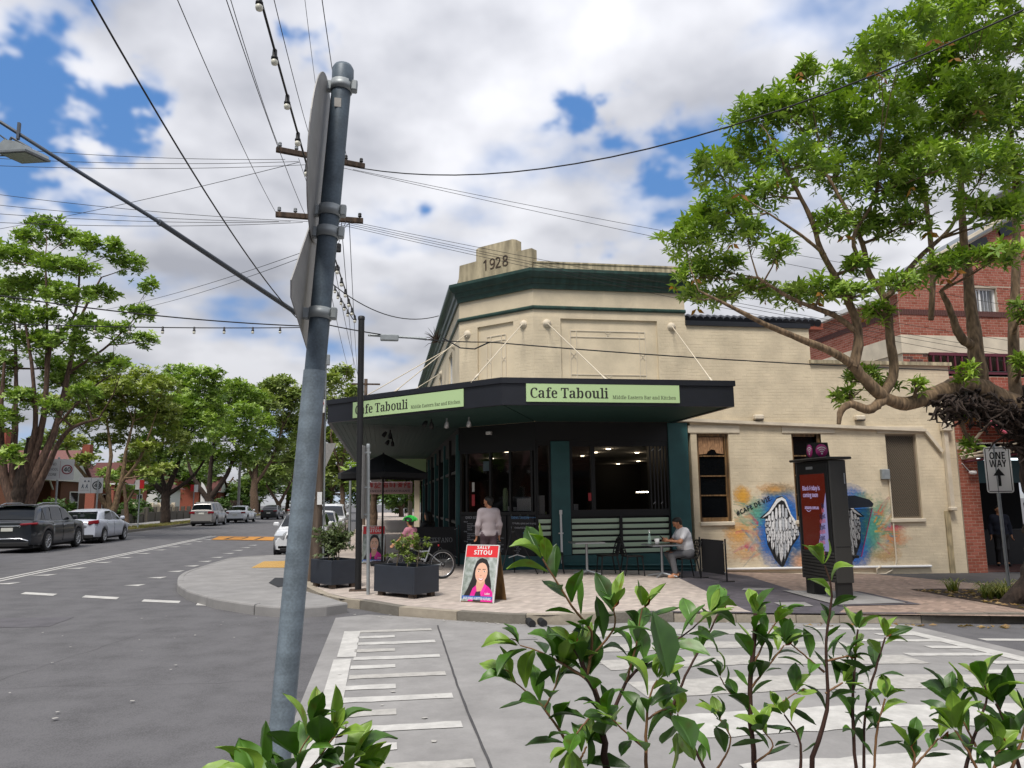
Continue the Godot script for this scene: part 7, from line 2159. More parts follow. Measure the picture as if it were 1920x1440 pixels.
func trees():
	var rng := RandomNumberGenerator.new(); rng.seed = 100
	var rosette := big_rosette(10, 0.18, 0.028, 5)
	var spr := sprig(7, 0.42, 0.085, 8, 0.35)
	var spr2 := sprig(6, 0.5, 0.11, 9, 0.2)
	# the tree at the right
	var tb := on(12.65, -12.9, 0.1)
	var limbs := [[[tb, tb + V(0.05, 1.2, 0), tb + V(-0.05, 2.3, 0), V(12.12, 3.09, -12.55), V(11.7, 3.57, -12.52)], [0.75, 0.56, 0.5, 0.44, 0.42]],
		[[V(11.77, 3.38, -12.51), V(11.28, 3.6, -12.49), V(10.69, 3.85, -12.49), V(10.04, 3.7, -12.4), V(9.27, 3.47, -12.33), V(8.72, 3.59, -12.22), V(8.38, 3.87, -12.17), V(8.11, 4.13, -12.12)], [0.2463, 0.2201, 0.1943, 0.1556, 0.1298, 0.1162, 0.1039, 0.0973]],
		[[V(8.11, 4.13, -12.12), V(7.66, 4.32, -11.99), V(7.02, 4.52, -11.9), V(6.4, 4.71, -11.8), V(5.79, 4.95, -11.7), V(5.15, 5.25, -11.71)], [0.0802, 0.0677, 0.0555, 0.0437, 0.0323, 0.016]],
		[[V(8.77, 3.57, -12.21), V(8.41, 3.34, -12.17), V(8.05, 3.43, -12.13), V(7.87, 3.32, -12.16), V(7.8, 3.08, -12.17)], [0.093, 0.0808, 0.0744, 0.063, 0.0344]],
		[[V(8.12, 4.08, -12.12), V(8.25, 4.54, -12.09), V(8.22, 5.02, -12.1), V(7.91, 5.63, -12.05), V(7.61, 6.14, -12.0), V(7.41, 6.7, -11.93), V(7.03, 7.46, -11.89), V(6.74, 8.01, -11.84)], [0.0916, 0.0802, 0.0687, 0.0512, 0.0451, 0.0392, 0.0278, 0.0165]],
		[[V(8.25, 4.69, -12.09), V(7.82, 4.99, -12.07), V(7.03, 5.23, -12.0), V(6.32, 5.58, -11.91)], [0.0515, 0.0455, 0.0336, 0.022]],
		[[V(8.73, 3.61, -12.22), V(9.03, 4.01, -12.27), V(9.0, 4.63, -12.27), V(9.05, 5.36, -12.36), V(8.86, 5.92, -12.5), V(8.78, 6.52, -12.51), V(8.51, 7.42, -12.66), V(8.24, 7.99, -12.7)], [0.0872, 0.082, 0.0761, 0.0649, 0.0535, 0.0416, 0.0359, 0.0239]],
		[[V(9.05, 5.41, -12.36), V(9.86, 6.24, -12.43), V(10.63, 6.86, -12.5), V(11.08, 7.54, -12.53)], [0.0531, 0.0479, 0.0364, 0.0245]],
		[[V(8.86, 5.92, -12.5), V(8.43, 6.47, -12.27), V(8.82, 7.24, -12.1), V(8.92, 8.12, -11.98)], [0.0416, 0.0349, 0.0288, 0.0172]],
		[[V(7.67, 6.07, -11.99), V(7.09, 6.34, -11.78), V(6.47, 6.66, -11.69)], [0.0338, 0.0276, 0.0163]],
		[[V(11.13, 3.63, -12.52), V(11.0, 3.93, -12.54), V(10.98, 4.59, -12.54), V(11.05, 5.06, -12.63), V(11.12, 5.95, -12.72), V(11.11, 6.83, -12.72), V(11.25, 8.11, -12.8), V(11.25, 9.24, -12.8)], [0.1467, 0.1345, 0.11, 0.0924, 0.0744, 0.062, 0.0437, 0.025]],
		[[V(10.96, 4.59, -12.55), V(10.63, 4.78, -12.5), V(10.41, 5.32, -12.44), V(10.22, 5.61, -12.37)], [0.0917, 0.0789, 0.0603, 0.0419]],
		[[V(10.62, 5.26, -13.21), V(10.83, 6.37, -13.28), V(10.82, 7.8, -13.28), V(10.76, 8.99, -13.29)], [0.0574, 0.0577, 0.0513, 0.0321]],
		[[V(11.7, 3.57, -12.52), V(12.02, 4.77, -12.78), V(12.46, 6.87, -12.9), V(12.59, 8.57, -12.88), V(12.56, 10.32, -12.89)], [0.1108, 0.088, 0.0701, 0.051, 0.0255]]]
	var cl := [[V(5.16, 6.24, -12.19), 0.49, 0.4], [V(6.16, 6.12, -13.23), 0.54, 0.39], [V(5.74, 5.96, -13.27), 0.44, 0.29], [V(5.85, 6.87, -12.33), 0.55, 0.41], [V(5.99, 6.91, -13.24), 0.49, 0.39], [V(5.43, 7.18, -11.37), 0.46, 0.42], [V(7.04, 8.46, -13.42), 0.6, 0.5], [V(7.0, 9.0, -12.83), 0.72, 0.43], [V(7.54, 9.13, -12.59), 0.66, 0.52], [V(7.8, 9.74, -12.39), 0.26, 0.28], [V(8.76, 9.17, -13.13), 0.85, 0.6], [V(7.25, 7.66, -11.88), 0.67, 0.49], [V(9.2, 9.92, -12.98), 0.7, 0.5], [V(8.32, 9.3, -10.96), 0.59, 0.42], [V(9.07, 9.97, -11.2), 0.65, 0.44], [V(11.25, 11.46, -12.72), 0.75, 0.45], [V(10.58, 10.32, -11.04), 0.7, 0.44], [V(12.66, 10.9, -12.65), 0.61, 0.71], [V(9.47, 8.82, -12.67), 0.88, 0.59], [V(10.89, 9.74, -13.04), 0.97, 0.71], [V(11.0, 9.21, -11.93), 0.85, 0.66], [V(12.47, 9.33, -12.58), 0.55, 0.8], [V(8.81, 7.37, -11.92), 0.69, 0.41], [V(9.54, 7.46, -11.33), 0.75, 0.49], [V(10.59, 7.57, -11.43), 0.72, 0.54], [V(12.43, 8.14, -12.7), 0.41, 0.61], [V(10.08, 8.43, -12.93), 0.8, 0.5], [V(8.78, 8.09, -13.11), 0.7, 0.45], [V(11.29, 8.98, -12.73), 0.9, 0.6], [V(10.57, 10.47, -12.84), 0.8, 0.5], [V(11.46, 10.52, -12.59), 0.8, 0.6]]
	cl += [[V(6.7, 7.16, -12.07), 0.45, 0.34], [V(6.22, 6.38, -12.01), 0.45, 0.29], [V(6.66, 6.02, -11.76), 0.35, 0.25], [V(7.32, 5.44, -12.66), 0.57, 0.23], [V(7.54, 5.41, -11.98), 0.54, 0.22], [V(8.06, 5.29, -11.85), 0.45, 0.22], [V(8.85, 5.08, -12.27), 0.38, 0.21], [V(9.36, 6.73, -12.03), 0.56, 0.33], [V(8.88, 6.75, -12.41), 0.48, 0.3], [V(8.87, 5.46, -11.67), 0.45, 0.23], [V(7.7, 6.55, -11.75), 0.4, 0.27], [V(10.19, 5.91, -11.55), 0.55, 0.23], [V(10.42, 5.89, -11.16), 0.4, 0.27], [V(9.61, 5.82, -11.64), 0.41, 0.22], [V(10.48, 6.8, -11.52), 0.55, 0.27], [V(10.98, 6.77, -11.36), 0.36, 0.32], [V(6.44, 5.47, -12.36), 0.41, 0.22], [V(6.2, 5.53, -13.16), 0.34, 0.19], [V(5.51, 5.41, -12.79), 0.28, 0.17], [V(9.54, 7.32, -12.19), 0.57, 0.3], [V(8.2, 5.83, -11.84), 0.32, 0.18]]
	cl += [[V(8.6, 3.9, -12.53), 0.36, 0.27], [V(8.19, 3.59, -12.43), 0.26, 0.15], [V(9.17, 3.84, -12.74), 0.24, 0.16], [V(11.76, 5.16, -12.26), 0.24, 0.24], [V(11.57, 4.14, -12.19), 0.19, 0.19], [V(10.42, 3.37, -12.44), 0.19, 0.15], [V(9.36, 3.75, -12.13), 0.19, 0.13], [V(10.51, 2.68, -12.38), 0.17, 0.16], [V(10.3, 3.99, -12.02), 0.21, 0.17]]
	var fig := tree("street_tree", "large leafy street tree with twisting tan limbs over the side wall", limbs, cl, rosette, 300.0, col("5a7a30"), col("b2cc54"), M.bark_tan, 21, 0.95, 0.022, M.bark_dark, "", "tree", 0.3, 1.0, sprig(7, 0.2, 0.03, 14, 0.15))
	var base: Vector3 = limbs[0][0][0]
	# dark matted aerial roots under the big limb, flare at the foot
	var m := MB.new()
	for i in 420:
		var a: Vector3 = [V(11.6, 3.31, -12.34), V(11.2, 3.46, -12.3), V(10.87, 3.4, -12.31), V(10.51, 3.6, -12.32), V(10.1, 3.54, -12.29), V(11.78, 2.88, -12.41)][rng.randi() % 6] - base
		a += V(rng.randf_range(-0.3, 0.3), rng.randf_range(-0.3, 0.12), rng.randf_range(-0.3, 0.35))
		var e := a + V(rng.randf_range(-0.3, 0.3), -rng.randf_range(-0.1, 0.3), rng.randf_range(-0.25, 0.25))
		m.tube([a, a.lerp(e, 0.35) + V(rng.randf_range(-0.1, 0.1), rng.randf_range(-0.08, 0.08), 0.05), a.lerp(e, 0.7) + V(rng.randf_range(-0.1, 0.1), rng.randf_range(-0.05, 0.1), 0), e], [0.03, 0.026, 0.018, 0.006], 5, false)
	obj("aerial_roots", m, M.bark_dark, fig)
	m = MB.new()
	for k in 7:
		var a := k * 0.9
		m.tube([V(0, 0.9, 0), V(cos(a) * 0.55, 0.35, sin(a) * 0.55), V(cos(a) * 1.15, -0.05, sin(a) * 1.15)], [0.4, 0.26, 0.08], 8, false)
	obj("root_flare", m, M.bark_dark, fig)
	# yellowing leaves here and there
	var yw := []; var yc := []
	for i in 46:
		var q = cl[rng.randi() % cl.size()]
		yw.append(Transform3D(Basis.from_euler(V(1.3, rng.randf() * 6, rng.randf_range(-0.5, 0.5))), q[0] - base + V(rng.randf_range(-1, 1) * q[1], -q[2] * rng.randf_range(0.3, 1.0), rng.randf_range(-0.5, 0.9) * q[1])))
		yc.append(col("b07a2c").lerp(col("9a6a2a"), rng.randf()))
	many("yellow_leaves", sprig(2, 0.18, 0.035, 4, 0.1), M.leaf, yw, yc, fig)
	# ---- left side of the street
	var g1 := col("67863b"); var g2 := col("aec562")
	tree("street_tree", "tallest street tree at the left with many pinkish upright stems", [
		[[V(-16.52, 0.58, -39.51), V(-16.56, 1.68, -39.52), V(-16.6, 2.66, -39.52), V(-16.56, 3.41, -39.51), V(-16.47, 4.16, -39.5), V(-16.47, 5.03, -39.5)], [0.6889, 0.5564, 0.4769, 0.3304, 0.1855, 0.1185]], [[V(-16.73, 1.93, -39.54), V(-17.05, 3.41, -39.6), V(-17.32, 5.58, -39.95), V(-17.63, 8.21, -40.3), V(-17.98, 10.65, -40.57)], [0.265, 0.159, 0.1194, 0.0808, 0.0542]],
		[[V(-16.52, 2.29, -39.41), V(-16.39, 3.78, -39.39), V(-16.07, 5.75, -39.03), V(-16.29, 8.23, -38.76), V(-16.66, 10.24, -38.62)], [0.2378, 0.1446, 0.1048, 0.078, 0.0517]], [[V(-16.4, 2.05, -39.49), V(-16.19, 3.78, -39.45), V(-15.76, 6.27, -39.18), V(-15.72, 9.35, -39.17), V(-14.7, 10.9, -39.0), V(-14.62, 13.29, -38.98)], [0.265, 0.159, 0.1178, 0.093, 0.0651, 0.0387]],
		[[V(-16.29, 1.92, -39.47), V(-15.93, 3.53, -39.41), V(-15.43, 5.57, -39.73), V(-15.21, 8.22, -40.1), V(-14.95, 10.95, -40.36), V(-14.12, 13.2, -40.42)], [0.265, 0.1714, 0.1339, 0.1083, 0.0675, 0.0404]], [[V(-16.18, 1.68, -39.25), V(-15.57, 3.27, -39.15), V(-14.46, 5.2, -38.45), V(-12.85, 5.75, -37.67)], [0.2372, 0.1442, 0.0917, 0.0512]],
		[[V(-16.73, 1.81, -39.34), V(-17.39, 3.29, -39.45), V(-17.77, 6.04, -39.52), V(-17.84, 8.6, -39.53)], [0.2372, 0.1442, 0.1054, 0.0651]], [[V(-16.71, 1.56, -39.34), V(-17.36, 2.92, -39.45), V(-18.16, 4.29, -39.58), V(-19.38, 6.82, -39.79)], [0.2372, 0.1581, 0.1178, 0.079]], [[V(-15.76, 6.27, -39.18), V(-16.0, 10.66, -39.22), V(-16.32, 13.85, -39.27)], [0.079, 0.0651, 0.0387]], [[V(-15.21, 8.22, -40.1), V(-13.44, 9.52, -39.8), V(-12.23, 10.85, -39.59)], [0.0669, 0.0542, 0.0271]], [[V(-15.43, 5.57, -39.73), V(-13.84, 7.32, -39.26), V(-12.76, 8.09, -39.07)], [0.0662, 0.0533, 0.0266]]],
		[[V(-17.37, 16.03, -41.55), 1.11, 0.53], [V(-17.81, 15.07, -40.64), 0.9, 0.46], [V(-16.41, 15.53, -41.79), 1.02, 0.48], [V(-17.62, 13.75, -39.54), 1.13, 0.55], [V(-14.04, 14.19, -38.53), 0.79, 0.45], [V(-13.17, 14.18, -39.2), 0.56, 0.56], [V(-12.56, 13.61, -39.75), 0.77, 0.57], [V(-10.75, 11.7, -36.61), 0.43, 0.33], [V(-14.06, 12.73, -37.52), 0.91, 0.43], [V(-15.52, 13.04, -38.28), 1.1, 0.49], [V(-17.21, 12.48, -40.23), 1.41, 0.61], [V(-14.63, 11.29, -37.47), 1.32, 0.58], [V(-13.84, 12.07, -39.78), 0.97, 0.46], [V(-11.21, 10.55, -37.14), 0.87, 0.34], [V(-11.79, 9.83, -39.82), 0.78, 0.36], [V(-12.14, 9.58, -36.84), 0.91, 0.43], [V(-13.79, 10.03, -37.92), 1.1, 0.54], [V(-17.52, 10.64, -39.32), 0.95, 0.75], [V(-16.72, 9.41, -39.61), 1.13, 0.55], [V(-16.49, 8.72, -41.59), 0.96, 0.48], [V(-14.06, 8.94, -41.05), 1.19, 0.37], [V(-15.38, 8.42, -41.34), 1.06, 0.48], [V(-18.22, 8.5, -40.52), 0.77, 0.72], [V(-20.28, 12.38, -42.25), 1.33, 1.06], [V(-19.67, 9.61, -40.88), 1.29, 1.03], [V(-18.31, 13.44, -38.26), 0.96, 0.72], [V(-16.64, 6.72, -38.77), 0.86, 0.49], [V(-14.88, 6.25, -37.87), 0.73, 0.39], [V(-17.31, 5.71, -38.68), 0.86, 0.54], [V(-14.28, 9.05, -38.84), 0.75, 0.4], [V(-11.67, 7.96, -36.75), 0.6, 0.29], [V(-16.19, 10.59, -38.94), 0.99, 0.5], [V(-16.49, 3.94, -37.88), 0.67, 0.43], [V(-15.83, 7.77, -40.7), 0.89, 0.47], [V(-15.91, 9.51, -38.73), 0.74, 0.44], [V(-18.88, 7.2, -40.63), 1.03, 0.77], [V(-18.7, 12.78, -42.0), 1.06, 0.58], [V(-13.56, 6.88, -37.85), 0.88, 0.44], [V(-14.57, 9.33, -37.68), 0.87, 0.43]], spr, 190.0, g1, g2, M.bark_pink, 31, 0.62, 0.05, M.bark_dark)
	tree("street_tree", "yellow green street tree with bare tan forked stems behind the second school sign", [
		[[V(-16.37, 0.58, -51.45), V(-16.51, 1.72, -51.47)], [0.2893, 0.2273]], [[V(-16.51, 1.23, -51.47), V(-16.82, 3.36, -51.53), V(-16.73, 5.01, -51.51), V(-17.12, 7.02, -51.58)], [0.186, 0.1447, 0.1033, 0.062]], [[V(-16.36, 1.39, -51.45), V(-15.97, 3.35, -51.38), V(-15.81, 5.0, -51.36), V(-15.47, 7.0, -51.3)], [0.2067, 0.1447, 0.1033, 0.062]], [[V(-16.56, 1.4, -51.48), V(-17.66, 3.19, -51.16), V(-18.88, 4.81, -50.86), V(-19.28, 5.96, -50.93)], [0.1653, 0.1227, 0.0809, 0.0405]], [[V(-15.96, 3.19, -51.38), V(-14.93, 4.66, -51.21), V(-14.29, 6.65, -51.1)], [0.1033, 0.0827, 0.0413]]],
		[[V(-19.41, 6.88, -53.69), 1.24, 0.69], [V(-17.21, 7.21, -51.81), 1.34, 0.8], [V(-15.96, 6.82, -52.99), 1.38, 0.83], [V(-18.1, 8.51, -51.42), 1.49, 0.93], [V(-16.05, 8.62, -50.83), 1.48, 0.92], [V(-19.41, 7.82, -51.35), 1.18, 0.72], [V(-14.52, 7.8, -52.28), 1.23, 0.89], [V(-19.54, 5.95, -50.81), 0.85, 0.42], [V(-17.17, 5.78, -52.93), 1.54, 0.55], [V(-15.56, 9.54, -52.42), 1.53, 0.95], [V(-13.83, 8.8, -50.7), 1.32, 0.86], [V(-13.58, 7.07, -51.92), 1.09, 0.95], [V(-17.68, 9.69, -51.8), 1.2, 0.67], [V(-18.55, 5.61, -50.65), 0.85, 0.33], [V(-14.63, 5.3, -50.9), 0.99, 0.4], [V(-20.13, 7.87, -50.43), 0.97, 0.64], [V(-17.74, 4.46, -50.28), 0.84, 0.39], [V(-15.69, 4.59, -53.05), 0.97, 0.48], [V(-19.27, 9.94, -50.97), 0.98, 0.59], [V(-13.14, 5.74, -52.39), 1.03, 0.69], [V(-16.84, 8.08, -51.95), 1.68, 0.87], [V(-15.82, 3.89, -52.55), 0.89, 0.38], [V(-13.87, 3.61, -49.62), 0.78, 0.32], [V(-13.47, 3.98, -50.89), 0.8, 0.33]], spr, 135.0, col("6b7d35"), col("b0bb66"), M.bark_tan, 32, 0.7, 0.05)
	tree("garden_tree", "leafy garden tree in front of the brick houses behind the second school sign", [[[V(-18.37, 0.33, -60.92), V(-18.55, 2.07, -60.95), V(-18.79, 3.43, -60.99)], [0.1718, 0.1472, 0.0982]], [[V(-18.54, 1.88, -60.95), V(-17.71, 3.42, -60.8)], [0.0982, 0.0736]]],
		[[V(-19.29, 3.73, -61.71), 0.96, 0.56], [V(-18.15, 4.25, -60.91), 0.95, 0.51], [V(-20.57, 4.0, -62.5), 0.81, 0.48], [V(-17.05, 3.69, -60.79), 0.79, 0.48], [V(-18.78, 2.78, -62.05), 0.89, 0.4], [V(-20.08, 3.04, -60.3), 0.62, 0.35], [V(-17.48, 2.91, -60.75), 0.71, 0.36]], spr, 110.0, g1, g2, M.bark, 46, 0.7, 0.05)
	tree("street_tree", "dark trunked street tree with broad domed crown beside the no stopping signs", [
		[[V(-16.68, -0.01, -64.69), V(-16.77, 1.64, -64.7), V(-16.76, 2.88, -64.7)], [0.4465, 0.3414, 0.3677]], [[V(-16.73, 2.46, -64.7), V(-18.36, 4.15, -64.97), V(-19.0, 5.84, -65.08)], [0.2364, 0.1576, 0.0788]], [[V(-16.74, 2.67, -64.7), V(-16.1, 4.54, -64.59), V(-15.39, 7.07, -64.47)], [0.2364, 0.1838, 0.0788]], [[V(-16.84, 2.88, -64.71), V(-17.37, 4.98, -64.8), V(-17.12, 7.94, -64.76)], [0.2101, 0.1576, 0.0788]], [[V(-16.66, 2.55, -64.68), V(-14.82, 3.9, -64.37), V(-13.85, 5.36, -64.21)], [0.1838, 0.1313, 0.0788]]],
		[[V(-16.54, 11.0, -65.07), 1.92, 1.11], [V(-17.32, 8.16, -62.79), 1.64, 0.98], [V(-15.3, 9.31, -63.62), 1.88, 1.09], [V(-16.43, 7.01, -63.83), 2.17, 1.0], [V(-14.23, 7.75, -62.71), 1.86, 1.07], [V(-17.13, 5.43, -63.8), 1.67, 0.67], [V(-14.91, 5.74, -63.54), 1.88, 0.75], [V(-13.82, 10.35, -63.95), 1.69, 1.01], [V(-16.4, 12.36, -65.9), 1.56, 0.69], [V(-13.86, 11.66, -62.93), 1.66, 0.75], [V(-18.07, 6.16, -63.53), 1.24, 0.75], [V(-15.71, 8.93, -62.11), 1.83, 1.06], [V(-13.87, 9.0, -66.49), 1.58, 1.05]], spr, 105.0, g1, g2, M.bark_dark, 33, 0.85, 0.06)
	tree("street_tree", "spreading street tree with low dark fork above the silver van", [
		[[V(-16.46, 0.25, -79.86), V(-16.72, 2.57, -79.91)], [0.4908, 0.4254]], [[V(-16.7, 2.05, -79.9), V(-18.48, 4.66, -80.2), V(-19.1, 6.77, -80.31)], [0.2618, 0.1963, 0.0982]], [[V(-16.61, 2.31, -79.89), V(-15.11, 4.62, -79.64), V(-14.18, 7.23, -79.48)], [0.2945, 0.1963, 0.0982]], [[V(-16.71, 2.31, -79.91), V(-16.69, 5.16, -79.9), V(-16.36, 9.38, -79.85)], [0.2618, 0.1963, 0.0982]]],
		[[V(-16.16, 11.54, -82.32), 2.45, 1.42], [V(-13.14, 9.91, -77.15), 2.05, 1.33], [V(-14.77, 8.09, -78.36), 2.7, 1.35], [V(-12.66, 7.6, -81.0), 1.51, 1.19], [V(-16.9, 6.21, -81.94), 2.44, 0.87], [V(-13.93, 5.93, -79.77), 2.12, 0.85], [V(-14.77, 13.06, -80.07), 1.91, 0.96], [V(-16.46, 9.54, -81.58), 2.16, 1.29], [V(-13.47, 12.32, -81.77), 1.85, 1.09], [V(-11.95, 9.51, -81.06), 1.19, 1.19], [V(-17.9, 6.85, -81.69), 1.62, 0.97]], spr, 80.0, g1, g2, M.bark_dark, 34, 1.0, 0.07)
	tree("street_tree", "pale green tall street tree farthest along the left kerb", [
		[[V(-15.73, -0.28, -102.05), V(-16.0, 3.37, -102.1), V(-15.86, 6.73, -102.07)], [0.5485, 0.4641, 0.2954]], [[V(-15.96, 4.04, -102.09), V(-13.88, 7.38, -101.74), V(-12.67, 11.45, -101.54)], [0.2532, 0.1688, 0.0844]], [[V(-15.99, 4.71, -102.1), V(-17.92, 8.11, -102.42)], [0.2532, 0.1688]], [[V(-15.84, 6.05, -102.07), V(-15.37, 11.48, -101.99)], [0.211, 0.1266]]],
		[[V(-14.98, 13.52, -98.89), 2.38, 1.72], [V(-12.9, 14.0, -102.76), 2.48, 1.79], [V(-10.92, 15.25, -101.48), 1.77, 1.23], [V(-14.86, 16.29, -104.29), 2.51, 0.98], [V(-11.97, 11.35, -104.1), 2.52, 1.68], [V(-13.71, 8.46, -102.66), 2.47, 1.37], [V(-11.02, 7.08, -102.77), 1.8, 1.38], [V(-16.58, 6.75, -102.48), 1.77, 1.09], [V(-13.21, 17.01, -101.78), 2.04, 0.82], [V(-18.66, 15.98, -104.91), 2.09, 1.25]], spr2, 55.0, col("6b8042"), col("a9b56a"), M.bark, 35, 1.2, 0.08)
	tree("street_tree", "bushy tree with many stems behind the white hatchback", [
		[[V(-14.43, -0.63, -116.03), V(-14.74, 2.02, -116.08)], [0.3858, 0.3376]], [[V(-14.73, 1.64, -116.08), V(-16.49, 4.33, -116.38)], [0.2411, 0.1447]], [[V(-14.58, 1.64, -116.06), V(-13.08, 4.67, -115.8)], [0.2411, 0.1447]]],
		[[V(-14.77, 5.78, -114.23), 2.3, 1.38], [V(-12.92, 5.11, -117.64), 1.98, 1.58], [V(-16.46, 6.6, -115.6), 1.93, 1.39], [V(-14.18, 7.48, -118.07), 2.38, 1.43], [V(-11.41, 6.65, -117.32), 1.98, 1.9], [V(-12.15, 10.49, -116.1), 1.95, 1.95], [V(-10.71, 14.38, -115.75), 2.03, 2.34]], spr2, 30.0, col("5d733c"), col("94a459"), M.bark, 36, 1.3, 0.08)
	tree("street_tree", "street tree seen between the leaning pole and the awning", [
		[[V(-3.34, -0.24, -71.56), V(-3.53, 2.37, -71.59), V(-3.7, 5.73, -71.62)], [0.2411, 0.211, 0.1507]], [[V(-3.67, 4.28, -71.61), V(-4.7, 7.68, -71.79)], [0.1206, 0.0904]], [[V(-3.69, 5.24, -71.62), V(-3.03, 8.15, -71.51)], [0.1206, 0.0904]]],
		[[V(-4.84, 12.15, -68.78), 1.3, 1.02], [V(-3.93, 13.78, -72.85), 1.38, 0.69], [V(-2.86, 11.37, -71.71), 1.07, 0.98], [V(-4.67, 10.4, -74.16), 1.51, 1.21], [V(-5.11, 7.4, -74.54), 1.51, 1.31], [V(-3.75, 5.78, -72.58), 1.38, 0.99], [V(-4.48, 4.34, -73.27), 1.39, 0.89], [V(-3.05, 8.66, -71.8), 0.88, 0.98], [V(-3.18, 3.56, -71.69), 1.07, 0.68], [V(-5.79, 5.38, -74.34), 1.26, 1.11]], spr2, 60.0, col("657a3a"), col("a9b466"), M.bark, 37, 1.0, 0.08)
	tree("street_tree", "dark trunked tree on the right footpath under the umbrella edge", [
		[[V(-0.4, -0.28, -44.69), V(-0.48, 1.26, -44.71), V(-0.44, 2.6, -44.7)], [0.2463, 0.2084, 0.1705]], [[V(-0.46, 2.15, -44.7), V(-1.11, 3.36, -44.81)], [0.1137, 0.0758]], [[V(-0.43, 2.3, -44.7), V(0.54, 3.34, -44.53)], [0.1137, 0.0758]]],
		[[V(-0.82, 3.68, -45.32), 0.8, 0.5], [V(0.08, 3.6, -43.38), 0.77, 0.48], [V(0.82, 2.86, -43.47), 0.66, 0.48], [V(-1.72, 3.38, -45.24), 0.68, 0.49], [V(1.58, 2.42, -43.84), 0.48, 0.6]], spr2, 75.0, g1, g2, M.bark, 38, 0.7, 0.05)
	tree("street_tree", "leafy green trees closing the end of the right footpath", [
		[[V(2.08, -0.76, -85.86), V(2.06, 1.25, -85.86)], [0.2928, 0.2562]], [[V(2.06, 0.96, -85.86), V(3.09, 2.39, -85.69)], [0.183, 0.1098]], [[V(2.06, 0.96, -85.86), V(1.07, 2.41, -86.03)], [0.183, 0.1098]]],
		[[V(1.05, 2.12, -84.17), 1.27, 0.92], [V(2.86, 2.4, -87.59), 1.33, 1.09], [V(1.9, 3.83, -85.11), 1.52, 1.05], [V(0.2, 3.03, -88.25), 1.09, 0.97], [V(3.75, 1.21, -87.38), 0.72, 0.84], [V(1.38, 1.25, -86.43), 1.07, 0.71], [V(-0.95, 2.44, -86.72), 0.95, 0.83]], spr2, 55.0, col("3f5a2a"), col("6d8a44"), M.bark, 39, 1.1, 0.08)
	# farther trees and shrubs that fill the end of the street
	for q in [["far tree closing the street end left of the white hatchback", 131.0, 540, 935, 60, 5.0, 40], ["far tree closing the street end behind the parked white cars", 125.0, 620, 925, 70, 5.5, 41], ["far tall tree over the roofs beyond the silver van", 118.0, 420, 925, 60, 5.0, 42], ["far tree over the roofs beyond the brick houses", 110.0, 300, 900, 60, 5.0, 43], ["far tree over the cottage at the left edge", 75.0, 60, 880, 60, 4.0, 44], ["garden tree behind the pink tiled roof", 80.0, 200, 870, 60, 4.0, 45]]:
		var b := V(0.1647, 0.1627, -0.9728).normalized() * 0.0
		var p := far_point(q[2], q[1])
		var rr: float = q[5]
		var cs := []
		for k in 9:
			cs.append([p + V(rng.randf_range(-1.2, 1.2) * rr, 4.0 + rng.randf_range(-0.45, 0.75) * rr * 0.8, rng.randf_range(-0.7, 0.7) * rr), rr * 0.55, rr * 0.38])
		tree("background_tree", q[0], [[[p, p + V(0.2, 3, 0), p + V(0, 5, 0)], [0.35, 0.28, 0.2]], [[p + V(0, 3, 0), p + V(1.5, 5.5, 0)], [0.2, 0.1]]], cs, spr2, 26.0, col("47602c"), col("7c9247"), M.bark, q[6], 1.3, 0.1)
	for q in [[V(-19.5, 1.77, -50.32), 1.5, 1.35, "dark round clipped bush beside the end school zone sign", 50], [V(-20.8, 0.46, -68.11), 1.4, 1.2, "grey green shrub behind the low wall", 51], [V(-21.5, 1.17, -73.58), 1.2, 1.5, "tall garden shrub in front of the red brick house", 52], [V(-21.0, 0.16, -119.87), 2.0, 2.4, "yellow green garden shrub beyond the white sedan", 53], [V(-20.5, 0.27, -100.88), 2.0, 1.6, "bright green hedge behind the silver van", 54]]:
		var p: Vector3 = q[0]; p.y = gy(p.x) + 0.12
		var cs := []
		for k in 6: cs.append([p + V(rng.randf_range(-0.5, 0.5) * q[1], q[2] * rng.randf_range(0.45, 0.85), rng.randf_range(-0.6, 0.6) * q[1]), q[1] * 0.7, q[2] * 0.5])
		tree("garden_shrub", q[3], [[[p, p + V(0, q[2] * 0.5, 0)], [0.06, 0.04]]], cs, sprig(7, 0.2, 0.05, 12), 200.0, col("3c5527"), col("5f7d36"), M.bark, q[4], 0.9, 0.03, null, "", "shrub")
	# a tuft of grass rooted in the cornice
	var wt := thing("cornice_weed", "dry tuft of weed growing out of the left cornice", "weed", V(1.72, 7.0, -25.5))
	m = MB.new()
	for k in 40:
		var d := V(rng.randf_range(-0.45, 0.35), rng.randf_range(0.0, 0.7), rng.randf_range(-0.3, 0.3))
		m.tube([V(0.05, 0.15, 0), d * 0.6 + Vector3.UP * 0.12, d], [0.012, 0.009, 0.003], 4, false)
	obj("stems", m, M.soil, wt)
func far_point(px: float, depth: float) -> Vector3:
	# a spot on the ground on the bearing of the street end
	var a := atan2(px - 960.0, 1440.0) + deg_to_rad(9.6)
	var d := depth / cos(a - deg_to_rad(9.6))
	return on(sin(a) * d, -cos(a) * d, 0.1)
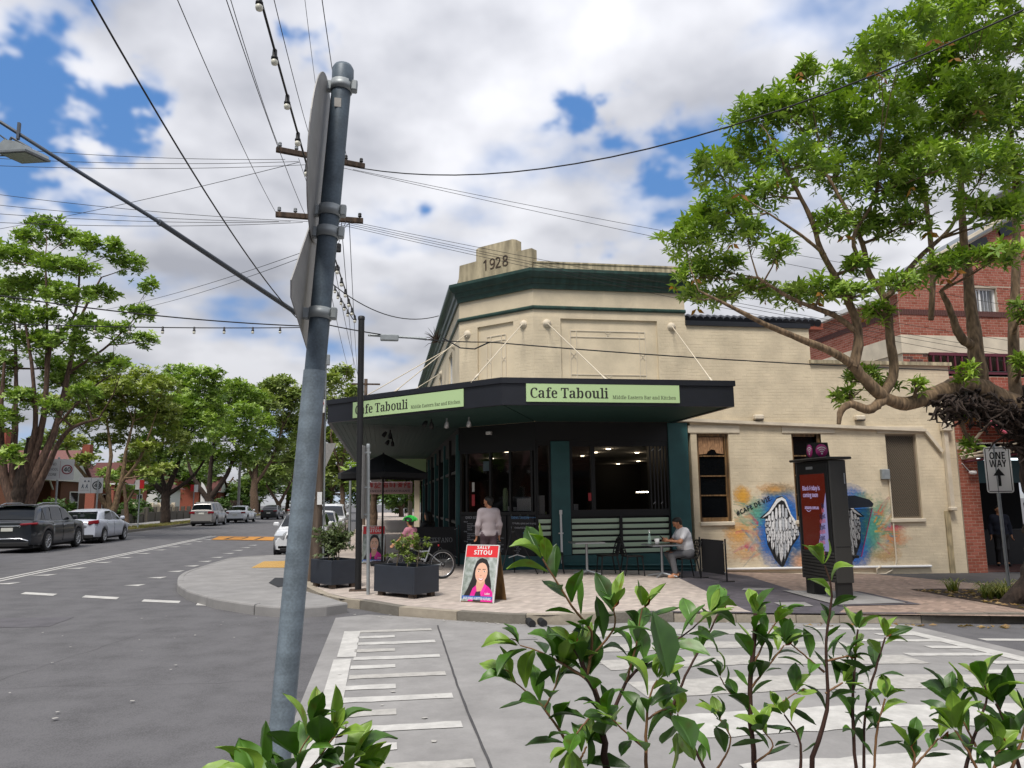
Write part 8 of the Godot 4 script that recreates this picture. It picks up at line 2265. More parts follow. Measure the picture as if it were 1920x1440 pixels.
func big_rosette(n: int, ln: float, wd: float, sd: int) -> ArrayMesh:
	var rng := RandomNumberGenerator.new(); rng.seed = sd
	var m := MB.new(); m.smooth()
	for k in n:
		var a := k * 2.4
		var e := lerpf(0.95, -0.35, float(k) / (n - 1)) + rng.randf_range(-0.15, 0.15)
		var d := V(cos(a) * cos(e), sin(e), sin(a) * cos(e))
		var s := d.cross(Vector3.UP).normalized()
		var nn := s.cross(d)
		var l := ln * rng.randf_range(0.7, 1.1)
		var o := Vector3.UP * (0.03 - 0.008 * k)
		var p0 := o; var p1 := o + d * l * 0.35 + nn * 0.012; var p2 := o + d * l * 0.7 + nn * 0.008; var p3 := o + d * l - nn * l * 0.12
		var w1 := wd; var w2 := wd * 0.8
		for q in [-1, 1]:
			var b1: Vector3 = p1 + s * q * w1 + nn * 0.012; var b2: Vector3 = p2 + s * q * w2 + nn * 0.01
			if q > 0:
				m.tri(p0, b1, p1); m.quad(p1, b1, b2, p2); m.tri(p2, b2, p3)
			else:
				m.tri(p0, p1, b1); m.quad(p1, p2, b2, b1); m.tri(p2, p3, b2)
	return m.done()
# ---------------------------------------------------------------- people: blended tapered capsules, meshed as surface nets
func net(m: MB, bones: Array, cell: float, k: float, cut := Plane(), cut2 := Plane()):
	var lo := Vector3.ONE * 1e9; var hi := -lo
	for b in bones:
		var r: float = maxf(b[2], b[3]) + cell * 2.5
		lo = lo.min(b[0] - Vector3.ONE * r).min(b[1] - Vector3.ONE * r); hi = hi.max(b[0] + Vector3.ONE * r).max(b[1] + Vector3.ONE * r)
	var nx := int((hi.x - lo.x) / cell) + 2; var ny := int((hi.y - lo.y) / cell) + 2; var nz := int((hi.z - lo.z) / cell) + 2
	var v := PackedFloat32Array(); v.resize(nx * ny * nz); v.fill(1.0)
	for b in bones:
		var r: float = maxf(b[2], b[3]) + cell * 2.0 + k
		var a: Vector3 = b[0]; var d: Vector3 = b[1] - b[0]
		var dd := maxf(d.length_squared(), 1e-9)
		var i0: Vector3 = (a.min(b[1]) - Vector3.ONE * r - lo) / cell; var i1: Vector3 = (a.max(b[1]) + Vector3.ONE * r - lo) / cell
		for z in range(maxi(0, int(i0.z)), mini(nz - 1, int(i1.z) + 1) + 1):
			for y in range(maxi(0, int(i0.y)), mini(ny - 1, int(i1.y) + 1) + 1):
				for x in range(maxi(0, int(i0.x)), mini(nx - 1, int(i1.x) + 1) + 1):
					var p := lo + V(x, y, z) * cell - a
					var t := clampf(p.dot(d) / dd, 0, 1)
					var q := (p - d * t).length() - lerpf(b[2], b[3], t)
					var at := (z * ny + y) * nx + x
					var o := v[at]
					var h := maxf(k - absf(o - q), 0.0) / k
					v[at] = minf(o, q) - h * h * k * 0.25
	for c in [cut, cut2]:
		if c.normal != Vector3.ZERO:
			for z in nz:
				for y in ny:
					for x in nx:
						var at := (z * ny + y) * nx + x
						v[at] = maxf(v[at], c.distance_to(lo + V(x, y, z) * cell))
	m.smooth()
	var id := {}
	var off := [0, 1, nx, nx + 1, nx * ny, nx * ny + 1, nx * ny + nx, nx * ny + nx + 1]
	var ed := [[0, 1], [2, 3], [4, 5], [6, 7], [0, 2], [1, 3], [4, 6], [5, 7], [0, 4], [1, 5], [2, 6], [3, 7]]
	for z in nz - 1:
		for y in ny - 1:
			for x in nx - 1:
				var at := (z * ny + y) * nx + x
				var n := 0
				for o in off: if v[at + o] < 0: n += 1
				if n == 0 or n == 8: continue
				var s := Vector3.ZERO; var c := 0
				for e in ed:
					var f0 := v[at + off[e[0]]]; var f1 := v[at + off[e[1]]]
					if (f0 < 0) != (f1 < 0):
						var t := f0 / (f0 - f1)
						s += V(e[0] & 1, e[0] >> 1 & 1, e[0] >> 2).lerp(V(e[1] & 1, e[1] >> 1 & 1, e[1] >> 2), t); c += 1
				id[at] = lo + (V(x, y, z) + s / c) * cell
	for at in id:
		for ax in 3:
			var st: int = [1, nx, nx * ny][ax]
			var u: int = [nx, nx * ny, 1][ax]; var w: int = [nx * ny, 1, nx][ax]
			if (v[at] < 0) == (v[at + st] < 0): continue
			if not (id.has(at - u) and id.has(at - w) and id.has(at - u - w)): continue
			if v[at] < 0: m.quad(id[at - u - w], id[at - w], id[at], id[at - u])
			else: m.quad(id[at - u - w], id[at - u], id[at], id[at - w])
func hand_bones(w: Vector3, d: Vector3, s: Vector3, g: float, c: float) -> Array:
	# wrist, direction, thumb side, scale, curl
	var n := d.cross(s).normalized()
	var o := [[w, w + d * 0.03 * g, 0.024 * g, 0.026 * g]]
	for k in 4:
		var l := (k - 1.5) * 0.02 * g
		var kn := w + d * 0.085 * g - s * l
		o.append([w + d * 0.02 * g - s * l * 0.6, kn, 0.016 * g, 0.0125 * g])
		var fl: float = [0.068, 0.077, 0.072, 0.055][k] * g
		var p1 := kn + (d * cos(c) + n * sin(c)) * fl * 0.5
		o.append([kn, p1, 0.0105 * g, 0.0095 * g]); o.append([p1, p1 + (d * cos(c * 2.2) + n * sin(c * 2.2)) * fl * 0.5, 0.0095 * g, 0.008 * g])
	var tb := w + d * 0.025 * g + s * 0.025 * g
	var t1 := tb + (d * 0.6 + s * 0.7 + n * 0.2).normalized() * 0.04 * g
	o.append([tb, t1, 0.014 * g, 0.011 * g]); o.append([t1, t1 + (d + n * 0.5).normalized() * 0.03 * g, 0.011 * g, 0.009 * g])
	return o
# J: joints; opt: materials and clothing lengths
func person(label: String, at: Vector3, turn: float, J: Dictionary, o: Dictionary) -> Node3D:
	var p := thing("person", label, "person", at, turn)
	var g: float = o.get("g", 1.0); var fat: float = o.get("fat", 1.0)
	var hb: Basis = J.head_turn; var H: Vector3 = J.head
	var torso := func(e: float) -> Array:
		return [[J.hipl, J.hipr, (0.115 + e) * g, (0.115 + e) * g], [J.pelvis, J.chest, (0.125 * fat + e) * g, (0.13 * fat + e) * g], [J.belly - V(0.05, 0, 0) * g, J.belly + V(0.05, 0, 0) * g, (0.12 * fat + e) * g, (0.12 * fat + e) * g], [J.shl.lerp(J.shr, 0.12), J.shr.lerp(J.shl, 0.12), (0.082 + e) * g, (0.082 + e) * g], [J.chest + (J.shl - J.shr) * 0.22, J.chest + (J.shr - J.shl) * 0.22, (0.11 * fat + e) * g, (0.11 * fat + e) * g]]
	var limb := func(a: Vector3, b: Vector3, r0: float, r1: float, t := 1.0) -> Array: return [a, a.lerp(b, t), r0 * g, lerpf(r0, r1, t) * g]
	var m := MB.new()
	var bo: Array = torso.call(-0.012) + [[J.neck - (J.neck - J.chest).normalized() * 0.08 * g, H + hb * V(0, -0.05, 0.015) * g, 0.06 * g, 0.054 * g]]
	for q in [["shl", "ell", "wrl"], ["shr", "elr", "wrr"]]:
		bo.append(limb.call(J[q[0]], J[q[1]], 0.05, 0.04)); bo.append(limb.call(J[q[1]], J[q[2]], 0.042, 0.028))
	for q in [["hipl", "knl", "anl", "tol"], ["hipr", "knr", "anr", "tor"]]:
		bo.append(limb.call(J[q[0]], J[q[1]], 0.085, 0.058)); bo.append(limb.call(J[q[1]], J[q[2]], 0.056, 0.038)); bo.append(limb.call(J[q[2]], J[q[3]], 0.042, 0.032))
	net(m, bo, 0.02, 0.05 * g)
	# head with jaw, nose and ears
	var hd := func(v: Vector3) -> Vector3: return H + hb * v * g
	var hbones := [[hd.call(V(0, 0.035, -0.012)), hd.call(V(0, 0.03, 0.025)), 0.086 * g, 0.088 * g], [hd.call(V(0, -0.03, -0.035)), hd.call(V(0, -0.075, -0.058)), 0.064 * g, 0.036 * g], [hd.call(V(0, 0.012, -0.092)), hd.call(V(0, -0.022, -0.112)), 0.008 * g, 0.014 * g], [hd.call(V(0, -0.05, 0.02)), hd.call(V(0, -0.11, 0.025)), 0.055 * g, 0.052 * g]]
	for s in [-1, 1]:
		hbones.append([hd.call(V(s * 0.03, 0.022, -0.084)), hd.call(V(s * 0.05, 0.02, -0.074)), 0.013 * g, 0.012 * g])
	net(m, hbones, 0.009, 0.02 * g)
	for s in [-1, 1]: net(m, [[hd.call(V(s * 0.083, 0.018, 0.0)), hd.call(V(s * 0.088, -0.025, -0.006)), 0.017 * g, 0.012 * g]], 0.008, 0.01)
	for q in [["ell", "wrl", -1, "hdl"], ["elr", "wrr", 1, "hdr"]]:
		var d: Vector3 = J.get(q[3], (J[q[1]] - J[q[0]]).normalized())
		var side: Vector3 = J.get("thumb", V(0, 0, -1))
		side = (side - d * side.dot(d)).normalized()
		net(m, hand_bones(J[q[1]], d, side, g, o.get("curl", 0.35) * (q[2] if absf(side.z) > 0.5 else -1.0)), 0.006, 0.012)
	obj("body", m, o.skin, p)
	m = MB.new()
	for s in [-1, 1]: m.lathe([W(0, -0.009), W(0.008, -0.004), W(0.009, 0.0), W(0.008, 0.004), W(0, 0.009)], hd.call(V(s * 0.034, 0.008, -0.083)), 8)
	obj("eyes", m, M.hair, p)
	m = MB.new(); m.box(hd.call(V(0, -0.055, -0.096)), V(0.045, 0.008, 0.01) * g, hb)
	for s in [-1, 1]: m.box(hd.call(V(s * 0.035, 0.03, -0.093)), V(0.035, 0.008, 0.01) * g, hb)
	obj("brows_and_mouth", m, M.lip, p)
	if o.has("hair"):
		m = MB.new()
		var hbs := [[hd.call(V(0, 0.048, 0.0)), hd.call(V(0, 0.03, 0.038)), 0.09 * g, 0.091 * g], [hd.call(V(0, 0.03, 0.04)), hd.call(V(0, -0.04, 0.045)), 0.086 * g, 0.06 * g]]
		if o.hair > 0.0: hbs += [[hd.call(V(-0.06, 0.0, 0.045)), hd.call(V(-0.07, -o.hair, 0.06)), 0.06 * g, 0.04 * g], [hd.call(V(0.06, 0.0, 0.045)), hd.call(V(0.07, -o.hair, 0.06)), 0.06 * g, 0.04 * g], [hd.call(V(0, 0.0, 0.06)), hd.call(V(0, -o.hair, 0.08)), 0.07 * g, 0.05 * g]]
		net(m, hbs, 0.01, 0.02, Plane(hb * V(0, -0.72, -0.69), (hb * V(0, -0.72, -0.69)).dot(hd.call(V(0, 0.0, -0.045)))) if o.hair == 0.0 else Plane(hb * V(0, 0, -1), (hb * V(0, 0, -1)).dot(hd.call(V(0, 0, -0.055)))))
		obj("hair", m, M.hair, p)
	# shirt
	m = MB.new()
	var sb: Array = torso.call(0.014)
	for q in [["shl", "ell", "wrl"], ["shr", "elr", "wrr"]]:
		var t: float = o.sleeve
		sb.append(limb.call(J[q[0]], J[q[1]], 0.068, 0.06, minf(t, 1.0)))
		if t > 1.0: sb.append(limb.call(J[q[1]], J[q[2]], 0.06, 0.045, t - 1.0))
	var down: Vector3 = (J.pelvis - J.chest).normalized()
	net(m, sb, 0.018, 0.05 * g, Plane(down, down.dot(J.pelvis + down * o.get("hem", 0.04) * g)), Plane(-down, (-down).dot(J.neck - down * 0.03 * g)))
	obj("shirt", m, o.shirt, p)
	m = MB.new()
	var tb := [[J.hipl, J.hipr, 0.128 * g * sqrt(fat), 0.128 * g * sqrt(fat)], [J.pelvis, J.belly, 0.12 * g * fat, 0.11 * g * fat]]
	for q in [["hipl", "knl", "anl"], ["hipr", "knr", "anr"]]:
		tb.append(limb.call(J[q[0]], J[q[1]], 0.103, 0.08))
		if o.leg > 0.0: tb.append(limb.call(J[q[1]], J[q[2]], 0.078, 0.06, o.leg))
	net(m, tb, 0.018, 0.04 * g, Plane(-down, (-down).dot(J.pelvis - down * 0.09 * g)))
	obj("trousers", m, o.trousers, p)
	for q in [["anl", "tol"], ["anr", "tor"]]:
		m = MB.new(); net(m, [[J[q[0]] - V(0, 0.035, 0) * g, J[q[1]], 0.046 * g, 0.04 * g], [J[q[0]] - V(0, 0.035, 0) * g, J[q[0]] - V(0, 0.035, 0) * g + (J[q[0]] - J[q[1]]).normalized() * 0.05 * g, 0.042 * g, 0.038 * g]], 0.014, 0.02, Plane(Vector3.DOWN, -0.002)); obj("shoe", m, o.shoe, p)
	return p
func stand(g := 1.0, sp := 0.0) -> Dictionary:
	var J := {"hipl": V(-0.09, 0.92, 0), "hipr": V(0.09, 0.92, 0), "knl": V(-0.11, 0.5, -0.03 - sp), "knr": V(0.11, 0.5, -0.02 + sp), "anl": V(-0.115, 0.085, 0.03 - sp * 1.4), "anr": V(0.12, 0.085, 0.03 + sp * 1.6), "tol": V(-0.14, 0.04, -0.13 - sp * 1.4), "tor": V(0.15, 0.04, -0.13 + sp * 1.6),
		"pelvis": V(0, 0.96, 0), "belly": V(0, 1.1, -0.02), "chest": V(0, 1.3, 0.0), "neck": V(0, 1.5, 0.01), "head": V(0, 1.655, -0.02), "shl": V(-0.195, 1.43, 0.01), "shr": V(0.195, 1.43, 0.01), "ell": V(-0.26, 1.14, 0.05), "elr": V(0.25, 1.14, 0.04), "wrl": V(-0.27, 0.9, -0.05), "wrr": V(0.26, 0.9, -0.06), "head_turn": Basis()}
	for k in J: if J[k] is Vector3: J[k] *= g
	return J
func sit() -> Dictionary:
	return {"hipl": V(-0.1, 0.56, 0.05), "hipr": V(0.1, 0.56, 0.05), "knl": V(-0.15, 0.54, -0.38), "knr": V(0.14, 0.55, -0.36), "anl": V(-0.15, 0.1, -0.3), "anr": V(0.13, 0.1, -0.16), "tol": V(-0.17, 0.045, -0.46), "tor": V(0.15, 0.045, -0.32),
		"pelvis": V(0, 0.6, 0.06), "belly": V(0, 0.75, -0.0), "chest": V(0, 0.95, -0.02), "neck": V(0, 1.13, -0.06), "head": V(0, 1.25, -0.15), "shl": V(-0.2, 1.06, -0.03), "shr": V(0.2, 1.06, -0.03), "ell": V(-0.27, 0.83, -0.2), "elr": V(0.27, 0.83, -0.2), "wrl": V(-0.1, 0.85, -0.42), "wrr": V(0.1, 0.85, -0.42), "head_turn": Basis(Vector3.RIGHT, -0.5), "hdl": V(0.35, 0.2, -1).normalized(), "hdr": V(-0.35, 0.2, -1).normalized(), "thumb": Vector3.UP}
func people():
	# the man in front of the menus
	var J := stand(1.0, 0.05)
	J.head_turn = Basis(Vector3.UP, 0.85)
	person("man in pale grey sweater and dark trousers standing before the menu boards", on(2.42, -17.75, 0.14), 0.1, J, {"skin": M.skin, "shirt": M.cloth_grey, "trousers": M.cloth_maroon, "shoe": M.black, "sleeve": 1.85, "leg": 0.93, "hair": 0.0, "hem": 0.07})
	# the seated man with his phone
	var s := sit()
	var at := on(6.98, -17.4, 0.14)
	var man := person("man in white polo shirt seated at the table looking at a phone", at, PI / 2, s, {"skin": M.skin, "shirt": M.cloth_white, "trousers": M.cloth_jean, "shoe": M.skin_light, "sleeve": 0.62, "leg": 0.9, "hair": 0.0, "fat": 1.3, "curl": 0.75, "hem": 0.06})
	var m := MB.new(); m.cbox(Vector3.ZERO, V(0.075, 0.15, 0.01), 0.004)
	var ph := obj("phone", m, M.black); tag(ph, "slim dark phone in the hands of the seated man", "phone")
	ph.transform = Transform3D(Basis(Vector3.UP, PI / 2) * Basis(Vector3.RIGHT, -0.8), at + V(-0.53, 0.91, 0.0))
	# the child on the bicycle
	var c := stand(0.74, 0.06)
	c.elr += V(0.02, 0.05, -0.12); c.wrr = V(0.2, 0.76, -0.28); c.ell += V(-0.02, 0.05, -0.12); c.wrl = V(-0.2, 0.76, -0.28)
	var kid := person("child in a pink patterned shirt and bright green helmet straddling the bicycle", on(0.62, -17.28, 0.14), 0.9, c, {"skin": M.skin_light, "shirt": M.cloth_pink, "trousers": M.cloth_navy, "shoe": M.orange, "sleeve": 0.7, "leg": 0.95, "hair": 0.0, "g": 0.74, "hem": 0.1})
	m = MB.new()
	net(m, [[c.head + V(0, 0.045, -0.02), c.head + V(0, 0.045, 0.04), 0.1, 0.1]], 0.011, 0.02, Plane(V(0, -1, 0), -(c.head.y + 0.03)))
	var hl := obj("helmet", m, M.black, kid)
	m = MB.new()
	for k in 5:
		var pts := []
		for i in 9:
			var a := PI * (i / 8.0)
			pts.append(c.head + V(0, 0.045, 0.01) + Basis(Vector3.UP, 0.0) * V((k - 2) * 0.042, sin(a) * 0.105 * cos((k - 2) * 0.35), -cos(a) * 0.135))
		m.tube(pts, 0.011, 6)
	m.tube([c.head + V(-0.1, 0.045, 0.0), c.head + V(-0.06, 0.04, 0.11), c.head + V(0.06, 0.04, 0.11), c.head + V(0.1, 0.045, 0.0)], 0.016, 6)
	obj("helmet_shell", m, M.helmet, hl)
	# guests farther back
	var w := sit()
	w.head_turn = Basis(); w.head = V(0, 1.27, -0.05); w.neck = V(0, 1.13, 0.0)
	person("woman with long dark hair in black seated behind the cafe barrier", on(1.3, -21.7, 0.14), 0.9, w, {"skin": M.skin_light, "shirt": M.black_m, "trousers": M.black_m, "shoe": M.black, "sleeve": 0.6, "leg": 0.9, "hair": 0.22})
	var g := stand(); g.head_turn = Basis(Vector3.UP, 0.4)
	person("customer in dark clothes inside the takeaway shop at the counter", V(18.3, -0.28, -20.7), 2.6, g, {"skin": M.skin_light, "shirt": M.cloth_navy, "trousers": M.black_m, "shoe": M.black, "sleeve": 1.8, "leg": 0.95, "hair": 0.0})
# ---------------------------------------------------------------- overhead wires and festoon lights
func wire(label: String, a: Vector3, b: Vector3, sag: float, r := 0.008, group := "", nm := "overhead_wire") -> Node3D:
	var m := MB.new()
	var pts := []
	for i in 19:
		var t := i / 18.0
		pts.append((b - a) * t - Vector3.UP * sag * 4 * t * (1 - t))
	m.tube(pts, r, 6)
	var t := thing(nm, label, "wire", a, 0, group)
	obj("cable", m, M.black, t)
	return t
func festoon(label: String, a: Vector3, b: Vector3, sag: float, n: int, from := 0):
	var t := wire(label, a, b, sag, 0.011, "", "festoon_string")
	for i in range(from, n):
		var f := (i + 0.5) / n
		var p := (b - a) * f - Vector3.UP * sag * 4 * f * (1 - f)
		var m := MB.new(); m.lathe([W(0.014, 0.02), W(0.02, 0.01), W(0.022, -0.05), W(0.03, -0.055), W(0.03, -0.075), W(0.0, -0.076)], p, 10)
		var h := obj("lamp_holder", m, M.black, t)
		m = MB.new(); m.lathe([W(0.016, -0.073), W(0.028, -0.088), W(0.031, -0.102), W(0.024, -0.124), W(0.0, -0.132)], p, 12); obj("bulb", m, M.bulb, h)
func wires():
	var c1 := V(-1.5, 9.72, -17.4); var c2 := V(-1.5, 8.28, -17.4)
	wire("thick black cable slanting from the upper left of the sky to the light arm", V(-2.64, 6.36, -6.13), V(-1.83, 5.7, -16.33), 0.25, 0.011)
	var tw := "thin wires running overhead from the power pole"
	var k := 0
	for q in [[V(-2.28, 7.29, -7.48), V(-2.5, 8.46, -17.56)], [V(-1.76, 7.29, -7.4), V(-1.83, 8.4, -17.55)], [V(-1.94, 8.06, -8.44), V(-2.42, 9.91, -17.55)], [V(-1.42, 8.05, -8.35), V(-1.64, 9.88, -17.52)], [V(-1.14, 8.82, -9.32), V(-1.39, 9.77, -17.48)], [V(-0.83, 8.05, -8.25), V(-0.9, 9.75, -17.6)]]:
		wire(["leftmost thin wire from the lower crossarm up over the street", "second thin wire from the lower crossarm up over the street", "thin wire from the left end of the upper crossarm overhead", "thin wire close to the festoon string from the upper crossarm", "thin faint wire vanishing behind the round sign plate", "dark wire just left of the top of the leaning pole"][k], q[0], q[1], 0.12, 0.006 if k != 4 else 0.004, tw); k += 1
	k = 0
	for q in [[V(-9.0, 9.63, -17.5), V(-2.34, 9.8, -17.64)], [V(-8.82, 9.24, -17.2), V(-2.03, 9.74, -17.58)], [V(-8.71, 8.98, -17.0), V(-1.63, 9.67, -17.52)], [V(-8.91, 8.6, -17.5), V(-1.6, 8.26, -17.51)], [V(-8.84, 8.31, -17.4), V(-2.44, 8.28, -17.65)], [V(-8.72, 8.02, -17.2), V(-2.17, 8.27, -17.61)], [V(-8.6, 7.74, -17.0), V(-1.89, 8.25, -17.56)]]:
		var nm: String = ["topmost", "second", "third", "fourth", "fifth", "sixth", "lowest"][k]
		wire(nm + " of the seven level wires running left from the power pole", q[0], q[1], 0.1, 0.006, "level wires left of the power pole"); k += 1
	wire("thin wire crossing the level wires down to the left treetop", V(-13.09, 10.67, -26.55), V(-2.0, 9.73, -17.58), 0.1, 0.007)
	wire("upper of two thin wires sloping down left behind the leaning pole", V(-11.0, 9.6, -32.29), V(-1.54, 7.81, -17.91), 0.15, 0.007)
	wire("lower of two thin wires sloping down left behind the leaning pole", V(-10.15, 9.52, -32.14), V(-1.54, 7.7, -17.91), 0.15, 0.007)
	wire("black cable sagging across the left sky above the trees", V(-7.73, 5.86, -15.51), V(-1.49, 5.85, -17.8), 0.12, 0.014)
	wire("twisted black cable sagging right from the upper crossarm into the street tree", V(-0.6, 9.65, -17.55), V(8.58, 8.24, -7.68), 1.0, 0.013)
	k = 0
	for q in [[V(-0.78, 9.62, -17.58), V(16.63, 7.24, -17.5)], [V(-1.05, 9.67, -17.62), V(16.58, 6.8, -17.5)], [V(-0.65, 8.3, -17.56), V(16.46, 5.85, -17.5)], [V(-0.84, 8.3, -17.59), V(16.33, 5.54, -17.4)], [V(-1.02, 8.3, -17.62), V(16.13, 5.38, -17.2)], [V(-1.21, 8.3, -17.65), V(15.92, 5.17, -17.0)]]:
		var nm: String = ["topmost", "second", "third", "fourth", "fifth", "lowest"][k]
		wire(nm + " of the six wires running right from the power pole past the parapet", q[0], q[1], 0.12, 0.0055, "wires right of the power pole"); k += 1
	wire("black cable dipping from the power pole to the cafe cornice", V(-1.47, 7.12, -17.89), V(1.46, 6.85, -20.55), 0.45, 0.012)
	# service line with its splice box
	var sv := wire("black service cable along the cafe front with a grey splice box", V(-1.44, 5.86, -17.48), V(2.55, 5.68, -18.3), 0.12, 0.014)
	var m := MB.new(); m.cbox(V(0.12, 5.61, -17.73) - sv.position, V(0.42, 0.15, 0.12), 0.02); m.rod(V(-0.37, 5.68, -17.81) - sv.position, V(0.98, 5.6, -17.68) - sv.position, 0.03); obj("splice_box", m, M.galv, sv)
	m = MB.new(); m.tube([V(1.49, 6.02, -19.5) - sv.position, V(1.9, 5.66, -19.0) - sv.position, V(2.22, 5.56, -18.6) - sv.position, V(2.55, 5.68, -18.3) - sv.position], 0.018, 6); obj("cable", m, M.black, sv)
	wire("black cable running level across the cream upper wall into the tree", V(2.55, 5.68, -18.3), V(16.45, 5.03, -17.6), 0.1, 0.016)
	for q in [[595, 418, 662, "left"], [640, 418, 668, "middle"], [655, 418, 672, "right"], [612, 418, 676, "lowest"]]:
		wire(q[3] + " of the faint wires from the power pole to the far pole", D2(q[0], q[1], 17.0), D2(q[2], 716, 56.0), 0.5, 0.009, "faint wires to the far pole")
	var fp := thing("power_pole", "far timber power pole with one crossarm above the awning edge", "power pole", on(-1.3, -57.5, 0.14))
	m = MB.new(); m.rod(Vector3.ZERO, V(0, 10.7, 0), 0.13, 10); obj("pole", m, M.timber, fp)
	m = MB.new(); m.cbox(V(0, 10.3, 0.1), V(2.1, 0.12, 0.1), 0.01); obj("crossarm", m, M.timber_dark, fp)
	festoon("festoon string of white globe bulbs running overhead from the black pole", V(-0.56, 5.47, -15.41), V(-1.02, 5.84, -5.45), 0.16, 15)
	festoon("second festoon string of small bulbs running left across the street", V(-1.48, 5.81, -17.69), V(-7.31, 5.01, -14.42), 0.05, 11)
	festoon("short festoon string from the black pole up to the power pole", V(-0.63, 5.51, -15.52), V(-1.45, 7.41, -17.79), 0.05, 10, 1)
func D2(px: float, py: float, dep: float) -> Vector3:
	# a bearing from the viewpoint, at a distance
	var b := Basis(Vector3.UP, deg_to_rad(-9.6)) * Basis(Vector3.RIGHT, deg_to_rad(8.57)) * Basis(Vector3.BACK, -0.012)
	var d := b * V(px - 960, 720 - py, -1440)
	return V(0, 1.85, 0) + d * (dep / W(d.x, d.z).dot(W(0.1668, -0.986)))
# ---------------------------------------------------------------- shrubs in the near garden bed
func leaf_mesh(l: float, w: float, curl: float, fold: float, sd := 1) -> ArrayMesh:
	var rng := RandomNumberGenerator.new(); rng.seed = sd * 31 + 5
	var m := MB.new(); m.smooth()
	var rows := []; var cols := []
	var prof := [0.1, 0.4, 0.73, 0.95, 1.04, 0.94, 0.6, 0.03]
	var bend := rng.randf_range(-0.12, 0.12)
	for i in 8:
		var t := i / 7.0
		var c := V(bend * t * t * l, sin(t * 1.6) * l * curl * 0.5 - t * t * l * curl * 0.55, -t * l)
		var row := []; var cr := []
		for k in 7:
			var u := [-1.0, -0.55, -0.1, 0.0, 0.1, 0.55, 1.0][k] as float
			var ww: float = prof[i] * w * (1.0 + rng.randf_range(-0.09, 0.09) * absf(u))
			row.append(c + V(u * ww, absf(u) * ww * fold + (rng.randf_range(-0.012, 0.012) * l if absf(u) > 0.3 else 0.0) - (0.01 * l if k == 3 else 0.0), -0.06 * l * absf(u) if k % 2 == 1 else 0.0))
			var v := 1.0 if k == 3 else rng.randf_range(0.62, 0.86)
			if absf(u) == 1.0: v = rng.randf_range(0.75, 1.0)
			var cc := Color(v, v, v * (0.95 if k == 3 else 1.0))
			if rng.randf() < 0.025 * sd * 0.4: cc = Color(v, v * 0.62, v * 0.5)
			cr.append(cc)
		rows.append(row); cols.append(cr)
	for i in 7:
		for k in 6:
			for q in [[0, 0], [1, 1], [0, 1], [0, 0], [1, 0], [1, 1]]:
				m.st.set_color(cols[i + q[0]][k + q[1]]); m.st.add_vertex(rows[i + q[0]][k + q[1]])
	return m.done()
func shrub(label: String, stems: Array, ll: float, sd: int, gap: float):
	var rng := RandomNumberGenerator.new(); rng.seed = sd
	var f: Vector3 = stems[0][0][0]
	var base := V(f.x, 0.1, f.z)
	var t := thing("garden_shrub", label, "shrub", base)
	var lm := []
	for k in 9: lm.append(leaf_mesh(1, [0.23, 0.26, 0.2][k % 3], [0.45, 0.2, 0.85, -0.15][k % 4], [0.35, 0.5, 0.28, 0.6, 0.15][k % 5], k + 1))
	for s in stems:
		var P: Array = s[0]; var R: Array = s[1]
		var c := Curve3D.new(); c.bake_interval = 0.01
		for k in P.size():
			var d: Vector3 = (P[mini(k + 1, P.size() - 1)] - P[maxi(k - 1, 0)]) * 0.18
			c.add_point(P[k] - base, -d, d)
		var l := c.get_baked_length()
		var pts := []; var rr := []
		if R[0] > 0.0034 and P[0].y < 1.5:
			pts.append(V(rng.randf_range(-0.08, 0.08), 0, rng.randf_range(-0.08, 0.08))); rr.append(R[0] * 1.5)
		for k in 13:
			pts.append(c.sample_baked(l * k / 12.0) + V(rng.randf_range(-1, 1), 0, rng.randf_range(-1, 1)) * R[0] * 0.3)
			var q := k / 12.0 * (R.size() - 1)
			rr.append(lerpf(R[int(q)], R[mini(int(q) + 1, R.size() - 1)], q - int(q)))
		var m := MB.new(); m.tube(pts, rr, 8)
		obj("stem", m, M.stem if R[0] > 0.0028 else M.stem_young, t)
		var bare: float = s[2] if s.size() > 2 else 0.25
		var n := int(l * (1 - bare) / gap) + 1
		var ph := rng.randf() * TAU
		for i in n + 5:
			var tip := i >= n
			var f2 := lerpf(bare, 1.0, (i + rng.randf_range(-0.3, 0.3)) / n) if not tip else 1.0
			f2 = clampf(f2, 0, 1)
			if not tip and rng.randf() < 0.08: continue
			var p := c.sample_baked(l * f2)
			var dr := (c.sample_baked(minf(l, l * f2 + 0.02)) - c.sample_baked(maxf(0, minf(l, l * f2 + 0.02) - 0.03))).normalized()
			ph += 2.4 + rng.randf_range(-0.4, 0.4)
			var x := dr.cross(V(0.3, 0.1, 1)).normalized(); var y := dr.cross(x)
			var out := (x * cos(ph) + y * sin(ph)) * rng.randf_range(0.75, 1.0) + dr * (rng.randf_range(0.35, 0.9) if not tip else rng.randf_range(0.7, 1.8))
			out = out.normalized()
			var ln := ll * rng.randf_range(0.6, 1.25) * (0.85 if tip else 1.0)
			var o := obj("leaf", lm[rng.randi() % 9], M["shrub%d" % (rng.randi() % 3 if not (f2 > 0.8 and rng.randf() < 0.55) else 3)], t)
			var b := Basis.looking_at(out, Vector3.UP if absf(out.y) < 0.95 else Vector3.RIGHT) * Basis(Vector3.BACK, rng.randf_range(-0.6, 0.6))
			o.transform = Transform3D(b.scaled(Vector3.ONE * ln), p + out * 0.004)
		if rng.randf() < 0.5:
			var o := obj("young_leaf", lm[2], M.shrub_red, t)
			var dr := (c.sample_baked(l) - c.sample_baked(l - 0.03)).normalized()
			o.transform = Transform3D(Basis.looking_at((dr + V(0.2, 0, 0.1)).normalized(), Vector3.RIGHT).scaled(Vector3.ONE * ll * 0.4), c.sample_baked(l))
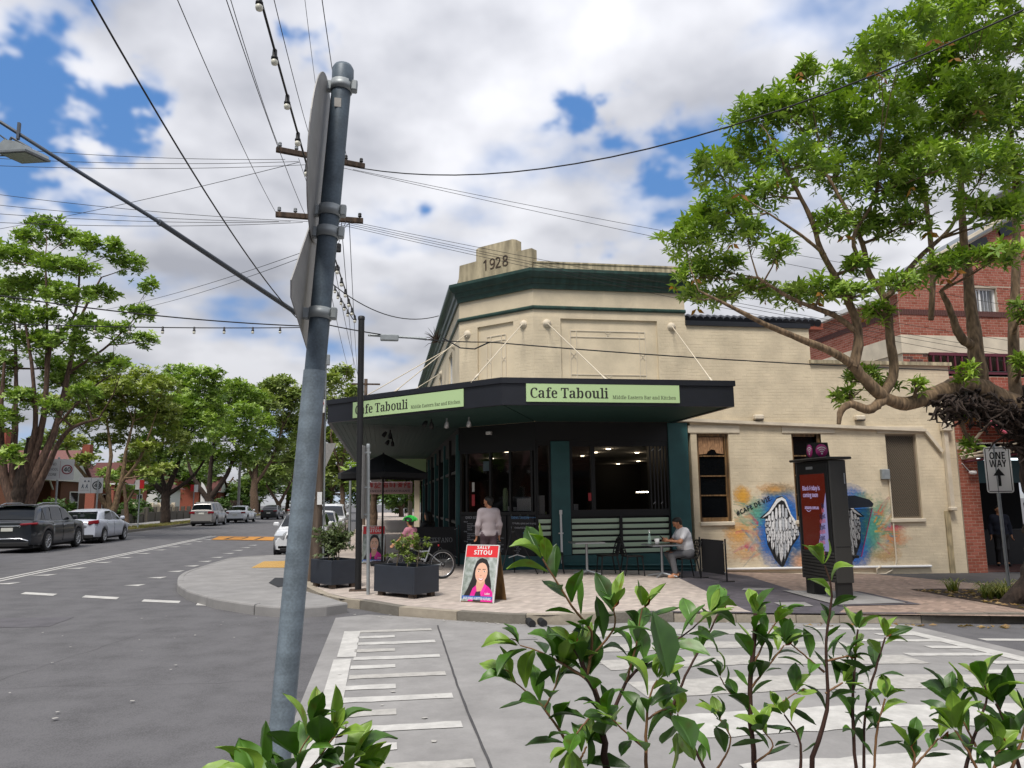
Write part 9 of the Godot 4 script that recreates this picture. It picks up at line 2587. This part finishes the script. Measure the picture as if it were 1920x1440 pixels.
func shrubs():
	shrub("glossy green shrub at the foot of the leaning pole", [
		[[V(-0.0932, 1.4868, -1.0097), V(-0.0968, 1.5058, -1.0103), V(-0.0949, 1.5479, -1.01), V(-0.0798, 1.575, -1.0074)], [0.002, 0.0015, 0.001, 0.0008]] , [[V(-0.096, 1.4999, -1.0102), V(-0.1181, 1.5244, -1.0038), V(-0.1512, 1.537, -0.9992)], [0.0015, 0.001, 0.0008]], [[V(-0.095, 1.5058, -1.01), V(-0.0635, 1.5261, -1.0148), V(-0.0318, 1.5349, -1.0094)], [0.0015, 0.001, 0.0008]], [[V(-0.0941, 1.5178, -1.0098), V(-0.0696, 1.5476, -1.0057), V(-0.0543, 1.5686, -1.0031)], [0.0015, 0.001, 0.0008]], [[V(-0.1027, 1.5049, -0.9809), V(-0.1261, 1.5203, -0.9747), V(-0.1369, 1.5296, -0.9664)], [0.0015, 0.001, 0.0007]], [[V(-0.0857, 1.4865, -1.0287), V(-0.0443, 1.4982, -1.0217), V(-0.0188, 1.5071, -1.0174)], [0.0016, 0.001, 0.0008]]], 0.056, 3, 0.01)
	shrub("tallest green shrub in the near bed with thick brown stems", [
		[[V(0.307, 1.4711, -1.084), V(0.3058, 1.527, -1.0842), V(0.2971, 1.5804, -1.0857), V(0.2826, 1.6104, -1.0881), V(0.2694, 1.6456, -1.0903)], [0.0058, 0.0047, 0.0041, 0.0035, 0.0035]], [[V(0.2846, 1.6054, -1.0878), V(0.2935, 1.6612, -1.0863), V(0.2661, 1.6991, -1.0808), V(0.2389, 1.7404, -1.0752), V(0.2233, 1.7675, -1.0779)], [0.0023, 0.0018, 0.0017, 0.0014, 0.0011]], [[V(0.2824, 1.6033, -1.0881), V(0.2572, 1.6186, -1.1026), V(0.2246, 1.6352, -1.1182), V(0.197, 1.6443, -1.1229)], [0.0023, 0.0018, 0.0012, 0.0009]],
		[[V(0.2813, 1.4613, -1.1188), V(0.2595, 1.514, -1.1224), V(0.229, 1.5581, -1.1276), V(0.2054, 1.5801, -1.1316), V(0.1868, 1.5949, -1.1347)], [0.0024, 0.0024, 0.0018, 0.0012, 0.0009]], [[V(0.3488, 1.484, -1.0363), V(0.3512, 1.5486, -1.0359), V(0.3584, 1.5912, -1.0347), V(0.3676, 1.6082, -1.0332)], [0.0028, 0.0023, 0.0017, 0.0011]], [[V(0.3214, 1.5389, -1.1018), V(0.3477, 1.5894, -1.1075), V(0.3965, 1.6224, -1.1196), V(0.453, 1.6476, -1.1404), V(0.4982, 1.6738, -1.1531)], [0.003, 0.0024, 0.0018, 0.0012, 0.001]], [[V(0.3477, 1.5894, -1.1075), V(0.3638, 1.6406, -1.1048), V(0.3686, 1.6702, -1.104), V(0.3748, 1.6925, -1.1029)], [0.0018, 0.0018, 0.0012, 0.0009]], [[V(0.2889, 1.6289, -1.087), V(0.3204, 1.6697, -1.0716), V(0.3184, 1.6999, -1.0618)], [0.0018, 0.0014, 0.0011]], [[V(0.2312, 1.5545, -1.1272), V(0.2446, 1.5856, -1.1148), V(0.2527, 1.6145, -1.1135)], [0.0018, 0.0012, 0.0009]], [[V(0.2981, 1.5614, -1.0855), V(0.2694, 1.5365, -1.0802), V(0.2582, 1.5159, -1.0821)], [0.0018, 0.0012, 0.0009]], [[V(0.3454, 1.5239, -1.0369), V(0.3187, 1.5471, -1.0313), V(0.2957, 1.57, -1.025)], [0.0017, 0.0011, 0.0008]], [[V(0.3515, 1.5574, -1.0359), V(0.3823, 1.568, -1.0408), V(0.3952, 1.5406, -1.0386)], [0.0017, 0.0011, 0.0009]], [[V(0.2671, 1.4852, -1.0907), V(0.2822, 1.5127, -1.0882)], [0.0018, 0.0012]]], 0.053, 7, 0.0135)
	var big := obj("dark_leaf", leaf_mesh(0.085, 0.034, 0.1, 0.25), M.shrub0, get_node("garden_shrub_006") if has_node("garden_shrub_006") else self)
	big.position = V(0.3748, 1.6159, -1.0117) - big.get_parent().position; big.rotation = V(1.2, 0.3, -0.4)
	shrub("slender shrub in the near bed with many thin upright stems", [
		[[V(0.6601, 1.3564, -1.3589), V(0.6553, 1.4677, -1.3598), V(0.6642, 1.5575, -1.3582), V(0.6766, 1.6396, -1.3561)], [0.0053, 0.0045, 0.0045, 0.0038]], [[V(0.4992, 1.4877, -1.3355), V(0.5303, 1.552, -1.3302), V(0.5661, 1.6089, -1.3241), V(0.5884, 1.6476, -1.3204)], [0.0029, 0.0022, 0.0018, 0.0015]], [[V(0.7855, 1.375, -1.3884), V(0.8184, 1.4558, -1.3829), V(0.825, 1.5747, -1.3818), V(0.8372, 1.6337, -1.3797), V(0.8434, 1.6787, -1.3786), V(0.8324, 1.7193, -1.3805)], [0.0047, 0.0039, 0.0031, 0.0027, 0.0023, 0.0016]], [[V(0.8754, 1.3305, -1.3935), V(0.8768, 1.4376, -1.3933), V(0.8865, 1.5257, -1.3916), V(0.8981, 1.5977, -1.3897)], [0.0032, 0.0032, 0.0024, 0.0016]], [[V(0.9066, 1.3201, -1.4187), V(0.9153, 1.4176, -1.4172), V(0.9316, 1.4836, -1.4144), V(0.9678, 1.5771, -1.4083)], [0.0032, 0.0024, 0.0024, 0.0016]], [[V(0.8946, 1.337, -1.37), V(0.9084, 1.4229, -1.3677), V(0.9274, 1.4762, -1.3644)], [0.0023, 0.0023, 0.0016]],
		[[V(0.5582, 1.3743, -1.3255), V(0.5254, 1.4437, -1.331), V(0.5088, 1.4789, -1.3338)], [0.0029, 0.0022, 0.0015]], [[V(0.6596, 1.5097, -1.359), V(0.6873, 1.5482, -1.3442), V(0.713, 1.5865, -1.3297)], [0.0023, 0.0015, 0.0011]], [[V(0.6594, 1.4732, -1.3591), V(0.6274, 1.4985, -1.3746), V(0.6098, 1.5265, -1.3776)], [0.0023, 0.0015, 0.0011]], [[V(0.8185, 1.5249, -1.3829), V(0.7808, 1.5559, -1.3791), V(0.753, 1.5802, -1.3838)], [0.0023, 0.0016, 0.0012]], [[V(0.8228, 1.544, -1.3821), V(0.8706, 1.5511, -1.3842)], [0.0023, 0.0016]], [[V(0.7212, 1.3658, -1.3182), V(0.7253, 1.4269, -1.3175), V(0.7005, 1.4714, -1.3217)], [0.003, 0.0022, 0.0015]], [[V(0.6636, 1.5464, -1.3584), V(0.7003, 1.6001, -1.3623), V(0.7213, 1.6282, -1.3587)], [0.0023, 0.0015, 0.0011]], [[V(0.6521, 1.428, -1.3603), V(0.6923, 1.4753, -1.3434), V(0.7315, 1.502, -1.3367)], [0.0023, 0.0015, 0.0011]], [[V(0.6361, 1.3992, -1.3123), V(0.6645, 1.4278, -1.2974), V(0.6481, 1.4538, -1.3001)], [0.0022, 0.0014, 0.0011]], [[V(0.5677, 1.3828, -1.3239), V(0.5974, 1.4342, -1.3188), V(0.5811, 1.4693, -1.3216)], [0.0022, 0.0015, 0.0011]], [[V(0.8187, 1.4869, -1.3828), V(0.8514, 1.5055, -1.3773)], [0.0023, 0.0016]], [[V(0.8289, 1.3968, -1.1783), V(0.8421, 1.4325, -1.176), V(0.838, 1.4526, -1.1767)], [0.0027, 0.002, 0.0014]], [[V(0.8303, 1.4127, -1.178), V(0.8827, 1.4642, -1.1692)], [0.002, 0.0014]]], 0.049, 11, 0.0175)
	shrub("dense low green shrub in the bottom right corner", [
		[[V(0.804, 1.4413, -1.0303), V(0.8339, 1.5188, -1.0253), V(0.8532, 1.5617, -1.022), V(0.8513, 1.5799, -1.0223)], [0.003, 0.0024, 0.0018, 0.0012]], [[V(0.8931, 1.4473, -1.0153), V(0.8786, 1.5183, -1.0177), V(0.866, 1.5544, -1.0199)], [0.003, 0.0024, 0.0018]], [[V(0.8131, 1.4653, -0.9984), V(0.7956, 1.5068, -1.0013), V(0.7832, 1.5278, -1.0034)], [0.0023, 0.0018, 0.0012]], [[V(0.8566, 1.4614, -1.0012), V(0.88, 1.5098, -0.9972), V(0.8912, 1.5449, -0.9953)], [0.0024, 0.0018, 0.0012]], [[V(0.8318, 1.4974, -1.0256), V(0.8208, 1.5379, -1.0376), V(0.8112, 1.5562, -1.0393)], [0.0018, 0.0012, 0.0009]], [[V(0.812, 1.4653, -0.9783), V(0.8233, 1.5056, -0.9764)], [0.0023, 0.0017]]], 0.054, 15, 0.0145)
# ---------------------------------------------------------------- what stands beside and behind the view and shows in the shop glass
func around_the_corner():
	var t := thing("shop_terrace", "brick shop terrace with dark awning across the side street", "building", V(6, 0, 9))
	var m := MB.new(); m.span(V(-16, -1, 0), V(26, 7, 8)); obj("wall", m, M.brick_wall, t)
	m = MB.new(); m.span(V(-16, 3.2, -3), V(26, 3.5, 0)); obj("awning", m, M.navy, t)
	for i in 9:
		m = MB.new(); m.span(V(-15 + i * 4.6, 0.6, -0.04), V(-11.6 + i * 4.6, 2.8, 0.02)); obj("window", m, M.glass_dark, t)
		m = MB.new(); m.span(V(-14.4 + i * 4.6, 4.4, -0.04), V(-12.6 + i * 4.6, 6.0, 0.02)); obj("window", m, M.glass_dark, t)
	var src := get_node("street_tree_001")
	copy(src, "street_tree", on(-17.2, -17, 0.1), 2.0, "tall street tree standing left of the frame beside the road")
	copy(src, "street_tree", on(-17.5, -2, 0.1), 4.0, "tall street tree opposite the crossing")
	copy(get_node("parked_car"), "parked_car", on(-12.95, -17.5, 0), 0.0, "dark suv parked left of the frame opposite the cafe")
	copy(get_node("parked_van"), "parked_van", on(-13.0, -23.4, 0), 0.0, "silver people mover parked left of the frame")
	house("brick house opposite the cafe corner", V(-25, 0.3, -18), 12, 11, 3.4, 6.0, M.brick_red2, M.tile)
